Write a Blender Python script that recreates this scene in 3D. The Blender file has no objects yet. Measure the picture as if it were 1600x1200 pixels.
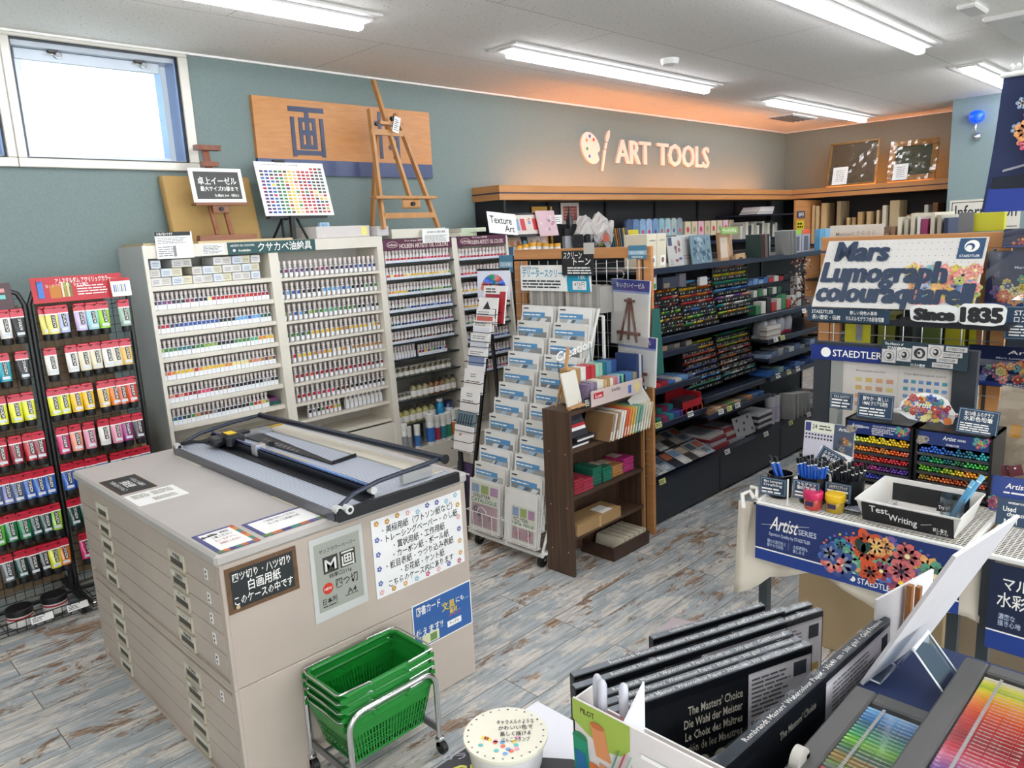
import bpy, bmesh, math, random
from mathutils import Matrix, Vector
from math import sin, cos, pi, radians, tan, atan2
random.seed(7)
S = bpy.context.scene
COL = S.collection

# ---------------------------------------------------------------- camera, world, exposure
cam_d = bpy.data.cameras.new('camera')
cam = bpy.data.objects.new('camera', cam_d); COL.objects.link(cam)
cam_d.sensor_fit = 'HORIZONTAL'; cam_d.sensor_width = 36.0
cam_d.lens = 36.0 * 1180.9 / 1600.0
cam_d.clip_start = 0.02; cam_d.clip_end = 60
def cam_matrix(yaw, pitch, roll, loc):
    f = Vector((sin(yaw), cos(yaw), 0)); r = Vector((cos(yaw), -sin(yaw), 0)); u = Vector((0, 0, 1))
    f2 = f * cos(pitch) - u * sin(pitch); u2 = u * cos(pitch) + f * sin(pitch)
    r2 = r * cos(roll) + u2 * sin(roll); u3 = -r * sin(roll) + u2 * cos(roll)
    m = Matrix((r2, u3, -f2)).transposed().to_4x4(); m.translation = loc
    return m
cam.matrix_world = cam_matrix(0.781408, 0.194497, -0.0473521, Vector((0, 0, 1.6)))
S.camera = cam
w = bpy.data.worlds.new('world'); S.world = w; w.use_nodes = True
bg = w.node_tree.nodes['Background']; bg.inputs[0].default_value = (0.75, 0.87, 1, 1); bg.inputs[1].default_value = 0.6
S.view_settings.view_transform = 'Standard'; S.view_settings.look = 'None'
S.view_settings.gamma = 1; S.view_settings.use_curve_mapping = False
S.view_settings.exposure = 0.22
S.cycles.use_denoising = True
S.cycles.max_bounces = 10; S.cycles.diffuse_bounces = 7; S.cycles.glossy_bounces = 3
S.cycles.transmission_bounces = 6; S.cycles.transparent_max_bounces = 10
S.cycles.sample_clamp_indirect = 6
S.cycles.caustics_reflective = False; S.cycles.caustics_refractive = False
LED = 19.5      # ceiling lens emission
WARM = 40.0     # warm strip behind the cornice
SKY = 0.74
FRONT = 6.0     # glow of the added, unseen shop front behind the viewer
#       # daylight on the frosted panes

# ---------------------------------------------------------------- materials
def lin(h):
    h = h.lstrip('#'); c = [int(h[i:i+2], 16) / 255 for i in (0, 2, 4)]
    return tuple((x / 12.92 if x <= .04045 else ((x + .055) / 1.055) ** 2.4) for x in c) + (1,)
MC = {}
def mat(hexc, rough=.55, metal=0, var=.05, emit=0, trans=0, alpha=1, coat=0, spec=.5):
    key = (hexc, rough, metal, var, emit, trans, alpha, coat, spec)
    if key in MC: return MC[key]
    m = bpy.data.materials.new('m_' + hexc.strip('#')); m.use_nodes = True
    nt = m.node_tree; b = nt.nodes['Principled BSDF']; c = lin(hexc)
    b.inputs['Base Color'].default_value = c
    b.inputs['Roughness'].default_value = rough; b.inputs['Metallic'].default_value = metal
    b.inputs['Specular IOR Level'].default_value = spec
    if emit: b.inputs['Emission Color'].default_value = c; b.inputs['Emission Strength'].default_value = emit
    if trans: b.inputs['Transmission Weight'].default_value = trans; b.inputs['IOR'].default_value = 1.45
    if alpha < 1: b.inputs['Alpha'].default_value = alpha
    if coat: b.inputs['Coat Weight'].default_value = coat
    if var and not emit:
        tc = nt.nodes.new('ShaderNodeTexCoord'); n = nt.nodes.new('ShaderNodeTexNoise'); n.inputs['Scale'].default_value = 14
        n.inputs['Detail'].default_value = 1
        mx = nt.nodes.new('ShaderNodeMix'); mx.data_type = 'RGBA'
        mx.inputs[6].default_value = tuple(min(1, x * (1 + var)) for x in c[:3]) + (1,)
        mx.inputs[7].default_value = tuple(x * (1 - var) for x in c[:3]) + (1,)
        nt.links.new(tc.outputs['Object'], n.inputs['Vector']); nt.links.new(n.outputs[0], mx.inputs[0])
        nt.links.new(mx.outputs[2], b.inputs['Base Color'])
    MC[key] = m
    return m
def nodes(name):
    m = bpy.data.materials.new(name); m.use_nodes = True
    return m, m.node_tree, m.node_tree.nodes['Principled BSDF']
def N(nt, t, **kw):
    n = nt.nodes.new('ShaderNode' + t)
    for k, v in kw.items():
        if k.startswith('i_'): n.inputs[int(k[2:])].default_value = v
        else: setattr(n, k, v)
    return n
def ramp(nt, stops):
    r = N(nt, 'ValToRGB'); e = r.color_ramp.elements
    while len(e) > 1: e.remove(e[-1])
    e[0].position = stops[0][0]; e[0].color = lin(stops[0][1])
    for p, c in stops[1:]: x = e.new(p); x.color = lin(c)
    return r
def mapping(nt, scale, coord='Object', rot=(0, 0, 0)):
    tc = N(nt, 'TexCoord'); mp = N(nt, 'Mapping'); mp.inputs['Scale'].default_value = scale; mp.inputs['Rotation'].default_value = rot
    nt.links.new(tc.outputs[coord], mp.inputs[0]); return mp
def wood(name, c1, c2, scale, rough=.45, coord='Object', coat=0):
    m, nt, b = nodes(name); L = nt.links.new
    mp = mapping(nt, scale, coord); n = N(nt, 'TexNoise'); n.inputs['Scale'].default_value = 1; n.inputs['Detail'].default_value = 4; n.inputs['Distortion'].default_value = .4
    L(mp.outputs[0], n.inputs['Vector']); r = ramp(nt, [(.3, c1), (.7, c2)]); L(n.outputs[0], r.inputs[0]); L(r.outputs[0], b.inputs['Base Color'])
    b.inputs['Roughness'].default_value = rough; b.inputs['Coat Weight'].default_value = coat
    return m
def tint_mat(name, rough=.4, metal=0, coat=0):   # takes each object's own colour
    m, nt, b = nodes(name); oi = N(nt, 'ObjectInfo'); nt.links.new(oi.outputs['Color'], b.inputs['Base Color'])
    b.inputs['Roughness'].default_value = rough; b.inputs['Metallic'].default_value = metal; b.inputs['Coat Weight'].default_value = coat
    return m
TINT = tint_mat('object_tint'); TINT_G = tint_mat('object_tint_gloss', .25, 0, .5)
def clear(name, tint='ffffff', a=.12, rough=.06):   # thin clear film or glass: mostly see-through with a glossy sheen
    m = bpy.data.materials.new(name); m.use_nodes = True; nt = m.node_tree; nt.nodes.clear(); L = nt.links.new
    o = N(nt, 'OutputMaterial'); t = N(nt, 'BsdfTransparent'); g = N(nt, 'BsdfGlossy'); fr = N(nt, 'LayerWeight'); mx = N(nt, 'MixShader')
    t.inputs[0].default_value = lin(tint); g.inputs['Roughness'].default_value = rough; fr.inputs[0].default_value = .25
    ma = N(nt, 'Math', operation='MULTIPLY_ADD'); ma.inputs[1].default_value = .4; ma.inputs[2].default_value = a
    L(fr.outputs['Fresnel'], ma.inputs[0]); L(ma.outputs[0], mx.inputs[0]); L(t.outputs[0], mx.inputs[1]); L(g.outputs[0], mx.inputs[2]); L(mx.outputs[0], o.inputs[0])
    return m
FILM = clear('clear_film'); ACRYL = clear('clear_acrylic', 'e6eef2', .1, .03)
WHITE = mat('f2f0ec', .5); OFFW = mat('e2ddd2', .45); BLACK = mat('151517', .45); CHROME = mat('d8d8da', .18, 1, 0); INK = mat('2a2a2e', .6, 0, 0)
NAVY = mat('1f2c44', .5); NAVYT = mat('273d55', .55); BLUE = mat('1d3d8c', .4); PAPER = mat('efeeea', .6); TEAL = mat('1f5a58', .5)
STEEL = mat('8c8c8e', .35, .8, 0); WIREW = mat('e8e6e0', .4); WIREB = mat('1c1a1a', .4); DARK = mat('1a1c22', .5); WTXT = mat('f4f2ec', .6, 0, 0); ORANGEW = wood('orange_wood', 'b97f4c', 'c98f5b', (1.5, 1.5, 30), .45)
CARD = mat('a4895f', .8, 0, .08); CARDD = mat('8f7750', .8, 0, .08); GREYTX = mat('8a8a8c', .6, 0, 0); REDM = mat('b3202c', .45); GREENM = mat('2e7d4a', .5); YEL = mat('e8c51e', .5)

# ---------------------------------------------------------------- mesh builder
def frame(o, u, v):
    u = Vector(u).normalized(); v = Vector(v); v = (v - u * v.dot(u)).normalized(); n = u.cross(v)
    m = Matrix((u, v, n)).transposed().to_4x4(); m.translation = Vector(o); return m
I4 = Matrix.Identity(4)
TX = {}
def text_geo(body):
    if body in TX: return TX[body]
    c = bpy.data.curves.new('t', 'FONT'); c.body = body; c.resolution_u = 2 if all(ord(ch) < 128 for ch in body) else 1; c.offset = .011; c.size = 1
    o = bpy.data.objects.new('t', c); COL.objects.link(o)
    me = bpy.data.meshes.new_from_object(o.evaluated_get(bpy.context.evaluated_depsgraph_get()))
    vs = [v.co.copy() for v in me.vertices]; fs = [tuple(p.vertices) for p in me.polygons]
    bpy.data.objects.remove(o); bpy.data.curves.remove(c); bpy.data.meshes.remove(me)
    if vs:
        x0 = min(v.x for v in vs); x1 = max(v.x for v in vs); y0 = min(v.y for v in vs); y1 = max(v.y for v in vs)
    else: x0 = y0 = 0; x1 = y1 = 1
    TX[body] = (vs, fs, x0, x1, y0, y1); return TX[body]
class MB:
    def __init__(s, M=None): s.v = []; s.f = []; s.m = []; s.mats = []; s.M = M or I4; s.sm = []
    def mi(s, m):
        if m not in s.mats: s.mats.append(m)
        return s.mats.index(m)
    def add(s, vs, fs, m, M=None, smooth=False):
        T = s.M @ M if M is not None else s.M
        b = len(s.v); k = s.mi(m)
        s.v += [T @ Vector(v) for v in vs]
        for f in fs: s.f.append(tuple(b + i for i in f)); s.m.append(k); s.sm.append(smooth)
        return s
    def box(s, a, b, m, M=None, bev=0):
        x0, y0, z0 = (min(a[i], b[i]) for i in range(3)); x1, y1, z1 = (max(a[i], b[i]) for i in range(3))
        if bev > 0:
            bev = min(bev, (x1-x0)*.45, (y1-y0)*.45, (z1-z0)*.45); e = bev; V = []
            for (sx, x) in ((0, x0), (1, x1)):
                for (sy, y) in ((0, y0), (1, y1)):
                    for (sz, z) in ((0, z0), (1, z1)):
                        ix = x + (e if not sx else -e); iy = y + (e if not sy else -e); iz = z + (e if not sz else -e)
                        V += [(x, iy, iz), (ix, y, iz), (ix, iy, z)]
            bm = bmesh.new(); vv = [bm.verts.new(p) for p in V]; bmesh.ops.convex_hull(bm, input=vv)
            bmesh.ops.dissolve_limit(bm, angle_limit=.01, verts=bm.verts, edges=bm.edges)
            bm.verts.index_update(); bmesh.ops.recalc_face_normals(bm, faces=bm.faces)
            s.add([v.co.copy() for v in bm.verts], [tuple(v.index for v in f.verts) for f in bm.faces], m, M); bm.free(); return s
        V = [(x0,y0,z0),(x1,y0,z0),(x1,y1,z0),(x0,y1,z0),(x0,y0,z1),(x1,y0,z1),(x1,y1,z1),(x0,y1,z1)]
        return s.add(V, [(0,3,2,1),(4,5,6,7),(0,1,5,4),(1,2,6,5),(2,3,7,6),(3,0,4,7)], m, M)
    def cbox(s, c, d, m, M=None, bev=0):
        return s.box([c[i]-d[i]/2 for i in range(3)], [c[i]+d[i]/2 for i in range(3)], m, M, bev)
    def rect(s, x0, y0, x1, y1, z, m, M=None): return s.add([(x0,y0,z),(x1,y0,z),(x1,y1,z),(x0,y1,z)], [(0,1,2,3)], m, M)
    def poly(s, pts, z, m, M=None): return s.add([(p[0], p[1], z) for p in pts], [tuple(range(len(pts)))], m, M)
    def disc(s, cx, cy, r, z, m, n=14, ry=None, rot=0, M=None):
        ry = ry or r
        return s.poly([(cx + r*cos(a)*cos(rot) - ry*sin(a)*sin(rot), cy + r*cos(a)*sin(rot) + ry*sin(a)*cos(rot)) for a in (2*pi*i/n for i in range(n))], z, m, M)
    def prism(s, pts, z0, z1, m, M=None):
        n = len(pts); V = [(p[0], p[1], z0) for p in pts] + [(p[0], p[1], z1) for p in pts]
        return s.add(V, [tuple(range(n))[::-1], tuple(range(n, 2*n))] + [(i, (i+1) % n, n+(i+1) % n, n+i) for i in range(n)], m, M)
    def lathe(s, prof, m, n=14, M=None, o=(0, 0, 0), caps=True):
        V = []; F = []
        for r, z in prof: V += [(o[0] + r*cos(2*pi*i/n), o[1] + r*sin(2*pi*i/n), o[2] + z) for i in range(n)]
        for k in range(len(prof)-1): F += [(k*n+i, k*n+(i+1) % n, (k+1)*n+(i+1) % n, (k+1)*n+i) for i in range(n)]
        if caps: F += [tuple(range(n))[::-1], tuple(range((len(prof)-1)*n, len(prof)*n))]
        return s.add(V, F, m, M, True)
    def cyl(s, p0, p1, r, m, n=8, r1=None, caps=True):
        p0 = Vector(p0); p1 = Vector(p1); d = p1 - p0; L = d.length
        q = d.to_track_quat('Z', 'Y').to_matrix().to_4x4(); q.translation = p0
        return s.lathe([(r, 0), (r1 if r1 is not None else r, L)], m, n, q, caps=caps)
    def tube(s, pts, r, m, n=6, closed=False):
        pts = [Vector(p) for p in pts]; k = len(pts); V = []; F = []; ref = None
        for i, p in enumerate(pts):
            a = pts[i-1] if (i or closed) else p; b = pts[(i+1) % k] if (i < k-1 or closed) else p
            t = (b - a).normalized()
            if ref is None: ref = t.orthogonal().normalized()
            ref = (ref - t*ref.dot(t)).normalized(); bn = t.cross(ref)
            V += [p + (ref*cos(2*pi*j/n) + bn*sin(2*pi*j/n))*r for j in range(n)]
        for i in range(k if closed else k-1):
            for j in range(n): F.append((i*n+j, i*n+(j+1) % n, ((i+1) % k)*n+(j+1) % n, ((i+1) % k)*n+j))
        if not closed: F += [tuple(range(n))[::-1], tuple(range((k-1)*n, k*n))]
        return s.add(V, F, m, None, True)
    def bar(s, p0, p1, w, t, m, up=(0, 0, 1)):   # rectangular bar between two points
        p0 = Vector(p0); p1 = Vector(p1); d = p1 - p0; L = d.length; F = frame(p0, d, up)
        return s.box((0, -w/2, -t/2), (L, w/2, t/2), m, F)
    def text(s, body, x, y, h, m, z=.0006, wid=None, al='c', M=None, rot=0, sh=0, slant=0):
        vs, fs, x0, x1, y0, y1 = text_geo(body)
        k = h / .74; kx = k if wid is None else wid / (x1 - x0)
        ox = {'c': (x0+x1)/2, 'l': x0, 'r': x1}[al]; V = []
        for v in vs:
            a = (v.x - ox)*kx; b = (v.y - (.36 if y1 - y0 > .4 else (y0+y1)/2))*k; a += b*slant; b += a*sh
            V.append((x + a*cos(rot) - b*sin(rot), y + a*sin(rot) + b*cos(rot), z))
        return s.add(V, fs, m, M)
    def lines(s, x0, y0, x1, y1, n, m, z=.0005, fill=.45, rag=.25):   # small print
        dy = (y1 - y0) / n
        for i in range(n):
            yy = y1 - dy*(i+.5); xe = x1 - random.random()*rag*(x1-x0); x = x0
            while x < xe - (x1-x0)*.02:
                wd = min(xe - x, dy*random.uniform(1.2, 4)); s.rect(x, yy - dy*fill/2, x + wd, yy + dy*fill/2, z, m); x += wd + dy*.35
        return s
    def build(s, name, parent=None, smooth_all=None, inv=None):
        me = bpy.data.meshes.new(name); T = inv if inv is not None else None
        vs = [T @ v for v in s.v] if T is not None else s.v
        me.from_pydata([tuple(v) for v in vs], [], s.f)
        for m in s.mats: me.materials.append(m)
        me.polygons.foreach_set('material_index', s.m); me.polygons.foreach_set('use_smooth', s.sm); me.update()
        if any(s.sm): me.set_sharp_from_angle(angle=.7)
        o = bpy.data.objects.new(name, me); COL.objects.link(o)
        if parent: o.parent = parent
        return o
def tag(o, label, cat, group=None, kind=None):
    if label: o['label'] = label
    if cat: o['category'] = cat
    if group: o['group'] = group
    if kind: o['kind'] = kind
    return o
def struct(name, mb): o = mb.build(name); o['kind'] = 'structure'; return o
def empty(name, label, cat, loc=(0, 0, 0), rz=0, group=None):
    o = bpy.data.objects.new(name, None); COL.objects.link(o); o.location = loc; o.rotation_euler = (0, 0, rz); o.empty_display_size = .05
    return tag(o, label, cat, group)
def one(name, mb, label, cat, group=None): return tag(mb.build(name), label, cat, group)
def inst(name, mesh, M, label, cat, group, color=None):
    o = bpy.data.objects.new(name, mesh); COL.objects.link(o); o.matrix_world = M
    if color: o.color = lin(color) if isinstance(color, str) else color
    return tag(o, label, cat, group)
def dup_tree(o, parent=None):
    c = o.copy(); COL.objects.link(c)
    if parent: c.parent = parent
    for ch in [x for x in KIDS.get(o.name, [])]: dup_tree(ch, c)
    return c
KIDS = {}
def T_(x, y, z, rz=0, rx=0, ry=0, s=1): return Matrix.Translation((x, y, z)) @ Matrix.Rotation(rz, 4, 'Z') @ Matrix.Rotation(ry, 4, 'Y') @ Matrix.Rotation(rx, 4, 'X') @ Matrix.Scale(s, 4)
def FA(x, y, z): return frame((x, y, z), (1, 0, 0), (0, 0, 1))      # facing the camera side of wall A (looks along -Y)
def FB(x, y, z): return frame((x, y, z), (0, -1, 0), (0, 0, 1))     # facing -X
ORD = ['', 'first', 'second', 'third', 'fourth', 'fifth', 'sixth', 'seventh', 'eighth', 'ninth', 'tenth', 'eleventh', 'twelfth', 'thirteenth', 'fourteenth', 'fifteenth', 'sixteenth', 'seventeenth', 'eighteenth', 'nineteenth', 'twentieth']
def nth(i):
    if i <= 20: return ORD[i]
    t = {2: 'twenty', 3: 'thirty', 4: 'forty', 5: 'fifty', 6: 'sixty'}[i // 10]; r = i % 10
    return {2: 'twentieth', 3: 'thirtieth', 4: 'fortieth', 5: 'fiftieth', 6: 'sixtieth'}[i // 10] if r == 0 else t + '-' + ORD[r]
def mixc(a, b): return ''.join('%02x' % ((int(a[i:i+2], 16)*3 + int(b[i:i+2], 16)*2)//5) for i in (0, 2, 4))
def flowers(mb, x0, y0, x1, y1, n, z=.001, r=.03, seed=1, shape=None, cols=None):
    rg = random.Random(seed); cols = cols or ['c9502a', 'd98a3a', 'd9c24a', '4a6fb5', '7a5a9a', 'b53a44', 'cf6a6a', '3f8a9a', 'e0a060', '3a4f8a', 'd8d08a', '8a3a5a', '5a9a7a']
    for i in range(n):
        for _ in range(30):
            x = rg.uniform(x0, x1); y = rg.uniform(y0, y1)
            if shape is None or shape((x-x0)/(x1-x0), (y-y0)/(y1-y0)): break
        c = rg.choice(cols); inner = rg.choice(('f0e4c0', '402838', 'e8d0a0', '30304a')); k = rg.choice((5, 6, 7)); a0 = rg.random()*6; rr = r*rg.uniform(.6, 1.2); zz = z + i*.00004
        for j in range(k):
            a = a0 + 2*pi*j/k; mb.disc(x + cos(a)*rr*.52, y + sin(a)*rr*.52, rr*.56, zz, mat(c, .5, 0, .22), 9, rr*.38, a); mb.disc(x + cos(a)*rr*.42, y + sin(a)*rr*.42, rr*.34, zz + .00001, mat(mixc(c, inner), .5, 0, .1), 7, rr*.13, a)
        mb.disc(x, y, rr*.22, zz + .00002, mat(rg.choice(('e8c040', '2a2030', 'f0e0a0')), .5), 7)

# ================================================================ THE ROOM
WA = 4.42; WB = 9.35; CZ = 2.68; XL = -4.4; YB = -5.6
def wall_mat(name, c1, c2):
    m, nt, b = nodes(name); L = nt.links.new; mp = mapping(nt, (90, 90, 90)); n = N(nt, 'TexNoise'); n.inputs['Scale'].default_value = 1; n.inputs['Detail'].default_value = 2
    L(mp.outputs[0], n.inputs['Vector']); r = ramp(nt, [(.3, c1), (.7, c2)]); L(n.outputs[0], r.inputs[0]); L(r.outputs[0], b.inputs['Base Color'])
    bp = N(nt, 'Bump'); bp.inputs['Strength'].default_value = .12; bp.inputs['Distance'].default_value = .002; L(n.outputs[0], bp.inputs['Height']); L(bp.outputs[0], b.inputs['Normal'])
    b.inputs['Roughness'].default_value = .75; return m
WALLM = wall_mat('sage_wallpaper', '70807e', '798785')
def ceil_mat():
    m, nt, b = nodes('ceiling_tiles'); L = nt.links.new; tc = N(nt, 'TexCoord')
    v = N(nt, 'TexNoise'); v.inputs['Scale'].default_value = 75; v.inputs['Detail'].default_value = 2.5; v.inputs['Roughness'].default_value = .6; L(tc.outputs['Object'], v.inputs['Vector'])
    r = ramp(nt, [(0, '9a948c'), (.32, 'b0aaa3'), (.37, 'f0ece6'), (1, 'f4f2ee')]); L(v.outputs[0], r.inputs[0])
    br = N(nt, 'TexBrick'); br.inputs['Scale'].default_value = 1; br.inputs['Brick Width'].default_value = 1.82; br.inputs['Row Height'].default_value = .91
    br.inputs['Mortar Size'].default_value = .0022; br.inputs['Mortar Smooth'].default_value = .1; br.offset = .5
    br.inputs['Color1'].default_value = (1, 1, 1, 1); br.inputs['Color2'].default_value = (.97, .97, .97, 1); br.inputs['Mortar'].default_value = (.45, .44, .42, 1)
    L(tc.outputs['Object'], br.inputs['Vector']); mx = N(nt, 'Mix', data_type='RGBA', blend_type='MULTIPLY'); mx.inputs[0].default_value = 1
    L(r.outputs[0], mx.inputs[6]); L(br.outputs[0], mx.inputs[7]); L(mx.outputs[2], b.inputs['Base Color']); b.inputs['Roughness'].default_value = .9
    bp = N(nt, 'Bump'); bp.inputs['Strength'].default_value = .25; bp.inputs['Distance'].default_value = .003; L(v.outputs[0], bp.inputs['Height']); L(bp.outputs[0], b.inputs['Normal'])
    return m
def floor_mat():
    m, nt, b = nodes('painted_plank_floor'); L = nt.links.new; tc = N(nt, 'TexCoord')
    mp = N(nt, 'Mapping'); mp.inputs['Location'].default_value = (0.27, -0.048, 0); L(tc.outputs['Object'], mp.inputs[0])   # joints every .163 in y
    br = N(nt, 'TexBrick'); br.inputs['Scale'].default_value = 1; br.inputs['Brick Width'].default_value = 1.22; br.inputs['Row Height'].default_value = .163; br.offset = .37; br.offset_frequency = 2
    br.inputs['Mortar Size'].default_value = .0016; br.inputs['Mortar Smooth'].default_value = .2; br.inputs['Bias'].default_value = 0
    br.inputs['Color1'].default_value = (0, 0, 0, 1); br.inputs['Color2'].default_value = (1, 1, 1, 1); br.inputs['Mortar'].default_value = (.5, .5, .5, 1)
    L(mp.outputs[0], br.inputs['Vector'])
    sp = N(nt, 'VectorMath', operation='MULTIPLY_ADD'); sp.inputs[1].default_value = (37, 91, 53); L(br.outputs['Color'], sp.inputs[0]); L(tc.outputs['Object'], sp.inputs[2])
    def noise(scale, detail, rough=.55, dist=0):
        q = N(nt, 'Mapping'); q.inputs['Scale'].default_value = scale; L(sp.outputs[0], q.inputs[0])
        n = N(nt, 'TexNoise'); n.inputs['Scale'].default_value = 1; n.inputs['Detail'].default_value = detail; n.inputs['Roughness'].default_value = rough; n.inputs['Distortion'].default_value = dist
        L(q.outputs[0], n.inputs['Vector']); return n
    n1 = noise((3.5, 9, 1), 6, .62, .3); base = ramp(nt, [(.3, 'a0a9ae'), (.5, 'b4babc'), (.68, 'c8c9c6')]); L(n1.outputs[0], base.inputs[0])
    n2 = noise((4.2, 8.5, 1), 9, .74, .4); wm = ramp(nt, [(.49, '000000'), (.55, 'ffffff')]); L(n2.outputs[0], wm.inputs[0])
    n3 = noise((3.2, 6.8, 1), 10, .76, .4); bm_ = ramp(nt, [(.545, '000000'), (.57, 'ffffff')]); L(n3.outputs[0], bm_.inputs[0])
    n4 = noise((6, 70, 1), 4, .6); bcol = ramp(nt, [(.35, '7c6655'), (.5, '9a806a'), (.65, 'b49c86')]); L(n4.outputs[0], bcol.inputs[0])
    m1 = N(nt, 'Mix', data_type='RGBA'); L(wm.outputs[0], m1.inputs[0]); L(base.outputs[0], m1.inputs[6]); m1.inputs[7].default_value = lin('d9d4cb')
    m2 = N(nt, 'Mix', data_type='RGBA'); L(bm_.outputs[0], m2.inputs[0]); L(m1.outputs[2], m2.inputs[6]); L(bcol.outputs[0], m2.inputs[7])
    gr = ramp(nt, [(.42, 'b8b8b8'), (.56, 'ffffff')]); L(n4.outputs[0], gr.inputs[0])
    m3 = N(nt, 'Mix', data_type='RGBA', blend_type='MULTIPLY'); m3.inputs[0].default_value = .5; L(m2.outputs[2], m3.inputs[6]); L(gr.outputs[0], m3.inputs[7])
    m4 = N(nt, 'Mix', data_type='RGBA'); L(br.outputs['Fac'], m4.inputs[0]); L(m3.outputs[2], m4.inputs[6]); m4.inputs[7].default_value = lin('55504a')
    L(m4.outputs[2], b.inputs['Base Color']); b.inputs['Roughness'].default_value = .42
    return m
struct('floor', MB().box((XL, YB, -.1), (WB+.15, WA+.15, 0), floor_mat()))
struct('ceiling', MB().box((XL, YB, CZ), (WB+.15, WA+.15, CZ+.1), ceil_mat()))
# window wall with two openings
mb = MB(); wx = [(0.02, 1.00), (1.085, 1.885)]; z0, z1 = 2.083, 2.647
cuts = [XL-.1, .02, 1.00, 1.085, 1.885, WB+.15]
mb.box((cuts[0], WA, 0), (cuts[-1], WA+.15, z0), WALLM); mb.box((cuts[0], WA, z1), (cuts[-1], WA+.15, CZ), WALLM)
for a, b_ in ((0, 1), (2, 3), (4, 5)): mb.box((cuts[a], WA, z0), (cuts[b_], WA+.15, z1), WALLM)
struct('wall_back', mb)
struct('wall_right', MB().box((WB, 2.34, 0), (WB+.15, WA, CZ), WALLM))
struct('wall_pier', MB().box((8.49, YB, 0), (WB+.15, 2.34, CZ), wall_mat('pale_wallpaper', '7d9091', '87999a')))
LIGHTW = wall_mat('white_wallpaper', 'd8d6d0', 'e2e0da')
struct('wall_left', MB().box((XL-.1, YB, 0), (XL, WA, CZ), LIGHTW))
mb = MB(); SW_ = [(-3.9, -1.5), (-1.2, 1.2), (1.5, 3.9), (4.2, 6.6)]   # unseen wall; its four large windows are added to even out the light
mb.box((XL-.1, YB-.15, 0), (WB+.15, YB, .35), LIGHTW); mb.box((XL-.1, YB-.15, 2.35), (WB+.15, YB, CZ), LIGHTW)
e = [XL-.1] + [q for p in SW_ for q in p] + [WB+.15]
for i in range(0, len(e), 2): mb.box((e[i], YB-.15, .35), (e[i+1], YB, 2.35), LIGHTW)
struct('wall_front', mb)
mb = MB()
mb.box((XL, WA-.02, CZ-.012), (WB, WA-.0005, CZ-.0005), WHITE); mb.box((WB-.02, 2.34, CZ-.012), (WB-.0005, WA-.02, CZ-.0005), WHITE)
struct('trim_1', mb)
# windows
FR = mat('cfcac0', .35, .25); SASH = mat('b9c0c8', .35, .4)
def pane_mat():
    m, nt, b = nodes('frosted_wired_glass'); L = nt.links.new; tc = N(nt, 'TexCoord')
    def wave(rot):
        q = N(nt, 'Mapping'); q.inputs['Rotation'].default_value = (0, rot, 0); L(tc.outputs['Object'], q.inputs[0])
        wv = N(nt, 'TexWave'); wv.bands_direction = 'X'; wv.inputs['Scale'].default_value = 18; L(q.outputs[0], wv.inputs['Vector'])
        r = ramp(nt, [(.9, 'ffffff'), (1, 'cfdce2')]); L(wv.outputs[0], r.inputs[0]); return r
    a = wave(.785); c = wave(-.785); mx = N(nt, 'Mix', data_type='RGBA', blend_type='MULTIPLY'); mx.inputs[0].default_value = 1; L(a.outputs[0], mx.inputs[6]); L(c.outputs[0], mx.inputs[7])
    m2 = N(nt, 'Mix', data_type='RGBA', blend_type='MULTIPLY'); m2.inputs[0].default_value = 1; L(mx.outputs[2], m2.inputs[6]); m2.inputs[7].default_value = (.78, .95, 1, 1)
    L(m2.outputs[2], b.inputs['Emission Color']); b.inputs['Emission Strength'].default_value = SKY; b.inputs['Base Color'].default_value = lin('dfe8ea'); b.inputs['Roughness'].default_value = .5; return m
PANE = pane_mat()
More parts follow.
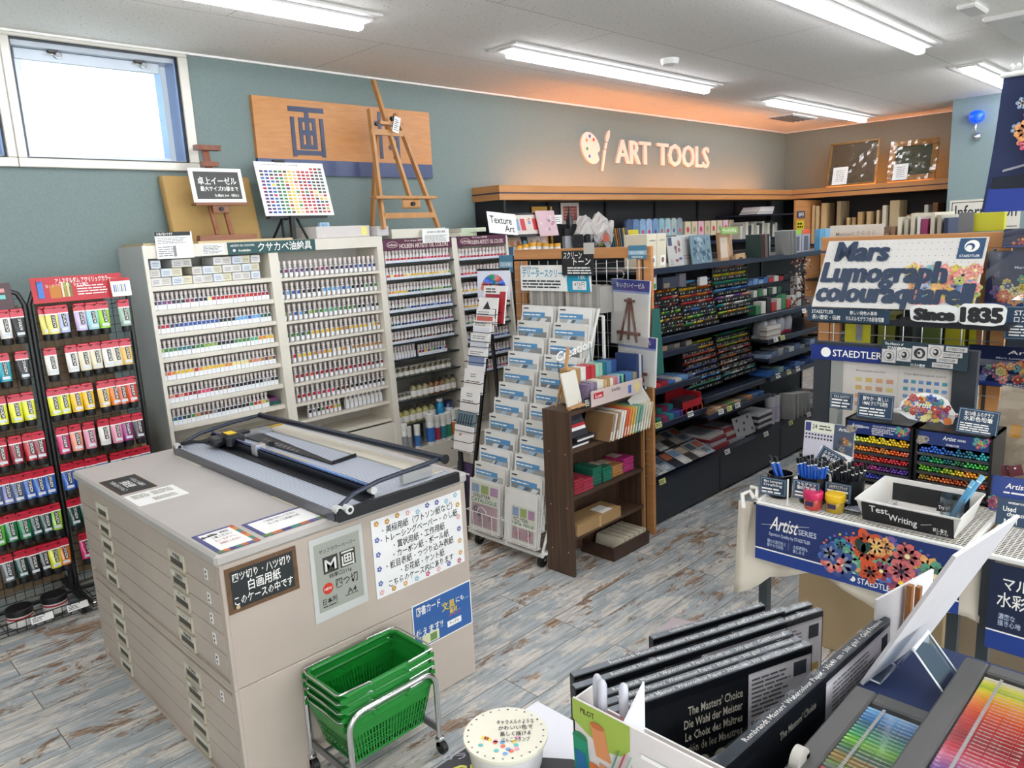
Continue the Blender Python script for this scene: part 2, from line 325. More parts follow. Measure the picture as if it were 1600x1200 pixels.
for i, (xa, xb) in enumerate(wx):
    xo0 = 1.03 if i else XL; xo1 = 1.94 if i else 1.03; mb = MB()
    xo0 = 1.0425 if i else -.03; xo1 = 1.94 if i else 1.0415
    y0, y1 = WA-.028, WA-.0005
    mb.box((xo0, y0, z0-.045), (xo1, y1, z0), FR, bev=.004); mb.box((xo0, y0, z1), (xo1, y1, CZ-.0135), FR, bev=.004)
    mb.box((xo0, y0, z0), (xa, y1, z1), FR, bev=.004); mb.box((xb, y0, z0), (xo1, y1, z1), FR, bev=.004)
    for u, v in (((xa, z0), (xb, z0+.006)), ((xa, z1-.006), (xb, z1)), ((xa, z0+.006), (xa+.004, z1-.006)), ((xb-.004, z0+.006), (xb, z1-.006))): mb.box((u[0], WA-.02, u[1]), (v[0], WA+.01, v[1]), BLACK)
    f = struct('window_%d' % (2-i), mb)
    mb = MB()   # reveal and sash, set back from the face
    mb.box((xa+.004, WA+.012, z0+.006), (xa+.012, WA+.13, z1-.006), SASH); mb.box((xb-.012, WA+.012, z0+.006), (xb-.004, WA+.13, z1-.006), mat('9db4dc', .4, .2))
    mb.box((xa+.012, WA+.012, z0+.006), (xb-.012, WA+.13, z0+.012), SASH); mb.box((xa+.012, WA+.012, z1-.03), (xb-.012, WA+.13, z1-.006), SASH)
    mb.build('reveal', f)
    mb = MB(); xs, xe = xa+.03, xb-.07
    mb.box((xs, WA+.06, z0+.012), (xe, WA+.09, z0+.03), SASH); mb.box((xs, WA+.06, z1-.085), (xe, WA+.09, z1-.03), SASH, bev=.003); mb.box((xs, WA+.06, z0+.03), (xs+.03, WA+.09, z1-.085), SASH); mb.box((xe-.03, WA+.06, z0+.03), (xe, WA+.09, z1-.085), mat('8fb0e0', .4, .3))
    mb.build('sash', f)
    MB().box((xs+.03, WA+.07, z0+.03), (xe-.03, WA+.078, z1-.085), PANE).build('pane', f)
    for q in (.28, .8):
        x = xa + (xb-xa)*q; mb = MB(); mb.cbox((x-.02, WA+.05, z1-.03), (.05, .02, .025), mat('55504e', .4, .6), bev=.004); mb.lathe([(.017, 0), (.017, .012), (.012, .018)], CHROME, 12, T_(x, WA+.05, z1-.05, rx=pi/2)); mb.box((x-.06, WA+.048, z1-.052), (x-.01, WA+.056, z1-.045), CHROME); mb.build('latch', f)
dm, nt, b = nodes('shop_front_daylight'); b.inputs['Emission Color'].default_value = (.86, .95, 1, 1); b.inputs['Emission Strength'].default_value = FRONT; b.inputs['Base Color'].default_value = lin('dfe8ea')  # emitter for the added windows, fills the room from behind the viewer
for i, (xa, xb) in enumerate(SW_):
    mb = MB()
    for u, v in (((xa, .35), (xb, .40)), ((xa, 2.30), (xb, 2.35)), ((xa, .40), (xa+.05, 2.30)), ((xb-.05, .40), (xb, 2.30)), (((xa+xb)/2-.025, .40), ((xa+xb)/2+.025, 2.30))): mb.box((u[0], YB-.09, u[1]), (v[0], YB-.03, v[1]), FR)
    f = struct('window_%d' % (i+3), mb); MB().box((xa+.05, YB-.08, .40), (xb-.05, YB-.07, 2.30), dm).build('pane', f)  # added window frames with glowing panes, out of view
# ceiling fixtures
LENS = mat('f6f8ff', .5, emit=LED)
FIXW = mat('d9d6d2', .5)
k = 0
pos = [(x, y) for y in (3.3, 1.75, .2, -1.35, -2.9, -4.45) for x in (-3.12, .12, 3.36, 6.62) if not (y > 3 and x < 0)]  # rows from overhead back and leftmost lights are unseen, added for even light
rows = {3.3: 'row nearest the window wall', 1.75: 'second row from the window wall', .2: 'third row, overhead', -1.35: 'fourth row', -2.9: 'fifth row', -4.45: 'rearmost row'}
for x, y in pos:
    which = {-3.12: 'leftmost', .12: 'near', 3.36: 'middle', 6.62: 'far'}[x]
    t = empty('ceiling_light', '%s linear LED ceiling light of the %s' % (which, rows[y]), 'ceiling light', (x+1.12, y, CZ), 0, 'linear ceiling lights')
    mb = MB(); mb.prism([(-1.16, -.115), (1.16, -.115), (1.16, .115), (-1.16, .115)], -.012, -.0005, FIXW); mb.prism([(-1.14, -.06), (1.14, -.06), (1.14, .06), (-1.14, .06)], -.022, -.012, FIXW); mb.build('housing', t)
    mb = MB(); pr = [(-.030, -.022), (.030, -.022), (.030, -.050), (.020, -.059), (-.020, -.059), (-.030, -.050)]
    M = Matrix(((0, 0, 1, 0), (1, 0, 0, 0), (0, 1, 0, 0), (0, 0, 0, 1))); mb.prism(pr, -1.1, 1.1, LENS, M); mb.build('lens', t)
mb = MB(T_(4.5, 2.93, CZ)); mb.lathe([(.06, 0), (.06, -.015), (.05, -.035), (.02, -.045), (.001, -.046)][::-1], mat('e8e6e2', .4), 24); one('smoke_detector', mb, 'small round white smoke detector on the ceiling', 'smoke detector')
t = empty('ceiling_vent', 'square slatted air vent in the ceiling near the far corner', 'air vent', (8.06, 3.75, CZ))
MB().box((-.3, -.15, -.012), (.3, .15, -.0005), FIXW).build('vent_frame', t)
mb = MB()
for i in range(5): mb.box((-.27, -.13+i*.055, -.02), (.27, -.105+i*.055, -.0121), mat('8d8a86', .6))
mb.build('grille', t)
t = empty('air_conditioner', 'white ceiling cassette air conditioner at the right edge', 'air conditioner', (5.75, .85, CZ))
MB().box((-.6, -.45, -.03), (.6, .45, -.0005), FIXW, bev=.01).build('casing', t)
mb = MB()
for i in range(9): mb.box((-.45, -.3+i*.07, -.036), (.45, -.27+i*.07, -.0301), mat('b5b2ae', .6))
mb.build('grille', t)
mb = MB(T_(4.85, 1.27, CZ)); mb.box((-.12, -.05, -.028), (.12, .05, -.0005), FIXW, bev=.01); one('emergency_light', mb, 'small white box fixture on the ceiling at the top right', 'emergency light')
# blue wall lamp on the pier
BL = empty('wall_lamp', 'small wall lamp with glowing blue globe on the pale pier', 'wall lamp', (8.49, 2.11, 2.31))
mb = MB(); mb.lathe([(.001, 0), (.035, .004), (.04, .02), (.025, .045), (.008, .06)], CHROME, 18, T_(0, 0, 0, ry=-pi/2)); mb.tube([(-.05, 0, .0), (-.075, 0, .03), (-.08, 0, .08), (-.07, 0, .12)], .007, CHROME, 8); mb.build('arm', BL)
mb = MB(); mb.lathe([(.02, 0), (.055, .02), (.066, .055), (.06, .09), (.035, .112), (.001, .118)], mat('0c48ff', .3, emit=1.0), 20, T_(-.07, 0, .12)); mb.build('lamp_shade', BL)

# ---------------------------------------------------------------- cornice with its warm lights
CORN = wood('cornice_wood', 'b57c48', 'c18a55', (3, 3, 40), .4)
t = empty('cornice', 'long wood-effect cornice with dark stripe above the black wall shelving', 'cornice', (4.05, WA, 1.86))
mb = MB(T_(-4.05, -WA, -1.86)); F0 = 4.12; CX = 8.92
mb.box((4.05, F0, 1.86), (CX+.02, F0+.02, 1.905), CORN); mb.box((4.05, F0, 1.917), (CX+.02, F0+.02, 1.967), CORN); mb.box((4.05, F0, 1.905), (CX+.02, F0+.02, 1.917), mat('3b3440', .4))
mb.box((4.05, F0+.02, 1.86), (4.07, WA-.001, 1.905), CORN); mb.box((4.05, F0+.02, 1.905), (4.07, WA-.001, 1.917), mat('3b3440', .4)); mb.box((4.05, F0+.02, 1.917), (4.07, WA-.001, 1.967), CORN)
for a, b_, m_ in ((1.86, 1.905, CORN), (1.905, 1.917, mat('3b3440', .4)), (1.917, 1.967, CORN)): mb.box((CX, 2.345, a), (CX+.02, F0, b_), m_)
mb.build('fascia', t)
mb = MB(T_(-4.05, -WA, -1.86)); mb.box((4.07, F0+.02, 1.862), (WB-.001, WA-.001, 1.878), ORANGEW); mb.box((CX+.02, 2.345, 1.862), (WB-.001, F0+.02, 1.878), ORANGEW); mb.build('top_board', t)
LW = mat('ffa254', .5, emit=WARM)
for i, (a, b_) in enumerate((((4.45, 4.165), (5.95, 4.195)), ((6.1, 4.165), (7.5, 4.195)), ((7.6, 4.165), (8.7, 4.195)), ((CX+.06, 2.6), (CX+.09, 3.9)))):
    tt = empty('strip_light', ['warm strip light hidden behind the cornice, leftmost of the long run', 'warm strip light hidden behind the cornice below the wall lettering', 'warm strip light hidden behind the cornice near the corner', 'warm strip light behind the cornice below the two picture frames'][i], 'strip light', (a[0], a[1], 1.879), 0, 'warm cornice lights')
    dx, dy = b_[0]-a[0], b_[1]-a[1]
    MB().box((0, 0, 0), (dx, dy, .012), WHITE).build('base', tt); MB().box((.004, .004, .012), (dx-.004, dy-.004, .026), LW).build('lens', tt)

# ---------------------------------------------------------------- signs on the window wall
NAVG = mat('2c3858', .35); 
mb = MB(FA(2.296, WA-.001, 2.03)); W_, H_ = 1.35, .455
t = empty('wall_sign', 'wood-effect sign board with a large dark painting character and navy base strip', 'sign', (2.296, WA, 2.03))
T0 = T_(-2.296, -WA, -2.03)
mb = MB(T0 @ FA(2.296, WA-.001, 2.03)); mb.box((0, .095, 0), (W_, H_, .03), wood('sign_wood', 'b97c44', 'c68a50', (8, 8, 60), .4)); mb.build('board', t)
mb = MB(T0 @ FA(2.296, WA-.001, 2.03)); mb.box((0, 0, 0), (W_, .095, .028), mat('3a4466', .25, .2, 0)); mb.build('base_strip', t)
def kanji_ga(mb, cx, cy, s, z, m):   # built of bars, like the cut letters
    k_ = [0]
    def b(x0, y0, x1, y1): k_[0] += 1; mb.box((cx+x0*s, cy+y0*s*1.2, z-.001), (cx+x1*s, cy+y1*s*1.2, z+.002+k_[0]*.0004), m)
    b(-.5, .40, .5, .5); b(-.06, .08, .06, .40); b(-.24, .20, .24, .29); b(-.24, -.25, -.14, .20); b(.14, -.25, .24, .20); b(-.14, -.06, .14, .04); b(-.24, -.34, .24, -.25); b(-.06, -.25, .06, .08)
    b(-.46, -.5, -.36, .29); b(.36, -.5, .46, .29); b(-.36, -.46, .36, -.37)
mb = MB(T0 @ FA(2.296, WA-.001, 2.03)); kanji_ga(mb, .355, .262, .250, .031, NAVG); mb.build('character', t); mb = MB(T0 @ FA(2.296, WA-.001, 2.03))
def zai(mb, cx, cy, s, z, m):
    k_ = [0]
    def b(x0, y0, x1, y1): k_[0] += 1; mb.box((cx+x0*s, cy+y0*s*1.2, z-.001), (cx+x1*s, cy+y1*s*1.2, z+.002+k_[0]*.0004), m)
    b(-.5, .2, -.05, .3); b(-.32, -.5, -.22, .5); b(.02, .2, .5, .3); b(.24, -.42, .34, .5); b(.12, -.5, .34, -.41)
    mb.prism([(cx-.5*s, cy-.15*s), (cx-.44*s, cy-.24*s), (cx-.3*s, cy+.08*s), (cx-.3*s, cy+.2*s)], z, z+.004, m); mb.prism([(cx-.03*s, cy-.3*s), (cx+.04*s, cy-.38*s), (cx+.3*s, cy+.08*s), (cx+.3*s, cy+.2*s)], z, z+.004, m)
zai(mb, .98, .275, .255, .031, NAVG); mb.build('character', t)
# ART TOOLS lettering: each cut piece of the wall sign in one sign
t = empty('wall_lettering', 'cream ART TOOLS letters with palette and brush shapes on the lit wall', 'sign', (5.3, WA, 2.1))
CRM = mat('e0cfc2', .5)
T0 = T_(-5.3, -WA, -2.1)
F = T0 @ FA(0, WA-.001, 0)
def solid_text(body, x, z, h, d, m, wid):
    vs, fs, x0, x1, y0, y1 = text_geo(body); kx = wid/(x1-x0); kz = h/(y1-y0); mb = MB(F)
    n = len(vs)
    for dx in (-.009, 0, .009):
        P = [((v.x-x0)*kx + x + dx, (v.y-y0)*kz + z) for v in vs]; d += .0007
        e = {}
        for f in fs:
            for i in range(len(f)): q = tuple(sorted((f[i], f[(i+1) % len(f)]))); e[q] = e.get(q, 0) + 1
        mb.add([(p[0], p[1], d) for p in P] + [(p[0], p[1], 0) for p in P], fs + [(a, b, b+n, a+n) for (a, b), c in e.items() if c == 1], m)
    return mb
solid_text('ART', 5.86, 2.207, .214, .02, CRM, .55).build('lettering', t)
solid_text('TOOLS', 6.535, 2.205, .218, .02, CRM, .965).build('lettering', t)
mb = MB(F); pts = []
for i in range(40):
    a = 2*pi*i/40; r = 1
    if -.75 < ((a + pi) % (2*pi)) - pi < -.15: r = .62 + .3*abs((((a+pi) % (2*pi)) - pi) + .45)/.3
    pts.append((5.492 + .130*r*cos(a) - .035*sin(a), 2.325 + .136*r*sin(a)))
mb.prism(pts, 0, .02, CRM)
for dx, dz, c in ((0, .1, '4a5aa8'), (.06, .07, 'c03a34'), (-.05, .06, 'd8843a'), (-.045, -.02, '4c8a4a'), (-.01, -.09, '4a66b8')): mb.disc(5.478+dx*.9, 2.335+dz*.9, .016, .0205, mat(c), 12)
mb.build('palette', t)
mb = MB(F); mb.prism([(5.640, 2.132), (5.662, 2.132), (5.712, 2.315), (5.680, 2.322)], 0, .02, CRM); mb.prism([(5.684, 2.330), (5.714, 2.323), (5.735, 2.378), (5.706, 2.386)], 0, .02, CRM); mb.prism([(5.709, 2.394), (5.738, 2.386), (5.770, 2.440), (5.774, 2.496), (5.742, 2.482), (5.716, 2.440)], 0, .02, CRM); mb.build('brush', t)

# ================================================================ black wall shelving under the cornice
SHB = mat('1b1a1d', .5, 0, .1); SHN = mat('26304a', .4, .2)
t = empty('wall_shelving', 'black metal wall shelving with panelled back under the wood cornice', 'shelving', (4.05, WA, 0))
T0 = T_(-4.05, -WA, 0)
mb = MB(T0); mb.box((4.07, 4.38, 0), (WB-.43, 4.415, 1.858), SHB)
for i in range(7):
    if i: mb.box((4.07+i*.79-.006, 4.372, .2), (4.07+i*.79+.006, 4.38, 1.858), mat('0d0d0f', .5))
mb.build('back_panel', t)
MB(T0).box((4.07, 4.10, 0), (4.09, 4.38, 1.858), SHB).build('side_panel', t)
for z, y in ((1.44, 4.12), (1.1, 4.05), (.75, 4.0), (.35, 3.95)):
    mb = MB(T0); mb.box((4.09, y, z-.012), (8.5, 4.38, z), SHB); mb.box((4.09, y-.008, z-.03), (8.5, y, z+.004), SHN); mb.build('shelf', t)
MB(T0).box((4.09, 3.95, 0), (8.5, 3.97, .24), SHB).build('base', t)
for i in range(1, 7): mb = MB(T0); mb.box((4.07+i*.79-.015, 4.36, 1.45), (4.07+i*.79+.015, 4.372, 1.857), mat('0c0c0e')); mb.build('upright', t)
t = empty('corner_shelving', 'black wall shelving with orange wood end panel on the far wall', 'shelving', (WB, 3.2, 0)); T0 = T_(-WB, -3.2, 0)
mb = MB(T0); mb.box((WB-.04, 2.36, 0), (WB-.005, 4.41, 1.858), SHB); mb.build('back_panel', t)
mb = MB(T0); mb.box((8.92, 2.36, 1.31), (WB-.04, 4.41, 1.33), SHB); mb.box((8.91, 2.36, 1.30), (8.92, 4.41, 1.334), SHN); mb.build('shelf', t)
MB(T0).box((8.92, 2.36, .9), (WB-.04, 4.41, .92), SHB).build('shelf', t)
MB(T0).box((8.6, 3.93, 0), (WB-.05, 3.95, 1.84), ORANGEW).build('end_panel', t)

# ================================================================ WHITE OIL-COLOUR SHELVING
SW = mat('dcd6c8', .4); SWG = mat('c2c2c0', .5)
def pal(rows): return [r.split() for r in rows]
# oil tube mesh: cap up, rolled tube body, card front with the swatch (swatch takes the object's colour)
def oil_tube(h=.088, w=.0225, boxed=True):
    mb = MB(); r = w*.47; silver = mat('d2ccca', .35, .12); capm = mat('ddd0cc', .4)
    mb.lathe([(r*.98, .0), (r, .012), (r*.97, h*.55), (r*.6, h*.72), (r*.55, h*.78)], silver, 8)
    mb.lathe([(r*.82, h*.78), (r*.88, h*.97), (r*.7, h)], capm, 8)
    y = -r - .001
    if boxed:
        mb.box((-w*.49, y-.002, 0), (w*.49, y, h*.52), mat('e8eaee', .5)); mb.add([(-w*.43, y-.0026, h*.30), (w*.43, y-.0026, h*.30), (w*.43, y-.0026, h*.50), (-w*.43, y-.0026, h*.50)], [(0, 1, 2, 3)], TINT)
    else:
        mb.add([(-w*.36, y, .004), (w*.36, y, .004), (w*.36, y, h*.50), (-w*.36, y, h*.50)], [(0, 1, 2, 3)], mat('e8eaee', .5)); mb.add([(-w*.34, y-.0006, h*.30), (w*.34, y-.0006, h*.30), (w*.34, y-.0006, h*.49), (-w*.34, y-.0006, h*.49)], [(0, 1, 2, 3)], TINT)
    mb.lathe([(r*1.02, h*.58), (r*1.02, h*.61)], mat('8c7b7b', .5), 8, caps=False)
    o = mb.build('oil_tube_master'); me = o.data; bpy.data.objects.remove(o); return me
TB = oil_tube(); TN = oil_tube(.096, .026, False); TH = oil_tube(.078, .024, True)
CN = {'p': ('violet', '5a3470'), 'm': ('magenta', '7c2a56'), 'n': ('dark violet', '2f2440'), 'k': ('black', '1a1a22'), 'r': ('red', 'b01e2a'), 'R': ('crimson', '8a1424'), 'o': ('orange', 'd0481c'), 'b': ('blue', '2a4a94'), 'B': ('navy blue', '222c5c'),
      'c': ('sky blue', '5aa0d8'), 't': ('teal', '206a72'), 'g': ('green', '3f7a32'), 'G': ('dark green', '1d4434'), 'l': ('light green', '86a83c'), 'y': ('yellow', 'e2b41e'), 'Y': ('pale yellow', 'ecd98a'), 'a': ('amber', 'd88a1e'), 'e': ('ochre', 'b07a34'), 'w': ('white', 'e8e2d4'),
      'f': ('salmon', 'd88a6a'), 'h': ('brown', '6a3e28'), 'H': ('dark brown', '3a2620'), 's': ('grey', '8a8a90'), 'q': ('pink', 'd8406a'), 'L': ('lilac', '8a84c0'), 'v': ('mint green', '4aa878')}
LEFT = ['kppmnnkRmnnkYrrrrorrrorrrRRRR', 'RrrBBbbbbbbbbbkkkkcccbcctGGGG', 'lgggtttGgglllkkkkggggvvaayyyyaayy', 'eoayyyyrayyyyyaaYYYYeffehehhovvGGG', 'rfrfrRRrqqRhhhhkkkkkkkksskkkHeLL', 'ktbGGgehhhskkkkkkkkgroyl']
LX = (1.462, 2.118)
n_t = 0
shelf_z = [1.302, 1.178, 1.053, .929, .805, .682]
ROWN = ['second', 'third', 'fourth', 'fifth', 'sixth', 'seventh']
for ri, row in enumerate(LEFT):
    row = row[:27]; n = len(row); pitch = .0241
    for i, ch in enumerate(row):
        nm, c = CN[ch]; x = 1.474 + i*pitch
        inst('oil_tube', TB, T_(x, 4.092 + random.uniform(-.002, .002), shelf_z[ri]), '%s oil paint tube, %s from left, %s shelf of the left white bay' % (nm, nth(i+1), ROWN[ri]), 'paint tube', 'oil paint tubes on the white shelving', c)
RIGHT = ['BmpppBkmmmknBpBbbBbB', 'bcbbkkkkccccbckkkgGg', 'lsbcGlggvvvggggkkskk', 'GggGgyyyyyyaeyyyywye', 'oryyyefaywYaweeeeaee', 'RrRroRrRrRrRrRRRRRkR', 'rrrrrqrqqHhhHkkkkkkk']
ROWR = ['top', 'second', 'third', 'fourth', 'fifth', 'sixth', 'seventh', 'bottom']
rz = [1.416, 1.290, 1.164, 1.039, .912, .789, .666, .560]
for ri, row in enumerate(RIGHT):
    for i, ch in enumerate(row):
        nm, c = CN[ch]; x = 2.20 + i*.0345
        inst('oil_tube', TN, T_(x, 4.095, rz[ri]), '%s oil paint tube, %s from left, %s row of the right white bay' % (nm, nth(i+1), ROWR[ri]), 'paint tube', 'oil paint tubes on the white shelving', c)
# the unit
t = empty('display_shelving', 'tall white shelving unit holding rows of small oil paint tubes', 'shelving', (1.44, WA, 0)); T0 = T_(-1.44, -WA, 0)
Y0 = 4.06
for x0, x1 in ((1.442, 1.460), (2.124, 2.182), (2.872, 2.918)):
    mb = MB(T0); a = .28 if x0 < 1.5 else .0
    mb.add([(x0, Y0, 1.632), (x1, Y0, 1.632), (x1, WA-.002, 1.632), (x0, WA-.002, 1.632), (x0, 4.0, 0), (x1, 4.0, 0), (x1, WA-.002, 0), (x0, WA-.002, 0)], [(3,2,1,0), (4,5,6,7), (0,1,5,4), (1,2,6,5), (2,3,7,6), (3,0,4,7)], SWG if x0 < 1.5 else SW); 
    if x0 < 1.5: mb.add([(x0-.001, 4.056, 1.633), (x1, 4.056, 1.633), (x1, 3.996, 0), (x0-.001, 3.996, 0)], [(0,3,2,1)], SW); mb.add([(x0-.001, 4.056, 1.633), (x0-.001, 4.072, 1.633), (x0-.001, 4.012, 0), (x0-.001, 3.996, 0)], [(0,1,2,3)], SW)
    mb.build('side_panel', t)
mb = MB(T0); mb.box((1.46, 4.30, 0), (2.872, 4.31, 1.60), mat('b8b4ac', .6)); mb.build('back_panel', t)
mb = MB(T0); mb.box((1.46, Y0-.002, 1.566), (2.872, Y0+.012, 1.632), SW); mb.build('header_board', t)
MB(T0).box((1.46, Y0+.012, 1.612), (2.872, WA-.003, 1.631), SW).build('top_board', t)
for z in [1.425] + shelf_z + [.555, .43]: mb = MB(T0); mb.box((1.46, 4.052, z-.024), (2.124, 4.30, z-.001), SW); mb.build('shelf', t)
for z in rz + [.44]: mb = MB(T0); mb.box((2.182, 4.052, z-.016), (2.872, 4.30, z-.001), SW); mb.build('shelf', t)
MB(T0).box((1.46, 4.02, 0), (2.872, 4.03, .42), SW).build('kick_board', t)
mb = MB(T0 @ FA(1.887, Y0-.0031, 1.565)); mb.box((0, 0, 0), (.54, .066, .004), mat('1c4a4a', .4)); mb.text('クサカベ油絵具', .345, .033, .040, WTXT, .0046, .34); mb.text('ARTISTS OIL COLOURS', .085, .048, .011, WTXT, .0046, .14); mb.text('kusakabe', .095, .022, .014, WTXT, .0046, .07); mb.disc(.035, .022, .008, .0046, WTXT); mb.build('sign', t)
mb = MB(T0 @ FA(1.742, Y0-.0031, 1.572)); mb.box((0, 0, 0), (.125, .055, .002), PAPER); mb.lines(.008, .005, .117, .05, 6, INK, .0025, .4); mb.build('notice', t)
mb = MB(FA(1.505, 4.0455, 1.562)); mb.box((0, 0, 0), (.19, .135, .002), PAPER); mb.rect(.0, .115, .182, .135, .0025, INK); mb.text('価格が変わります', .05, .125, .011, WTXT, .003, .08); mb.lines(.01, .075, .17, .108, 4, INK, .0025, .3); mb.lines(.01, .01, .1, .065, 5, INK, .0025, .3); mb.rect(.085, .01, .1, .065, .003, GREYTX)
one('price_notice', mb, 'white printed price notice clipped on the left end of the white shelf header', 'notice')
# stacked little cartons on the top left shelf
CB = mat('d8d4d2', .55); cols = ['d8d4d2', 'd4cfc6', 'cfd6e0', 'd9d2b4']
cid = 0
lay = [(0, 1.472, 10), (1, 1.470, 10), (2, 1.47, 8)]
hole = {(2, 1), (2, 4), (1, 3), (2, 5)}
for r in range(3):
    x = 1.47 + r*.004; i = 0
    while x < 2.07:
        wd = .052 + .006*((i*7+r*3) % 3)/2
        if (r, i) not in hole:
            mb = MB(T_(x, 4.075 + .01*((i+r) % 2), 1.4255 + r*.0445)); c = mat(cols[(i*5+r) % 4], .55); mb.box((0, 0, 0), (wd-.002, .15, .042), c, bev=.0015)
            [mb.add([(.008, -.0004, .010+.008*q), (wd-.012, -.0004, .010+.008*q), (wd-.012, -.0004, .013+.008*q), (.008, -.0004, .013+.008*q)], [(0,1,2,3)], GREYTX) for q in range(3)]
            one('tube_carton', mb, 'small pale carton, %s from left in the %s layer on the top left white shelf' % (nth(i+1), ['bottom', 'middle', 'upper'][r]), 'carton', 'little cartons on the top left shelf')
        x += wd; i += 1
# cartons of the set on the seventh shelf and thin wide boxes
mb = MB(T_(2.065, 4.09, .683)); mb.box((-.03, 0, 0), (.05, .18, .022), mat('245a52', .4)); one('colour_set_box', mb, 'flat green boxed paint set at the right end of the lowest left shelf', 'box')
mb = MB(T_(2.06, 4.092, .7055)); mb.box((-.03, 0, 0), (.045, .18, .02), mat('6a3a66', .4)); one('colour_set_box', mb, 'flat purple boxed paint set lying on the green set box', 'box')
# lower right bay: fluorescent and white tubes
for i, ch in enumerate('kskgroyl'):
    nm, c = CN[ch]; inst('oil_tube', TN, T_(2.30+i*.03, 4.095, .5605), '%s oil paint tube, %s from left, bottom row of the right white bay' % (nm, nth(i+1)), 'paint tube', 'oil paint tubes on the white shelving', c)
for i in range(9): inst('large_paint_tube', TN, T_(2.57+i*.032, 4.10, .5605, s=1.22), 'tall all-white paint tube, %s from left, bottom row of the right white bay' % nth(i+1), 'paint tube', 'tall white tubes on the bottom shelf', 'e4e0da')

# ---------------------------------------------------------------- Holbein units
MAR = mat('55203c', .4)
GSH = mat('5b6468', .3, .3)
for u, (x0, x1, lab) in enumerate(((2.918, 3.50, 'left'), (3.55, 4.03, 'right'))):
    t = empty('display_shelving', 'cream shelving with dark glass shelves and maroon header, %s of the pair' % lab, 'shelving', (x0, WA, 0), 0, 'maroon-headed oil colour units'); T0 = T_(-x0, -WA, 0)
    for a, b_ in (((x1, x1+.049),) if u == 0 else ((x1, x1+.02),)):
        mb = MB(T0); mb.add([(a, Y0, 1.60), (b_, Y0, 1.60), (b_, WA-.002, 1.60), (a, WA-.002, 1.60), (a, 3.94, 0), (b_, 3.94, 0), (b_, WA-.002, 0), (a, WA-.002, 0)], [(3,2,1,0), (4,5,6,7), (0,1,5,4), (1,2,6,5), (2,3,7,6), (3,0,4,7)], SW); mb.build('side_panel', t)
    MB(T0).box((x0+.001, 4.32, 0), (x1-.001, 4.33, 1.60), mat('c0bcb2', .6)).build('back_panel', t)
    mb = MB(T0 @ FA(x0+.002, Y0-.002, 1.537)); wd = x1-x0-.004; mb.box((0, 0, -.01), (wd, .07, .004), MAR)
    mb.text("HOLBEIN ARTISTS' OIL COLORS", wd*.58, .026, .03, mat('e8d8d0'), .0046, wd*.72); mb.disc(.07, .036, .045, .0045, mat('e8d8d0'), 20, .02); mb.disc(.07, .036, .042, .0046, MAR, 20, .0175); mb.text('holbein', .07, .036, .018, mat('e8d8d0'), .0048, .065); mb.text('Duo-Aqua 油絵具', wd*.45, .059, .011, mat('e8d8d0'), .0046, wd*.3); mb.build('sign', t)
    zs = [1.452, 1.345, 1.239, 1.132, 1.027, .924] if u == 0 else [1.437, 1.318, 1.198, 1.084, .966, .847, .728, .617]
    if u == 0: zs += [.818, .695, .532, .37]
    for z in zs: mb = MB(T0); mb.box((x0+.002, 4.045, z-.008), (x1-.002, 4.318, z), GSH); mb.box((x0+.002, 4.040, z-.006), (x1-.002, 4.045, z+.004), mat('2a3336', .4)); mb.build('shelf', t)
    MB(T0).box((x0+.002, 3.99, 0), (x1-.002, 4.318, .2), SW).build('base', t)
# their tubes are far past the count of a kind: one mass
HR = [['rRrrrorRrRrqqrrrrrr', 'oYoooyYyyyyyYyyyYYYl', 'aayyyyGGGGggGglllGgg', 'kkGkgLBbBbbBbcbBbbb', 'GtBBBBbbnnBnmmpmpmm', 'HhhhHHHhkkhhhHkkkkk'], ['rrrrrrrrrrrrrr', 'rqoororrrffoqq', 'yaYyyyayyYyyyy', 'ayyyyyYyaGgyyy', 'gglgGgllgGgggg', 'BbbbkkbBbbBbcb', 'bBcbbtbbbBBbbb', 'qmqpmmpqmpmqmm']]
mb = MB(); silver = mat('d2ccca', .35, .12); capm = mat('ddd0cc', .4)
zz = [[1.452, 1.345, 1.239, 1.132, 1.027, .924], [1.437, 1.318, 1.198, 1.084, .966, .847, .728, .617]]
for u in range(2):
    for r, row in enumerate(HR[u]):
        n = len(row); pt = (.545 if u == 0 else .465)/n; h = .082
        for i, ch in enumerate(row):
            x = (2.932 if u == 0 else 3.562) + pt*(i+.5); z = zz[u][r] + .001; y = 4.075 + random.uniform(-.003, .003); rr = pt*.45
            mb.lathe([(rr, 0), (rr*.97, h*.55), (rr*.6, h*.72)], silver, 7, o=(x, y, z)); mb.lathe([(rr*.6, h*.72), (rr*.85, h*.78), (rr*.8, h)], capm, 7, o=(x, y, z))
            mb.box((x-pt*.48, y-rr-.004, z), (x+pt*.48, y-rr-.002, z+h*.42), mat('dfe3ea', .5)); mb.box((x-pt*.42, y-rr-.0046, z+h*.24), (x+pt*.42, y-rr-.004, z+h*.4), mat(CN[ch][1], .4))
tag(mb.build('oil_tube'), 'rows of oil paint tubes with colour swatches on the maroon-headed units', 'paint tubes', None, 'stuff')
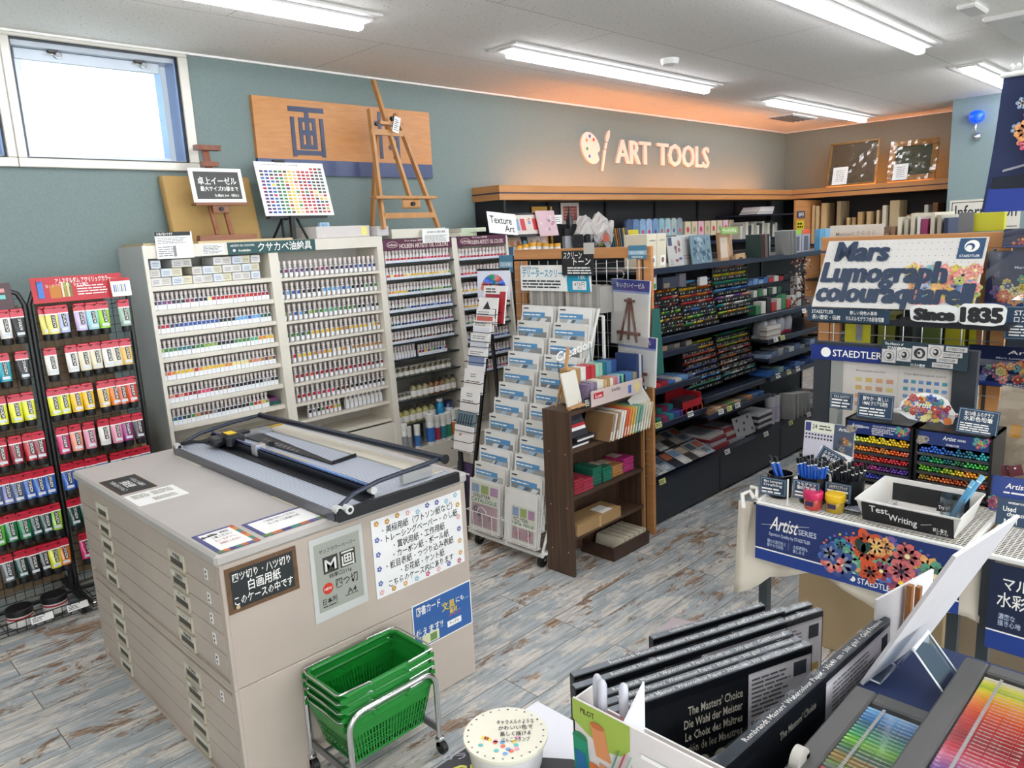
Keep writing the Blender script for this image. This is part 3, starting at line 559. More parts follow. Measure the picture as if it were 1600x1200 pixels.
# seventh row: white tubes and swatches, then jars, bottles and spray cans
for i in range(8): inst('large_paint_tube', TN, T_(2.945+i*.025, 4.08, .8185, s=.95), 'tall pale tube, %s from left above the small jars' % nth(i+1), 'paint tube', 'pale tubes above the jars', 'e4e0da')
for i, ch in enumerate('rpymlgbkcr'):
    nm, c = CN[ch]; inst('large_paint_tube', TH, T_(3.165+i*.0255, 4.08, .8185), '%s swatch tube, %s from left beside the pale tubes' % (nm, nth(i+1)), 'paint tube', 'swatch tubes above the jars', c)
def bottle_mesh(r, h, body, cap, lab, neck=.35, n=12):
    mb = MB(); b = mat(body, .15, 0, 0, coat=.5); mb.lathe([(r*.95, 0), (r, .004), (r, h*.62), (r*.8, h*.72), (r*neck, h*.80), (r*neck, h*.84)], b, n)
    mb.lathe([(r*neck*1.3, h*.84), (r*neck*1.3, h)], mat(cap, .4), n); mb.lathe([(r*1.01, h*.12), (r*1.01, h*.5)], mat(lab, .6), n, caps=False)
    o = mb.build('x'); me = o.data; bpy.data.objects.remove(o); return me
JA = bottle_mesh(.022, .07, '6f6a50', '9a958c', 'dedad2', .8); BO = [bottle_mesh(.026, .11, c, '3a302a', 'e2ded8') for c in ('8a8460', '7a5230', 'a8a468', 'b8a860')]; SPR = {}
for i in range(11): inst('medium_jar', JA, T_(2.95+i*.047, 4.085, .6955), 'small glass jar with pale label, %s from left on its dark shelf' % nth(i+1), 'jar', 'painting medium jars', None)
for i in range(4): inst('medium_jar', JA, T_(2.95+i*.034, 4.085, .533, s=.8), 'tiny bottle, %s from left beside the brown glass bottles' % nth(i+1), 'bottle', 'tiny bottles at the left of the shelf', None)
for i in range(8): inst('oil_bottle', BO[(0, 0, 0, 1, 1, 1, 0, 0)[i]], T_(3.095+i*.051, 4.085, .5325), 'glass bottle of painting oil, %s from left on the upper bottle shelf' % nth(i+1), 'bottle', 'upper row of oil bottles', None)
for i in range(6): inst('oil_bottle', BO[(3, 2, 2, 2, 2, 0)[i]], T_(2.96+i*.056, 4.085, .3705, s=1.05), 'yellowish oil bottle, %s from left on the lower bottle shelf' % nth(i+1), 'bottle', 'lower row of oil bottles', None)
BB = bottle_mesh(.028, .12, '1f8fc4', 'e4e4e0', '2a9ad0', .6); inst('oil_bottle', BB, T_(3.32, 4.085, .3705), 'bright blue plastic bottle with a white cap beside the oil bottles', 'bottle', None)
BD = bottle_mesh(.03, .09, '3a4a78', '2c3450', 'd8dce4', .8); inst('medium_jar', BD, T_(3.40, 4.085, .3705), 'dark blue lidded jar at the right end of the lower bottle shelf', 'jar', None)
def can(c, capc, h=.19, r=.026):
    mb = MB(); mb.lathe([(r, 0), (r, h*.72), (r*.8, h*.77)], mat('e2e2de', .3, .2), 12); mb.lathe([(r*.98, h*.77), (r*.98, h*.99), (r*.9, h)], mat(capc, .35), 12); mb.lathe([(r*1.012, h*.1), (r*1.012, h*.56)], mat(c, .4), 12, caps=False)
    o = mb.build('x'); me = o.data; bpy.data.objects.remove(o); return me
cans = [(2.95, 4.03, '8a8c90', 1), (3.00, 4.045, '9a9c9e', .85), (3.055, 4.02, '3a70b0', .85), (3.17, 4.02, '2f6cb8', 1.15), (3.235, 4.03, 'a83452', 1), (3.29, 4.03, '2a8088', 1), (3.345, 4.04, '2e8468', 1), (3.40, 4.04, 'd8743a', 1.05), (3.455, 4.05, 'c8c8c4', 1.05), (3.21, 4.11, 'b8b8b8', 1), (3.28, 4.12, 'b8b8b8', 1.1), (3.35, 4.12, 'c4c4c4', 1.1), (3.42, 4.13, 'c4c4c4', 1.1)]
NM = {'8a8c90': 'grey', '9a9c9e': 'pale grey', '3a70b0': 'blue-based short', '2f6cb8': 'large blue', 'a83452': 'raspberry', '2a8088': 'teal', '2e8468': 'green', 'd8743a': 'orange', 'c8c8c4': 'plain white', 'b8b8b8': 'plain', 'c4c4c4': 'plain'}
for i, (x, y, c, s) in enumerate(cans):
    lab = '%s banded spray can, front row on the white base beside the flat file cabinet' % NM[c] if i < 9 else 'plain white-capped spray can, %s from left in the back row' % nth(i-8)
    inst('spray_can', can(c, 'e6e4de'), T_(x, y, .2005, s=s), lab, 'spray can', 'spray cans on the base')
# boxes on top of the units
mb = MB(T_(2.46, 4.08, 1.6335, rz=.12)); mb.box((0, 0, 0), (.42, .22, .07), mat('cfc9c6', .6), bev=.002); mb.box((.35, -.0006, .01), (.40, 0, .065), mat('e8e08a', .6)); mb.lines(.0, 0, .001, .001, 1, INK); one('carton', mb, 'flat white carton with yellow note on top of the white shelving', 'carton')
mb = MB(T_(2.90, 4.08, 1.6335)); mb.box((0, 0, 0), (.09, .2, .062), mat('c8c4c6', .6), bev=.002); one('carton', mb, 'small white carton beside the flat carton on the shelving', 'carton')
mb = MB(T_(3.02, 4.09, 1.61)); mb.box((0, 0, 0), (.46, .24, .062), mat('dad6c6', .6), bev=.002); one('carton', mb, 'long cream carton on top of the left maroon-headed unit', 'carton')
mb = MB(FA(3.24, 4.052, 1.575)); mb.box((0, 0, 0), (.235, .09, .002), PAPER); mb.text('JAPANESE OIL 油彩 価格表', .12, .07, .012, INK, .0025, .16); mb.lines(.02, .005, .22, .05, 5, INK, .0025, .3); one('price_notice', mb, 'white price notice overlapping the left maroon header', 'notice')
for i, (x, rz_) in enumerate(((3.66, .25), (3.73, -.1))): mb = MB(T_(x, 4.14, 1.605+.03*i, rz=rz_, rx=.0)); mb.box((-.1, -.06, 0), (.12, .1, .028), mat('e0dcd0', .6)); mb.box((-.098, -.064, .004), (.11, -.06, .024), mat('b9c8a8', .6)); one('booklet_bundle', mb, ['pale booklet bundle lying askew on the right maroon-headed unit', 'upper pale booklet bundle on the right maroon-headed unit'][i], 'booklets')
# cardboard behind the table easel
mb = MB(frame((1.70, 4.30, 1.634), (1, 0, 0), (0, .22, 1))); mb.box((0, 0, -.03), (.52, .385, .0), mat('b08f58', .8), bev=.003); mb.box((0, 0, 0), (.012, .385, .001), mat('8c7040', .8)); one('cardboard_box', mb, 'large flat brown cardboard box leaning on the wall behind the small easel', 'box')
for i, (a, b_, lab) in enumerate(((1.35+.10, 1.70, 'left'), (1.69, 2.29, 'right'))): pass
MB()
mb = MB(T_(1.47, 4.09, 1.6325)); mb.box((-.01, 0, 0), (.25, .3, .012), mat('b8a47e', .6)); one('drawing_board', mb, 'tan board lying on the left end of the white shelving', 'board')
mb = MB(T_(1.735, 4.065, 1.6325)); mb.box((0, 0, 0), (.555, .3, .012), mat('cdb68e', .6)); one('drawing_board', mb, 'thin wooden board under the small brown easel', 'board')

# ---------------------------------------------------------------- easels and chart on top
DW = wood('red_wood', '6a3a22', '84492c', (30, 30, 8), .4)
DWP = wood('mid_wood', '7a4a30', '8e5a3c', (8, 30, 30), .4)
t = empty('table_easel', 'small reddish brown table easel on the white shelving', 'easel', (1.93, 4.2, 1.6455)); T0 = T_(-1.93, -4.2, -1.6455)
mb = MB(T0); mb.box((1.765, 4.11, 1.6455), (2.095, 4.15, 1.675), DWP); mb.box((1.83, 4.15, 1.6455), (1.86, 4.38, 1.665), DWP); mb.box((2.0, 4.15, 1.6455), (2.03, 4.38, 1.665), DWP); mb.build('base', t)
mb = MB(T0); mb.bar((1.875, 4.13, 1.675), (1.875, 4.19, 1.845), .022, .018, DWP, (1, 0, 0)); mb.bar((1.955, 4.13, 1.675), (1.955, 4.19, 1.845), .022, .018, DWP, (1, 0, 0)); mb.build('upright', t)
mb = MB(T0); mb.bar((1.92, 4.19, 1.81), (1.92, 4.27, 2.16), .034, .018, DW, (1, 0, 0)); mb.build('mast', t)
mb = MB(T0); mb.box((1.86, 4.235, 2.138), (2.0, 4.28, 2.165), DW); mb.box((1.875, 4.22, 2.05), (1.97, 4.25, 2.075), DW); mb.build('top_clamp', t)
mb = MB(T0); mb.box((1.78, 4.14, 1.835), (2.08, 4.20, 1.848), DWP); mb.box((1.875, 4.15, 1.795), (1.965, 4.19, 1.834), DWP); mb.cyl((1.92, 4.152, 1.815), (1.92, 4.138, 1.815), .012, BLACK, 10); mb.build('tray', t)
F = frame((1.78, 4.165, 1.8495), (1, 0, 0), (0, .2, 1)); mb = MB(F); mb.box((0, 0, 0), (.30, .19, .008), WHITE, bev=.002); mb.rect(.022, .018, .278, .170, .0086, mat('4c4c4a', .7)); mb.text('卓上イーゼル', .15, .118, .034, WTXT, .009, .22); mb.text('最大サイズF3横まで', .155, .075, .022, WTXT, .009, .215); mb.text('価格¥3,300（税込）', .19, .038, .014, WTXT, .009, .14)
one('chalkboard_sign', mb, 'white-framed black sign standing on the small brown easel', 'sign')
# black metal table easel with colour chart
t = empty('table_easel', 'black metal table easel behind the colour chart', 'easel', (2.35, 4.2, 1.6325)); T0 = T_(-2.35, -4.2, -1.6325)
mb = MB(T0); mb.tube([(2.255, 4.10, 1.634), (2.30, 4.19, 1.80)], .008, BLACK); mb.build('leg', t); mb = MB(T0); mb.tube([(2.41, 4.10, 1.634), (2.38, 4.19, 1.80)], .008, BLACK); mb.build('leg', t)
mb = MB(T0); mb.tube([(2.32, 4.36, 1.634), (2.34, 4.21, 1.80)], .008, BLACK); mb.build('leg', t)
mb = MB(T0); mb.box((2.32, 4.115, 1.634), (2.345, 4.14, 1.77), BLACK); mb.bar((2.335, 4.20, 1.75), (2.335, 4.27, 2.09), .02, .014, BLACK, (1, 0, 0)); mb.box((2.315, 4.235, 2.085), (2.385, 4.262, 2.10), BLACK); mb.build('mast', t)
mb = MB(T0); mb.box((2.20, 4.135, 1.757), (2.58, 4.185, 1.770), BLACK); mb.build('tray', t)
F = frame((2.185, 4.158, 1.7715), (1, 0, 0), (0, .27, 1)); mb = MB(F); mb.box((0, 0, 0), (.455, .325, .006), WHITE); rg = random.Random(3)
hue = ['5a3a70', '3a4a90', '3a6ab0', '3a6a5a', '3f8a4a', 'c8a83a', 'e2c84a', 'd8b890', 'c04a3a', 'b02a3a', 'b83a4a', '5a3a34', '4a4440', '55605a']
for r in range(14):
    for c in range(14):
        if r == 0 and c < 11: continue
        h = hue[c]; 
        if c == 11 and r == 9: h = 'e03a5a'
        if c == 13 and r in (11, 12, 13): h = ('e0483a', 'e07a4a', 'e8c83a')[r-11]
        if rg.random() < .3: h = rg.choice(hue)
        mb.rect(.022+c*.030, .282-r*.0205, .022+c*.030+.022, .282-r*.0205+.012, .0064, mat(h, .4, 0, .1))
mb.text('KUSAKABE ARTISTS OIL COLOUR 色見本', .16, .308, .009, GREYTX, .0064, .24); one('colour_chart', mb, 'white board of printed paint swatches standing on the black easel', 'colour chart')
F = frame((2.505, 4.10, 1.6325), (1, 0, 0), (0, .05, 1)); mb = MB(F); mb.box((0, 0, -.03), (.065, .095, 0), mat('9fc0d8', .4), bev=.002); mb.lines(.008, .03, .055, .09, 6, mat('3a6aa0', .5), .0006, .4); mb.rect(.01, .008, .05, .024, .0006, mat('e6eef4')); one('product_box', mb, 'small light blue box next to the black easel legs', 'box')
# large studio easel
LWD = wood('beech', 'b07c48', 'c08e5a', (20, 20, 5), .4)
t = empty('studio_easel', 'tall light wooden studio easel standing on top of the shelving', 'easel', (3.15, 4.15, 1.6)); T0 = T_(-3.15, -4.15, -1.6)
z0 = 1.6335
mb = MB(T0); mb.bar((2.935, 4.055, 1.675), (2.992, 4.19, 2.43), .034, .02, LWD, (0, 1, 0)); mb.build('front_leg', t)
mb = MB(T0); mb.bar((3.385, 4.055, 1.675), (3.195, 4.19, 2.42), .034, .02, LWD, (0, 1, 0)); mb.build('front_leg', t)
mb = MB(T0); mb.bar((3.075, 4.385, 1.675), (3.07, 4.24, 2.28), .034, .02, LWD, (0, 1, 0)); mb.build('rear_leg', t)
mb = MB(T0); mb.bar((3.20, 4.10, 1.86), (3.07, 4.235, 2.62), .032, .02, LWD, (0, 1, 0)); mb.build('mast', t)
mb = MB(T0); mb.box((2.965, 4.15, 2.27), (3.22, 4.17, 2.305), LWD); mb.build('crossbar', t)
mb = MB(T0); mb.box((2.945, 4.05, 1.74), (3.365, 4.07, 1.775), LWD); mb.build('crossbar', t)
mb = MB(T0); mb.box((2.88, 4.03, 1.862), (3.375, 4.085, 1.882), LWD, bev=.003); mb.box((3.09, 4.04, 1.80), (3.24, 4.06, 1.862), LWD, bev=.01); mb.lathe([(.014, 0), (.014, .02)], BLACK, 10, T_(3.165, 4.04, 1.83, rx=pi/2)); mb.build('tray', t)
mb = MB(T0); mb.box((3.03, 4.135, 2.335), (3.13, 4.16, 2.355), LWD); mb.lathe([(.015, 0), (.015, .025)], BLACK, 10, T_(3.13, 4.15, 2.375, rx=pi/2)); mb.lathe([(.012, 0), (.012, .02)], BLACK, 10, T_(2.99, 4.13, 2.33, rx=pi/2)); mb.build('clamp', t)
mb = MB(T0 @ frame((3.135, 4.12, 2.39), (.9, 0, -.25), (.25, 0, .9))); mb.box((0, -.1, 0), (.05, 0, .001), PAPER); mb.lines(.006, -.09, .045, -.015, 6, INK, .0015, .4); mb.build('price_tag', t)
for x, y, z in ((2.935, 4.055, 1.654), (3.385, 4.055, 1.654), (3.075, 4.385, 1.654)): pass

# ================================================================ ACRYLIC TUBE RACKS
def acr_mesh(h=.15, w=.05):
    mb = MB(); hd = mat('c4223a', .3); blk = BLACK; n = 12; V = []; F_ = []
    secs = [(0, .46, .30), (.25, .47, .27), (.6, .49, .16), (1, .5, .03)]   # z frac, half width, half depth
    zb, zt = .028, h*.75
    for f, hw, hd_ in secs:
        for i in range(n):
            a = 2*pi*i/n; V.append((hw*w*cos(a), hd_*w*sin(a)*1.1, zb + (zt-zb)*f))
    for k in range(3):
        for i in range(n): F_.append((k*n+i, k*n+(i+1) % n, (k+1)*n+(i+1) % n, (k+1)*n+i))
    mb.add(V, F_, TINT_G, None, True)
    mb.lathe([(w*.40, 0), (w*.43, .004), (w*.43, .026), (w*.3, .028)], blk, 12)
    mb.box((-w*.5, -.003, zt), (w*.5, .003, h-.008), hd); mb.box((-w*.46, -.010, h-.010), (w*.46, .010, h), hd, bev=.002)
    mb.box((-w*.49, -.0036, zt-.001), (w*.49, .0036, zt+.004), WHITE)
    F = frame((0, -w*.345, zb+.005), (1, 0, 0), (0, .16, 1)); 
    mb.box((-.004, .022, -.001), (.012, .078, .0016), blk, F); mb.text('ACRYLIC', .004, .05, .011, WTXT, .0022, .052, 'c', F, pi/2)
    mb.rect(-.015, .004, .014, .016, .0035, mat('c8ccd0', .5), F)
    o = mb.build('x'); me = o.data; bpy.data.objects.remove(o); return me
AM = acr_mesh()
AC = {'Y': ('pale yellow', 'e6dc7a'), 'L': ('pale periwinkle', 'b8c0e8'), 'v': ('pale lilac', 'ceb8dc'), 'a': ('pale aqua', '9ccfd4'), 'g': ('lime green', '9ccc3c'), 's': ('sage green', '9ab4a0'), 'w': ('white', 'e6e2da'), 'c': ('cream', 'e2d8bc'), 'n': ('naples yellow', 'e0b860'), 'l': ('lemon yellow', 'd8d82e'), 'y': ('golden yellow', 'e8b81c'), 'o': ('orange', 'e07a1c'), 'O': ('dark orange', 'c8541c'), 'r': ('vermilion', 'd4381a'), 'R': ('red', 'b01e2c'), 'D': ('deep red', '8a1a2c'),
      'p': ('pink', 'dc8aa4'), 'q': ('hot pink', 'cc2a6c'), 'f': ('salmon pink', 'e8947c'), 'm': ('magenta', '9c2a80'), 'x': ('dark plum', '3c2436'), 'b': ('blue', '2a5cb0'), 'B': ('dark blue', '1e3068'), 'k': ('black', '1c1c20'), 't': ('turquoise', '1c98a8'), 'e': ('sky blue', '78b4dc'), 'G': ('green', '1c7a48'), 'H': ('dark green', '14443c'), 'S': ('grey', '5c5c5e'), 'P': ('soft violet', '7a78b8'), 'd': ('slate blue', '4c5c80'), 'h': ('bright green', '5cb43c')}
RZ = [1.250, 1.068, .886, .706, .536, .365, .192]
RIGHTR = [[(.905, 'Y'), (.925, 'Y'), (.972, 'L'), (1.045, 'v'), (1.093, 'a'), (1.142, 'g'), (1.232, 's')], [(.90, 'w'), (.985, 'w'), (1.035, 'c'), (1.085, 'c'), (1.135, 'w'), (1.172, 'c'), (1.215, 'n')], [(.885, 'l'), (.925, 'l'), (.975, 'y'), (1.025, 'y'), (1.09, 'n'), (1.14, 'o'), (1.172, 'O'), (1.215, 'r')], [(.895, 'R'), (.95, 'f'), (1.005, 'p'), (1.07, 'w'), (1.122, 'p'), (1.17, 'm'), (1.22, 'x')], [(.89, 'b'), (.94, 'b'), (.99, 'B'), (1.04, 'b'), (1.10, 'e'), (1.145, 'B'), (1.19, 'B'), (1.235, 'b')], [(.89, 'H'), (.94, 'H'), (1.0, 'k')], [(.915, 'q'), (.965, 'h')]]
for k in (0, 4): pass
RIGHTR[3][0] = (.895, 'q')
LEFTR = [[(.70, 'S'), (.75, 'w'), (.80, 'k')], [(.67, 'P'), (.72, 't'), (.79, 'k')], [(.64, 'g'), (.68, 'l'), (.735, 'l'), (.785, 'l')], [(.60, 'R'), (.655, 'R'), (.71, 'D'), (.765, 'R'), (.80, 'D')], [(.61, 'd'), (.65, 'P'), (.69, 'd'), (.735, 'b'), (.775, 'b'), (.815, 'b')], [(.59, 'h'), (.64, 'G'), (.69, 'G'), (.735, 'H'), (.775, 'H'), (.815, 'g')], [(.60, 'S'), (.655, 'H'), (.70, 'k'), (.745, 'k'), (.785, 'l'), (.825, 'o')]]
rgb_names = ['top', 'second', 'third', 'fourth', 'fifth', 'sixth', 'lowest']
for side, rows_ in (('right', RIGHTR), ('left', LEFTR)):
    for r, row in enumerate(rows_):
        for i, (x, ch) in enumerate(row):
            nm, c = AC[ch]; fy = 3.80 if not (i and x - row[i-1][0] < .03) else 3.775
            inst('acrylic_tube', AM, T_(x, fy + .006*(i % 2), RZ[r]-.012, rx=-.06), '%s acrylic tube, %s from left, %s row of the %s wire rack' % (nm, nth(i+1), rgb_names[r], side), 'paint tube', 'acrylic tubes hanging on the wire racks', c)
BACKC = CARDD
for side, x0, x1 in (('right', .865, 1.275), ('left', .43, .845)):
    t = empty('wire_rack', 'tall black wire display rack of acrylic tubes, %s of the two' % side, 'display rack', (x0, 3.86, 0), 0, 'acrylic tube racks'); T0 = T_(-x0, -3.86, 0)
    mb = MB(T0)
    mb.tube([(x0, 3.86, .06), (x0, 3.86, 1.40), (x0+.02, 3.86, 1.45), (x0+.06, 3.86, 1.47), (x1-.06, 3.86, 1.47), (x1-.02, 3.86, 1.45), (x1, 3.86, 1.40), (x1, 3.86, .06)], .011, WIREB, 8)
    mb.tube([(x0, 3.66, .05), (x0, 4.2, .05)], .01, WIREB); mb.tube([(x1, 3.66, .05), (x1, 4.2, .05)], .01, WIREB); mb.tube([(x0, 3.86, .05), (x1, 3.86, .05)], .01, WIREB); mb.build('frame', t)
    mb = MB(T0)
    for i in range(1, 11): x = x0 + (x1-x0)*i/11; mb.tube([(x, 3.862, .08), (x, 3.862, 1.46)], .0018, WIREB, 4)
    for i in range(36): z = .08 + i*.0385; mb.tube([(x0, 3.862, z), (x1, 3.862, z)], .0018, WIREB, 4)
    mb.build('wire_grid', t)
    MB(T0).box((x0+.02, 3.875, .12), (x1-.1 if side == 'right' else x1-.02, 3.88, 1.40), mat('6e5a42', .8)).build('backing_card', t)
    mb = MB(T0)
    for r in range(7):
        z = RZ[r] + .12
        for i in range(9): x = x0+.03+i*(x1-x0-.05)/8.5; mb.tube([(x, 3.861, z), (x, 3.80, z+.004), (x, 3.77, z+.012)], .0022, WIREB, 4)
    mb.build('hooks', t)
    mb = MB(T0)   # bottom basket
    for i in range(13): x = x0 + (x1-x0)*i/12; mb.tube([(x, 3.855, .03), (x, 3.64, .03), (x, 3.63, .085)], .0018, WIREB, 4)
    for y in (3.64, 3.7, 3.76, 3.82): mb.tube([(x0, y, .03), (x1, y, .03)], .0018, WIREB, 4)
    for z in (.05, .085): mb.tube([(x0, 3.852, z), (x0, 3.633, z), (x1, 3.633, z), (x1, 3.852, z)], .0024, WIREB, 4)
    mb.build('basket', t)
    for x in (x0+.012, x1-.012):
        for y in (3.68, 4.18): mb = MB(T0); mb.cyl((x-.01, y, .022), (x+.01, y, .022), .021, CHROME if side == 'right' else BLACK, 12); mb.box((x-.014, y-.01, .02), (x+.014, y+.01, .05), CHROME); mb.build('caster', t)
def hdr(F, wd, ht, bgc, title, sub, lab, extra=None):
    mb = MB(F); mb.box((0, 0, 0), (wd, ht, .004), bgc); mb.text(title, wd*.57, ht*.82, .02, WTXT, .0046, wd*.62); mb.text(sub, wd*.38, ht*.64, .012, WTXT, .0046, wd*.46)
    if extra: extra(mb)
    return one('rack_header', mb, lab, 'sign')
def ex(mb):
    mb.box((.022, .02, .004), (.045, .095, .01), mat('2a6ab8', .3)); mb.box((.022, .085, .004), (.045, .1, .01), mat('c8303a')); mb.rect(.07, .018, .115, .075, .0046, mat('b8742c')); 
    for i in range(4): mb.rect(.118+i*.011, .02, .126+i*.011, .085, .0048, mat(('d8d0b0', '8aa040', 'c8c8a0', '5a7a3a')[i]))
    mb.lines(.18, .022, .31, .07, 4, WTXT, .0046, .35); mb.rect(.32, .02, .355, .09, .0046, mat('c8b8a0')); mb.lines(.325, .03, .35, .085, 5, INK, .0050)
hdr(frame((.875, 3.83, 1.40), (1, 0, 0), (0, .1, 1)), .375, .112, REDM, 'アムステルダム アクリリックカラー', 'カッチリ仕上がる、ツヤと弾力', 'red printed header card above the right acrylic rack', ex)
def ex2(mb):
    for i, c in enumerate(('9a9a2a', 'c88a8a', '5a3a8a', '6ab8b0')): mb.rect(.245+.05*(i % 2), .075-.028*(i//2), .285+.05*(i % 2), .092-.028*(i//2), .0046, mat(c, .5))
hdr(frame((.44, 3.83, 1.385), (1, 0, 0), (0, .1, 1)), .36, .115, mat('4a3438', .5), '120ml(単色)', '全色', 'dark brown header card above the left acrylic rack', ex2)
mb = MB(frame((1.19, 3.80, 1.405), (1, 0, 0), (0, .1, 1))); mb.box((0, 0, 0), (.085, .085, .002), PAPER); mb.rect(0, .07, .085, .085, .0025, REDM)
for i in range(7): mb.rect(.01+i*.008, .02, .015+i*.008, .055, .0026, mat(('3a4a9a', '6a8ac8', 'b8b06a', 'a8b8d8', '5a5aa8', 'c8c890', '4a6ab8')[i]))
one('leaflet', mb, 'small white leaflet pinned over the corner of the red header', 'leaflet')
def jar(x, y, lab):
    t = empty('gesso_jar', lab, 'jar', (x, y, .034)); mb = MB(); mb.lathe([(.048, 0), (.05, .005), (.05, .05)], mat('e6e4e0', .3), 20); mb.lathe([(.0503, .035), (.0503, .043)], REDM, 20, caps=False); mb.build('body', t)
    mb = MB(); mb.lathe([(.053, .05), (.053, .075), (.05, .078)], BLACK, 20); mb.build('lid', t)
jar(.60, 3.72, 'black-lidded white jar in the left rack basket, nearer the frame edge'); jar(.74, 3.74, 'black-lidded white jar in the left rack basket, next to the price card')
for i, x in enumerate((.62, .76)): mb = MB(frame((x, 3.626, .05), (1, 0, 0), (0, .3, 1))); mb.box((0, 0, 0), (.085, .03, .002), PAPER); mb.lines(.005, .005, .05, .025, 3, INK, .0025); one('price_card', mb, ['white price card on the basket edge below the first jar', 'white price card on the basket edge beside the second jar'][i], 'price card')
for i, (x, y, h, a) in enumerate(((1.30, 4.2, .75, .05), (1.335, 4.1, .6, -.05))): mb = MB(T_(x, y, 0, ry=a*0)); mb.box((0, 0, .001), (.03 if i else .05, .2, h), [CARDD, CARD][i], bev=.002); one('cardboard_box', mb, ['tall brown cardboard standing between the wire rack and white shelving', 'shorter brown cardboard beside the white shelving side'][i], 'box')

# ================================================================ FLAT FILE CABINET
def metal_paint(name, c, rough=.42):
    m, nt, b = nodes(name); L = nt.links.new; mp = mapping(nt, (3, 3, 3)); n = N(nt, 'TexNoise'); n.inputs['Scale'].default_value = 1; n.inputs['Detail'].default_value = 5
    L(mp.outputs[0], n.inputs['Vector']); c0 = lin(c); r = ramp(nt, [(.35, c), (.65, c)]); e = r.color_ramp.elements; e[0].color = tuple(x*.93 for x in c0[:3]) + (1,); e[1].color = tuple(x*1.05 for x in c0[:3]) + (1,)
    L(n.outputs[0], r.inputs[0]); L(r.outputs[0], b.inputs['Base Color']); b.inputs['Roughness'].default_value = rough; return m
CABM = metal_paint('cabinet_paint', 'b9ab9f'); CABT = metal_paint('cabinet_top_paint', 'b5afaa', .5); CABD = mat('4e483f', .6)
cx0, cx1, cy0, cy1 = .78, 1.682, 1.958, 3.21
HW = [(2.20, 2.316), (2.88, 2.994)]
def cabinet(zb, zt, lines_z, htops, lab, cap):
    t = empty('flat_file_cabinet', lab, 'cabinet', (cx0, cy0, zb), 0, 'stacked flat file cabinets'); T0 = T_(-cx0, -cy0, -zb)
    mb = MB(T0); mb.box((cx0+.008, cy0, zb+.0005), (cx1, cy1, zt), CABM, bev=.003)
    mb.box((cx0, cy0, zb+.0005), (cx0+.01, cy0+.022, zt), CABM); mb.box((cx0, cy1-.022, zb+.0005), (cx0+.01, cy1, zt), CABM); mb.box((cx0, cy0+.022, zt-.012), (cx0+.01, cy1-.022, zt), CABM); mb.box((cx0, cy0+.022, zb+.0005), (cx0+.01, cy1-.022, zb+.012), CABM)
    mb.build('body', t)
    for i in range(5):
        z1_ = lines_z[i] - .0015; z0_ = lines_z[i+1] + .0015
        mb = MB(T0); mb.box((cx0-.001, cy0+.024, z0_), (cx0+.0078, cy1-.024, z1_), CABM, bev=.001)
        # number sticker
        F = T0 @ FB(cx0-.0015, cy0+.10, (z0_+z1_)/2)
        if i < 5 and zb > .3 or i == 0: mb.M = I4; mb.box((0.0, -.016, 0), (.02, .016, .0015), PAPER, F); mb.rect(.006, .003, .014, .011, .0018, INK, F); mb.rect(.006, -.011, .014, -.003, .0018, INK, F)
        d = mb.build('drawer', t)
        for j, (ya, yb) in enumerate(HW):
            h1 = htops[i]; h0 = h1 - .052; F = T0 @ FB(cx0-.0012, yb, h0); wd = yb-ya; mb = MB()
            mb.box((0, 0, 0), (wd, .004, .007), mat('c4bcaa', .4), F); mb.box((0, .048, 0), (wd, .052, .006), mat('c4bcaa', .4), F); mb.box((0, .004, 0), (.004, .048, .006), mat('c4bcaa', .4), F); mb.box((wd-.004, .004, 0), (wd, .048, .006), mat('c4bcaa', .4), F)
            mb.box((.004, .026, .0005), (wd-.004, .048, .002), mat('d6d2c6', .6), F); mb.rect(.004, .004, wd-.004, .026, .0004, CABD, F)
            if j == 0 and not (zb < .3 and i > 1): mb.text(('木炭紙', '白画用紙大', 'ケント紙', 'ワトソン', '色画用紙')[i], wd/2, .037, .014, INK, .0025, wd*.5, 'c', F)
            mb.build('handle', d)
    if cap:
        mb = MB(T0); mb.box((cx0-.012, cy0-.008, .747), (cx1+.008, cy1+.008, .783), CABT, bev=.008); mb.build('top', t)
    return t
cabinet(0, .366, [.345, .288, .228, .168, .108, .045], [.330, .268, .207, .147, .088], 'lower grey metal flat file cabinet with five shallow drawers', False)
cabinet(.367, .747, [.741, .659, .596, .534, .470, .400], [.711, .645, .580, .513, .448], 'upper grey metal flat file cabinet carrying the paper cutter', True)
FC = lambda x, z: FA(x, cy0-.0012, z)
# signs on the cabinet end
mb = MB(FC(.792, .598)); mb.box((0, 0, 0), (.217, .135, .002), wood('sign_frame_wood', '5a4028', '6e5034', (40, 40, 40))); mb.rect(.013, .012, .204, .123, .0026, mat('23282a', .6)); mb.text('四ツ切り・八ツ切り', .108, .103, .021, WTXT, .0032, .178); mb.text('白画用紙', .112, .069, .026, WTXT, .0032, .10); mb.text('このケースの中です', .108, .034, .023, WTXT, .0032, .18); mb.disc(.026, .016, .006, .0034, mat('c8b080'), 10)
one('chalkboard_sign', mb, 'wood-framed black sign with white writing taped on the cabinet end', 'sign')
mb = MB(FC(1.05, .461)); mb.prism([(0, 0), (.192, .004), (.190, .270), (.002, .270)], 0, .0015, mat('c6c8c4', .3)); mb.rect(.016, .03, .178, .25, .0018, mat('a0a298', .4)); mb.text('サンフラワーペーパー', .098, .222, .012, INK, .0024, .13); mb.rect(.042, .148, .095, .202, .0022, mat('34342f', .5)); mb.text('M', .068, .175, .040, mat('deded8'), .003, .04); mb.rect(.102, .148, .158, .202, .0022, mat('34342f', .5)); mb.text('画', .13, .175, .042, mat('deded8'), .003, .044)
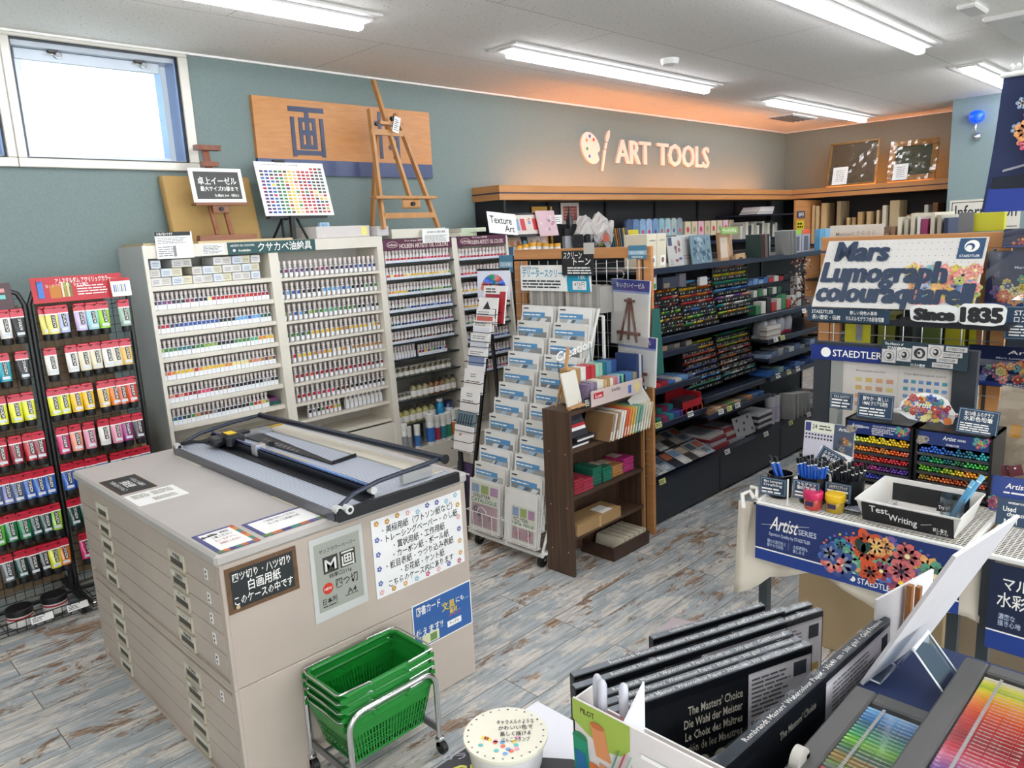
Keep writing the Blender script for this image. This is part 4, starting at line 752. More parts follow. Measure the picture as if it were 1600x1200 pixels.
mb.text('特厚口211g', .1, .136, .012, INK, .0024, .08); mb.disc(.052, .1, .018, .0024, mat('c8321e', .4), 16); mb.text('NEW', .052, .1, .009, WTXT, .003, .026); mb.text('四つ切', .12, .104, .026, INK, .0024, .08); mb.text('日本判', .055, .06, .016, INK, .0024, .05); mb.text('A4', .135, .066, .018, INK, .0024, .034); mb.lines(.03, .04, .085, .048, 1, INK, .0024); mb.lines(.11, .05, .16, .056, 1, INK, .0024)
one('paper_package', mb, 'grey plastic-wrapped drawing paper packet taped on the cabinet end', 'packet')
mb = MB(FC(1.275, .4545)); mb.box((0, 0, 0), (.382, .27, .0018), mat('ecebea', .5)); BK = mat('1e1e20', .6, 0, 0)
for i, (s, wd) in enumerate((('・美術用紙（ワトソン紙など）', .30), ('・トレーシングペーパー・のし紙', .33), ('・賞状用紙・工作用紙', .22), ('・カーボン紙・ボール紙', .24), ('・板目表紙・つづり込み表紙', .29), ('・お花紙・ケント紙', .19), ('こちらのケース内にあります', .28))): mb.text(s, .19 + .006*(i % 2), .225 - i*.0315, .0215, BK, .0024, wd)
rg = random.Random(5)
for i in range(26):
    if i < 9: x, y = .02+i*.042, .252 + rg.uniform(-.006, .008)
    elif i < 17: x, y = .02+(i-9)*.048, .016 + rg.uniform(-.004, .006)
    elif i < 21: x, y = .018, .05+(i-17)*.05
    else: x, y = .364, .04+(i-21)*.045
    c = rg.choice(['c05a80', '5a6ab0', 'd8a86a', '9ac0d4', 'e0b0b8', 'c8903a'])
    for k in range(5): a = 2*pi*k/5; mb.disc(x+.006*cos(a), y+.006*sin(a), .0042, .0022, mat(c, .5), 7)
    mb.disc(x, y, .003, .0026, mat('f2e8c0'), 6)
one('poster', mb, 'large white paper list with small printed flowers taped on the cabinet end', 'poster')
mb = MB(FC(1.408, .205)); mb.box((0, 0, 0), (.268, .17, .0016), PAPER); mb.rect(.004, .004, .264, .166, .002, mat('2c5c9c', .45)); mb.text('図書カード…', .082, .140, .026, WTXT, .0026, .13); mb.text('文具', .16, .113, .026, YEL, .0026, .06); mb.text('にも…', .225, .118, .018, WTXT, .0026, .06); mb.text('画材…', .19, .088, .018, YEL, .0026, .05); mb.text('使えます!!', .07, .058, .026, WTXT, .0026, .12); mb.rect(.035, .008, .11, .046, .0024, mat('d8d8b0')); mb.rect(.07, .012, .10, .04, .0027, mat('6a8a4a')); mb.prism([(.15, .03), (.215, .03), (.215, .052), (.15, .052)], .002, .0024, WHITE); mb.text('サンデル', .182, .041, .011, INK, .0028, .045); mb.lines(.16, .066, .215, .076, 1, mat('a04a6a'), .0026)
one('poster', mb, 'blue notice with white and yellow writing at the lower corner of the cabinet', 'poster')
# papers on the top
FT = lambda x, y: frame((x, y, .7836), (1, 0, 0), (0, 1, 0))
mb = MB(FT(.785, 2.73) @ Matrix.Rotation(.0, 4, 'Z')); mb.box((0, 0, 0), (.125, .225, .001), mat('4a3420', .6)); mb.rect(.008, .01, .118, .215, .0014, mat('23282a', .6)); mb.text('画用紙', .063, .112, .028, WTXT, .0018, .09, 'c', None, pi/2); mb.text('こちらの引き出し', .03, .112, .014, WTXT, .0018, .16, 'c', None, pi/2); mb.text('お取り下さい', .096, .112, .014, WTXT, .0018, .13, 'c', None, pi/2); one('chalkboard_sign', mb, 'small dark sign lying flat at the far left of the cabinet top', 'sign')
mb = MB(FT(.785, 2.55)); mb.box((0, 0, 0), (.165, .15, .001), PAPER); 
for i, (a, b_, c, d) in enumerate(((.015, .085, .07, .135), (.08, .085, .15, .135), (.06, .02, .14, .06))): mb.lines(a, b_, c, d, 5, mat('8a8470'), .0014, .5, .1)
one('price_notice', mb, 'white sheet with printed tables flat beside the small dark sign', 'notice')
def patch(x, y, wd, h, lab, arrow, txt):
    mb = MB(FT(x, y)); mb.box((0, 0, 0), (wd, h, .001), mat('4a4a80', .5)); 
    for i in range(7): c = ('5a7a3a', 'c8703a', '3a3a70', '3a8070', 'b86a3a', '6a5a90', '5a8a4a')[i]; mb.rect(wd*i/7, 0, wd*(i+1)/7, .018, .0014, mat(c)); mb.rect(wd-.014, h*i/7, wd, h*(i+1)/7, .0015, mat(('b8583a', '3a8070', 'c8803a')[i % 3]))
    mb.rect(.012, .018, wd-.014, h-.014, .0017, PAPER)
    if arrow: mb.rect(.02, h-.045, .06, h-.037, .002, INK); mb.poly([(.02, h-.055), (.02, h-.028), (.010, h-.041)], .002, INK)
    for i, (s, c) in enumerate(txt): mb.text(s, wd*.52, h-.035-i*.028, .014, c, .0021, wd*.5)
    one('notice_card', mb, lab, 'notice')
patch(.785, 1.955, .122, .185, 'colour-edged card with a black arrow at the near cabinet corner', True, (('紙類を・紙製品', INK), ('ご覧ください', INK), ('レジへ', REDM), ('お持ちください', REDM)))
patch(.925, 1.965, .205, .15, 'colour-edged card with small printing beside the arrow card', False, (('ご自由にお使いください', INK), ('カッターご利用の方', INK)))
mb = MB(FT(1.108, 2.04)); mb.box((0, 0, 0), (.05, .24, .0008), mat('d0c8b4', .5)); one('tape_strip', mb, 'cream tape strip stuck on the cabinet top by the cutter front', 'tape')
mb = MB(FT(1.105, 2.84)); mb.box((0, 0, 0), (.017, .24, .0008), mat('d8d2c4', .5)); one('tape_strip', mb, 'narrow cream tape strip beside the far end of the cutter', 'tape')
# ---------------------------------------------------------------- rotary paper cutter
ALU = mat('a9b2c0', .28, .75); CBK = mat('17181c', .35); 
def cutter_bed():
    m, nt, b = nodes('ribbed_aluminium'); L = nt.links.new; tc = N(nt, 'TexCoord'); wv = N(nt, 'TexWave'); wv.bands_direction = 'X'; wv.inputs['Scale'].default_value = 32; L(tc.outputs['Object'], wv.inputs['Vector'])
    r = ramp(nt, [(.1, '949cac'), (.35, 'c8ceda')]); L(wv.outputs[0], r.inputs[0]); L(r.outputs[0], b.inputs['Base Color']); b.inputs['Metallic'].default_value = .2; b.inputs['Roughness'].default_value = .35
    bp = N(nt, 'Bump'); bp.inputs['Strength'].default_value = .3; bp.inputs['Distance'].default_value = .002; L(wv.outputs[0], bp.inputs['Height']); L(bp.outputs[0], b.inputs['Normal']); return m
t = empty('paper_cutter', 'long rotary paper cutter with ribbed aluminium bed on the file cabinet', 'paper cutter', (1.12, 1.90, .7836)); T0 = T_(-1.12, -1.90, -.7836)
zt = .812; BED = cutter_bed()
mb = MB(T0); mb.box((1.125, 1.905, .790), (1.60, 3.10, zt), BED); mb.box((1.118, 1.905, .7838), (1.126, 3.10, zt+.003), mat('6e7078', .3, .7)); mb.build('bed', t)
mb = MB(T0); mb.box((1.12, 1.885, .7838), (1.60, 1.905, zt+.006), CBK, bev=.002); mb.build('end_bar', t); mb = MB(T0); mb.box((1.12, 3.10, .7838), (1.60, 3.118, zt+.006), CBK, bev=.002); mb.build('end_bar', t)
mb = MB(T0); mb.box((1.225, 1.92, zt), (1.255, 3.08, zt+.006), CBK); mb.box((1.262, 1.92, zt), (1.275, 3.08, zt+.010), CBK); mb.build('cutting_strip', t)
mb = MB(T0); mb.box((1.260, 1.93, zt+.012), (1.283, 3.07, zt+.033), mat('1a1d26', .25, .3)); mb.cyl((1.271, 1.93, zt+.038), (1.271, 3.07, zt+.037), .006, mat('8aa4d8', .12, 1), 12); mb.build('rail', t)  # pale blue rod puts the black rail's highlight into the colour
mb = MB(T0); mb.box((1.245, 2.86, zt+.012), (1.315, 2.96, zt+.058), CBK, bev=.012); mb.box((1.20, 2.90, zt+.010), (1.26, 2.99, zt+.045), CBK, bev=.012); mb.box((1.255, 2.885, zt+.0585), (1.29, 2.935, zt+.0605), YEL); mb.cyl((1.25, 2.86, zt+.02), (1.25, 2.86, zt+.05), .018, CBK, 14); mb.tube([(1.20, 2.95, zt+.03), (1.16, 3.02, zt+.03), (1.135, 3.09, zt+.012)], .007, CBK); mb.build('cutter_head', t)
mb = MB(T0); mb.box((1.255, 2.66, zt+.006), (1.30, 2.70, zt+.05), mat('c0c0c0', .3, .8), bev=.004); mb.build('rail_clamp', t)
mb = MB(T0); mb.box((1.30, 2.44, zt+.0005), (1.345, 2.72, zt+.004), mat('d8b030', .4)); mb.box((1.30, 2.96, zt+.0005), (1.32, 3.08, zt+.004), mat('d8b030', .4)); mb.build('scale', t)
# triangular fence plate
mb = MB(T0); mb.prism([(1.37, 2.99), (1.45, 2.99), (1.40, 2.36), (1.385, 2.34)], zt+.001, zt+.007, CBK); mb.text('SAFETY CUTTER', 0, 0, .02, mat('b0aeb0'), .0001, .2, 'c', T0 @ frame((1.405, 2.82, zt+.0074), (.06, -1, 0), (1, .06, 0)) @ Matrix.Identity(4)) if 0 else None
mb.bar((1.392, 2.345, zt+.004), (1.50, 2.36, zt+.004), .02, .006, CBK); mb.cyl((1.38, 2.78, zt+.007), (1.38, 2.78, zt+.02), .012, CBK, 10)
for i in range(9): mb.disc(1.405-.0015*i, 2.88-.035*i, .012, zt+.0074, mat('8a8a90', .5), 8, .007, .4, T0 if 0 else None)
mb.build('fence_plate', t)
mb = MB(T0); mb.box((1.505, 1.95, zt+.0005), (1.58, 3.05, zt+.006), mat('cfc8b8', .45)); mb.build('cover_plate', t)
mb = MB(T0); mb.box((1.31, 3.0, zt), (1.50, 3.05, zt+.018), mat('a8a8aa', .3, .7)); mb.box((1.33, 2.99, zt+.018), (1.40, 3.04, zt+.03), CBK, bev=.005); mb.box((1.28, 3.055, zt), (1.58, 3.07, zt+.012), mat('b8982a', .4)); mb.build('gauge', t)
mb = MB(T0); mb.cyl((1.575, 1.93, zt+.05), (1.50, 3.10, zt+.06), .013, mat('1d2230', .25), 12); mb.cyl((1.575, 1.925, zt+.05), (1.575, 1.93, zt+.05), .017, CBK, 12)
mb.tube([(1.14, 1.915, zt+.008), (1.20, 1.92, zt+.034), (1.30, 1.93, zt+.046), (1.56, 1.95, zt+.048)], .008, mat('232a3c', .25), 8); mb.tube([(1.145, 3.09, zt+.012), (1.22, 3.085, zt+.04), (1.36, 3.09, zt+.055), (1.50, 3.10, zt+.06)], .008, mat('232a3c', .3), 8); mb.build('lift_frame', t)
for x, y in ((1.132, 1.912), (1.155, 1.893), (1.13, 3.09)): mb = MB(T0); mb.cyl((x, y-.018, zt+.006), (x, y+.006, zt+.006), .014, mat('c8c8c6', .3), 12); mb.cyl((x, y-.019, zt+.006), (x, y-.0181, zt+.006), .007, CBK, 10); mb.build('pivot_knob', t)
mb = MB(T0); mb.box((1.40, 1.935, zt+.006), (1.52, 1.955, zt+.040), mat('c2c2c0', .3, .6)); mb.build('end_bracket', t); mb = MB(T0); mb.cyl((1.27, 1.912, zt+.026), (1.27, 1.935, zt+.026), .012, mat('d0d0cc', .3), 12); mb.build('stop_knob', t)

# ================================================================ SHOPPING BASKETS ON A CART
GB = bpy.data.materials.new('green_plastic'); GB.use_nodes = True; b_ = GB.node_tree.nodes['Principled BSDF']; b_.inputs['Base Color'].default_value = lin('18862e'); b_.inputs['Roughness'].default_value = .3; b_.inputs['Transmission Weight'].default_value = .12; b_.inputs['Subsurface Weight'].default_value = 0
def basket_meshes():
    W2, D2, H = .163, .100, .155; nx, ny = 26, 16
    # tapered walls as a lattice of bars with slots low down, solid band above
    def pt(u, f):   # u around 0..4, f height fraction
        k = .78 + .22*f; a, b = W2*k, D2*k; s = int(u) % 4; q = u - int(u); c = [(-a, -b), (a, -b), (a, b), (-a, b)]
        p0, p1 = c[s], c[(s+1) % 4]; return (p0[0]+(p1[0]-p0[0])*q, p0[1]+(p1[1]-p0[1])*q, H*f)
    mb = MB()
    def quad(u0, u1, f0, f1): mb.add([pt(u0, f0), pt(u1, f0), pt(u1, f1), pt(u0, f1)], [(0, 1, 2, 3)], GB)
    E = 1e-6
    for s in range(4):
        n = nx if s % 2 == 0 else ny
        for (f0, f1) in ((0, .06), (.62, .80), (.80, 1)): quad(s, s+1-E, f0, f1)
        for k in range(4):
            fa = .06 + k*.14; quad(s, s+1-E, fa+.115, fa+.14)
            for i in range(n): quad(s+(i+.0)/n, s+(i+.42)/n, fa, fa+.115)
    k = .78; a, b = W2*k, D2*k; n2 = 12
    for i in range(n2): mb.box((-a + 2*a*i/n2, -b, 0), (-a + 2*a*(i+.6)/n2, b, .003), GB)
    for i in range(8): mb.box((-a, -b + 2*b*i/8, 0), (a, -b + 2*b*(i+.5)/8, .003), GB)
    # rim
    r = .008; pts = [(-W2, -D2), (W2, -D2), (W2, D2), (-W2, D2)]
    mb.tube([(-W2, -D2+.02, H), (-W2+.02, -D2, H), (W2-.02, -D2, H), (W2, -D2+.02, H), (W2, D2-.02, H), (W2-.02, D2, H), (-W2+.02, D2, H), (-W2, D2-.02, H)], r, GB, 8, True)
    mb.box((-W2-.006, -D2-.006, H-.02), (W2+.006, -D2-.002, H-.004), GB); mb.box((-W2-.006, D2+.002, H-.02), (W2+.006, D2+.006, H-.004), GB)
    for sy in (-1, 1):
        for x in (-.06, .06): mb.cbox((x, sy*(D2+.004), H-.004), (.018, .013, .018), GB, None, .004)
    o = mb.build('bb'); basket = o.data; bpy.data.objects.remove(o)
    res = [basket]
    for sy in (-1, 1):
        mb = MB(); mb.tube([(-.06, sy*(D2+.006), H+.002), (-.07, sy*(D2+.004), H+.010), (-W2-.004, sy*(D2-.002), H+.010), (-W2-.010, sy*(D2-.01), H+.010), (-W2-.010, sy*.008, H+.012)] if sy < 0 else [(.06, D2+.006, H+.002), (.07, D2+.004, H+.010), (W2+.004, D2-.002, H+.010), (W2+.010, D2-.01, H+.010), (W2+.010, .008, H+.012)], .0028, CHROME, 6)
        mb2 = mb; 
        if sy < 0: mb.tube([(-W2-.010, -.008, H+.012), (-W2-.010, D2-.03, H+.010), (-W2+.0, D2+.004, H+.010), (-.07, D2+.006, H+.008)], .0028, CHROME, 6)
        else: mb.tube([(W2+.010, .008, H+.012), (W2+.010, -D2+.03, H+.010), (W2, -D2-.004, H+.010), (.07, -D2-.006, H+.008)], .0028, CHROME, 6)
        o = mb.build('hh'); res.append(o.data); bpy.data.objects.remove(o)
    return res
BSK, H1, H2 = basket_meshes()
bx, by, ba = 1.147, 1.835, .0
for i in range(4):
    t = empty('shopping_basket', ['green plastic shopping basket at the bottom of the nested stack', 'green shopping basket second from the bottom of the stack', 'green shopping basket just below the topmost one', 'topmost green shopping basket, open inside'][i], 'basket', (bx, by, .098 + i*.029), ba, 'nested shopping baskets')
    for nm, me in (('basket_body', BSK), ('handle', H1), ('handle', H2)): o = bpy.data.objects.new(nm, me); COL.objects.link(o); o.parent = t
t = empty('basket_cart', 'chrome tube basket stand on casters in front of the file cabinet', 'cart', (bx, by, 0), ba)
for sy in (-1, 1):
    y = sy*.119; mb = MB(); pts = [(-.158, y, .05), (-.158, y, .235)] + [(-.158+.05*(1-cos(a)), y, .235+.05*sin(a)) for a in (.3, .6, .9, 1.2, 1.57)] + [(.158-.05*(1-cos(a)), y, .235+.05*sin(a)) for a in (1.57, 1.2, .9, .6, .3)] + [(.158, y, .235), (.158, y, .05)]
    mb.tube(pts, .0088, CHROME, 12); mb.build('frame', t)
mb = MB()
for x in (-.153, .153): mb.box((x-.004, -.119, .075), (x+.004, .119, .098), STEEL)
for y in (-.05, .05): mb.box((-.153, y-.006, .086), (.153, y+.006, .094), STEEL)
mb.build('support', t)
for x in (-.158, .158):
    for y in (-.119, .119): mb = MB(); mb.lathe([(.015, .044), (.015, .050), (.009, .054)], CHROME, 12, T_(x, y, 0)); mb.box((x-.009, y-.009, .022), (x+.009, y+.009, .044), CHROME); mb.cyl((x-.009, y-.010, .0205), (x+.009, y-.010, .0205), .02, BLACK, 16); mb.build('caster', t)

# ================================================================ SCREEN TONE RACK
t = empty('screen_tone_rack', 'white wire rack with stepped pockets of screen tone packets on casters', 'display rack', (2.52, 2.6, 0)); T0 = T_(-2.52, -2.6, 0)
def tier(k): return (2.455 + .0405*k, .16 + .0775*k)   # x of the pocket front, z of its floor
mb = MB(T0)
for y in (2.352, 2.60, 2.862): mb.bar((2.48, y, .07), (2.97, y, 1.22), .009, .009, WIREW, (0, 1, 0)); mb.bar((2.47, y, .08), (3.0, y, .08), .016, .016, WIREW, (0, 1, 0)); mb.bar((3.0, y, .08), (3.0, y, 1.18), .012, .012, WIREW, (0, 1, 0))
mb.tube([(2.49, 2.352, .07), (2.49, 2.862, .07)], .011, WIREW, 8); mb.tube([(3.0, 2.352, .07), (3.0, 2.862, .07)], .011, WIREW, 8); mb.tube([(3.0, 2.352, 1.18), (3.0, 2.862, 1.18)], .006, WIREW, 8)
mb.build('frame', t)
for x, y in ((2.51, 2.38), (2.51, 2.83), (2.98, 2.38), (2.98, 2.83)): mb = MB(T0); mb.cyl((x, y-.01, .028), (x, y+.01, .028), .027, BLACK, 14); mb.box((x-.012, y-.014, .03), (x+.016, y+.014, .07), CHROME); mb.build('caster', t)
cols_y = [(2.85, 2.615), (2.59, 2.362)]
for c, (ya, yb) in enumerate(cols_y):
    for k in range(12):
        x, z = tier(k); mb = MB(T0); zf = z - .05
        mb.tube([(x+.03, ya, zf+.10), (x-.006, ya, zf+.10), (x-.006, yb, zf+.10), (x+.03, yb, zf+.10)], .0022, WIREW, 5); mb.tube([(x+.03, ya, zf), (x-.004, ya, zf), (x-.004, yb, zf), (x+.03, yb, zf)], .0022, WIREW, 5)
        for q in (.2, .5, .8): y = ya + (yb-ya)*q; mb.tube([(x+.05, y, zf), (x-.006, y, zf), (x-.006, y, zf+.10)], .0018, WIREW, 4)
        ym = (ya+yb)/2; mb.tube([(x-.006, ym + .035*cos(a), zf + .10 + .035*sin(a)) for a in (0, .5, 1, 1.57, 2.1, 2.6, 3.14)], .0018, WIREW, 4); mb.build('pocket', t)
SEN = [mat('e4e2dc', .5), mat('dedbd3', .5), mat('e8e6e2', .5)]
PG = [mat('8a8a88', .5, 0, .3), mat('a2a09c', .5, 0, .3), mat('74767a', .5, 0, .3), mat('b4b4b0', .5, 0, .2)]; BLB = mat('5a93c0', .45)
rg = random.Random(11)
for c, (ya, yb) in enumerate(cols_y):
    for k in range(12):
        for j in range(3):
            x, z = tier(k); wd = ya - yb - .012; ht = .265; lean = .10; mb = MB(frame((x + .002 + j*.0085, ya - .004 - j*.003, z - .048), (0, -1, 0), (lean + .05*j, 0, 1)))
            mb.prism([(0, 0), (wd, 0), (wd, ht-.012), (wd-.012, ht-.003), (0, ht)], -.005, 0, SEN[(k+j) % 3])
            if j == 0:
                if k == 0 or False:
                    mb.rect(.012 if c == 0 else .05, .012, wd-.006, .255 if c == 0 else .19, .0006, mat('d2d4c4', .5)); x0_ = .012 if c == 0 else .05; wv_ = wd-.006-x0_; tp = .19 if c == 0 else .13
                    for q in range(3): mb.rect(x0_+.006+q*wv_/3, tp+.006, x0_+wv_*(q+.9)/3, tp+.05, .0009, mat(('8a9ab8', '9aa86a', 'b08aa8')[q], .5, 0, .2))
                    mb.text('DELETER', x0_+wv_*.40, tp-.008, .018, INK, .0009, wv_*.6); mb.text('CATALOGUE', x0_+wv_*.48, tp-.032, .022, mat('2a7a5a'), .0009, wv_*.92)
                    mb.rect(x0_+.008, .02, x0_+wv_-.008, tp-.05, .0009, mat('b49aa0', .5, 0, .3)); flowers(mb, x0_+.03, .03, x0_+wv_-.03, tp-.06, 5, .001, .018, 3+c, None, ['b8707c', 'c8a0a8', '8a8088', '9a8aa0'])
                elif k % 1 == 0:
                    mb.rect(.012, .02, wd-.010, ht-.055, .0006, PG[rg.randrange(4)]); mb.rect(.010, ht-.062, wd-.05*rg.random()-.008, ht-.036, .0009, BLB); mb.rect(.012, ht-.020, .05, ht-.013, .0006, INK)
                    mb.lines(.014, ht-.056, wd-.08, ht-.043, 1, WTXT, .0012, .5)
                    for q in range(3): a = rg.random()*.1; mb.poly([(.02+a, ht-.062-.05), (.06+a, ht-.065), (.10+a, ht-.066), (.05+a, ht-.12)], .0009+.0001*q, mat(('d8dada', '5a6a78', 'a8bccc')[q], .5))
            if j == 0: lab = 'screen tone packet at the front of the %s pocket from the bottom, %s column' % (nth(k+1), 'left right'.split()[c])
            else: lab = 'screen tone packet %s behind the front one, %s pocket from bottom, %s column' % (('', 'directly', 'second')[j], nth(k+1), 'left right'.split()[c])
            if k == 0 and j == 0: lab = 'tone catalogue with pink drawing in the lowest pocket of the %s column' % 'left right'.split()[c]
            one('screen_tone_packet' if not (k == 0 and j == 0) else 'catalogue', mb, lab, 'packet' if not (k == 0 and j == 0) else 'catalogue', 'screen tone packets in the stepped rack')
# DELETER sign on top
mb = MB(FB(2.985, 2.90, 1.30)); mb.box((0, 0, 0), (.49, .135, .003), PAPER); CY = mat('1c93b4', .45); mb.prism([(.335, 0), (.33, .06), (.345, .125), (.37, .14), (.40, .115), (.43, .115), (.455, .14), (.475, .09), (.485, 0)], .003, .0036, CY)
mb.text('DELETER screen', .075, .122, .014, mat('3a7a90'), .004, .12); mb.text('デリータースクリーン', .175, .092, .036, CY, .004, .32); mb.lines(.015, .012, .30, .060, 3, INK, .004, .5); mb.text('1枚', .432, .078, .024, WTXT, .0042, .045); mb.rect(.37, .010, .46, .054, .0042, PAPER); mb.text('473円', .415, .038, .020, GREYTX, .0046, .07); mb.text('(税込)', .415, .020, .010, GREYTX, .0046, .03)
one('rack_header', mb, 'white and cyan price sign standing on top of the screen tone rack', 'sign')
for c, (ya, yb) in enumerate(cols_y):
    mb = MB()
    for j in range(9): y = yb + (ya-yb)*(j+.5)/9; mb.box((2.992, y-.0118, 1.192), (3.10, y+.0118, 1.325+.004*(j % 2)), mat(('9a9690', '8a8680', 'aaa69c')[j % 3], .6))
    one('packet_block', mb, 'block of grey packet edges under the %s half of the tone rack header' % ('left', 'right')[c], 'packets')
# the stand of small books to its left
t = empty('book_stand', 'slim dark wire stand of booklets behind the left side of the tone rack', 'display rack', (2.60, 3.0, 0)); T0 = T_(-2.60, -3.0, 0)
mb = MB(T0); mb.bar((2.50, 2.93, 0.012), (2.60, 3.02, .012), .03, .02, BLACK); mb.bar((2.50, 2.93, .01), (2.56, 3.0, .5), .025, .015, BLACK, (0, 1, 0)); mb.bar((2.60, 3.02, .01), (2.85, 3.02, 1.15), .02, .012, BLACK, (0, 1, 0)); mb.bar((2.60, 3.02, .012), (2.95, 3.02, .012), .03, .02, BLACK); mb.bar((2.85, 3.02, 1.15), (2.93, 3.02, .01), .02, .012, BLACK, (0, 1, 0)); mb.build('frame', t)
def pocket(x, z, ya=3.03, yb=2.88): mb = MB(T0); mb.tube([(x+.03, ya, z), (x-.012, ya, z), (x-.012, yb, z), (x+.03, yb, z)], .002, BLACK, 5); mb.tube([(x+.03, ya, z-.05), (x-.012, ya, z-.05), (x-.012, yb, z-.05), (x+.03, yb, z-.05)], .002, BLACK, 5); mb.build('pocket', t)
bk = [(.08, 'f', 2.50, '3a2c40', 'tall dark packet with a purple band hanging low on the booklet stand', .36, .12), (.50, 'e', 2.535, 'e8e4e0', 'white booklet with a small orange bird drawing, lowest on the stand', .14, .15), (.60, 'e', 2.56, '6a8088', 'striped grey-green booklet above the bird booklet', .11, .15), (.70, 'w', 2.595, 'dcd6d4', 'pale booklet with brown lettering above the striped one', .13, .15), (.80, 'w', 2.63, 'dcd6d4', 'pale booklet with grey lettering in the middle of the stand', .13, .15), (.905, 'w', 2.665, '7a88a8', 'booklet with a grey-blue lower half', .13, .14), (.985, 'w', 2.69, 'c8c8d0', 'lilac-grey booklet with dark title band', .13, .14), (1.06, 'w', 2.715, 'd8d4d8', 'white booklet just below the salmon-topped booklet', .12, .14), (1.11, 'w', 2.74, 'c8685a', 'booklet with a salmon band along its top', .13, .14), (1.15, 'w', 2.76, 'e0dede', 'white booklet with a black diamond picture', .15, .15), (1.16, 'w', 2.79, 'b02834', 'large white booklet with a dark red cover block at the top', .2, .18)]
for i, (z, _, x, c, lab, ht, wd) in enumerate(bk):
    ya = 3.02 if wd > .145 else 3.01; ya = 3.03 - .0*i
    if i: pocket(x, z+.04)
    mb = MB(frame((x, ya, z-.02), (0, -1, 0), (.18, 0, 1))); mb.box((0, 0, -.006), (wd, ht, 0), mat('e6e2de' if i not in (0, 2) else c, .5), bev=.001)
    if i == 0: mb.rect(0, ht*.72, wd, ht*.98, .0006, mat('4a3a5c')); mb.lines(.01, ht*.8, wd-.01, ht*.86, 1, WTXT, .001)
    elif i == 1: mb.disc(.05, .09, .012, .0006, mat('b06a3a'), 8, .006, .5)
    elif i == 2: [mb.poly([(.01+q*.02, .03), (.02+q*.02, .03), (.03+q*.02, ht-.01), (.02+q*.02, ht-.01)], .0006, mat('2c3a40')) for q in range(6)]; mb.rect(.03, .01, .11, .025, .0008, PAPER)
    elif i in (3, 4): mb.lines(.02, .05, wd-.02, .07, 2, mat('6a4a3a'), .0006, .5); mb.lines(.05, .085, wd-.05, .11, 2, GREYTX, .0006)
    elif i == 9: mb.poly([(.03, .08), (.06, .04), (.10, .08), (.07, .13)], .0006, mat('2c2c30')); mb.rect(.11, .04, .14, .09, .0006, INK)
    elif i == 10: mb.rect(.02, .01, wd-.045, ht*.78, .0006, mat('962436', .4)); mb.rect(wd-.05, 0, wd-.005, ht*.85, .0008, mat('b03038', .4)); mb.lines(.02, ht*.8, .12, ht*.95, 2, INK, .0006)
    else: mb.rect(.008, ht*.3, wd-.008, ht*.7, .0006, mat(c, .5)); mb.lines(.015, ht*.75, wd-.02, ht*.92, 2, GREYTX, .0008)
    one('booklet', mb, lab, 'booklet', 'booklets on the slim stand')
# tent sign
mb = MB(frame((2.86, 3.12, 1.245), (.25, -1, 0), (.06, 0, 1))); mb.box((0, 0, 0), (.21, .175, .003), mat('d8dae8', .15)); mb.rect(0, .168, .21, .18, .0034, BLACK); mb.rect(0, 0, .21, .010, .0034, BLACK); rg = random.Random(2)
for i in range(26): a = .1 + (i % 13)*.23; r = .045 + .02*(i//13); mb.disc(.105+.9*r*cos(a)*1.1, .05+1.3*r*sin(a), .022, .0036+.00004*i, mat(('2a8a5a', '3a5ac0', '4a7ad8', 'c04a4a', 'd87a5a', 'c88ab0', '3a9a7a')[i % 7], .4), 9, .016)
mb.lines(.04, .075, .17, .10, 2, mat('20202a'), .0052, .5); mb.text('つぎあしくたしい', .11, .045, .018, mat('20202a'), .0052, .15); one('tent_sign', mb, 'colourful rainbow sign card in a clear holder left of the tone rack header', 'sign')

# ================================================================ BROWN BOOKCASE
WAL = wood('walnut', '3c2b20', '5a4231', (60, 60, 2.2), .5); WALH = wood('walnut_shelf', '3c2b20', '5a4231', (2.2, 60, 60), .5); LIP = wood('light_edge', '94683f', 'a67a4e', (60, 60, 4), .5)
t = empty('bookcase', 'narrow dark walnut bookcase beside the screen tone rack', 'bookcase', (2.515, 2.18, 0)); T0 = T_(-2.515, -2.18, 0); ZT = .80
mb = MB(T0); mb.box((2.515, 2.18, 0.001), (2.532, 2.345, ZT), WAL)
for z in (.12, .34, .6): 
    for y in (2.21, 2.31): mb.cyl((2.5145, y, z), (2.5138, y, z), .0035, mat('b8a890'), 8)
mb.build('side_panel', t)
mb = MB(T0); mb.box((3.085, 2.195, .001), (3.10, 2.345, ZT), WAL); mb.box((3.085, 2.18, .001), (3.10, 2.195, ZT), LIP); mb.build('side_panel', t)
MB(T0).box((2.532, 2.34, .03), (3.085, 2.345, ZT), WAL).build('back_panel', t)
for z in (ZT, .622, .397, .198): mb = MB(T0); mb.box((2.532, 2.183, z-.018), (3.085, 2.34, z), WALH); mb.build('shelf', t)
mb = MB(frame((2.86, 2.12, 0.0), (1, 0, 0), (0, 1, 0))); 
t = empty('wooden_tray', 'low dark wooden tray on the floor under the brown bookcase', 'tray', (2.77, 2.14, 0), 0)
mb = MB(); DT = wood('tray_wood', '35231a', '4a3226', (3, 30, 30), .45)
for a, b_ in (((0, 0, .001), (.30, .21, .01)), ((0, 0, .01), (.30, .01, .068)), ((0, .20, .01), (.30, .21, .068)), ((0, .01, .01), (.01, .20, .068)), ((.29, .01, .01), (.30, .20, .068))): mb.box(a, b_, DT)
mb.build('tray_body', t)
for i in range(16): mb = MB(T_(2.835+i*.0135, 2.152, .0115, ry=.25)); mb.box((0, 0, 0), (.006, .16, .075), mat(('cfc6b0', 'd8d0bc', 'b8ae98')[i % 3], .6)); one('packet_card', mb, 'cream card packet in the floor tray, %s from the left' % nth(i+1), 'packet', 'cream packets in the floor tray')
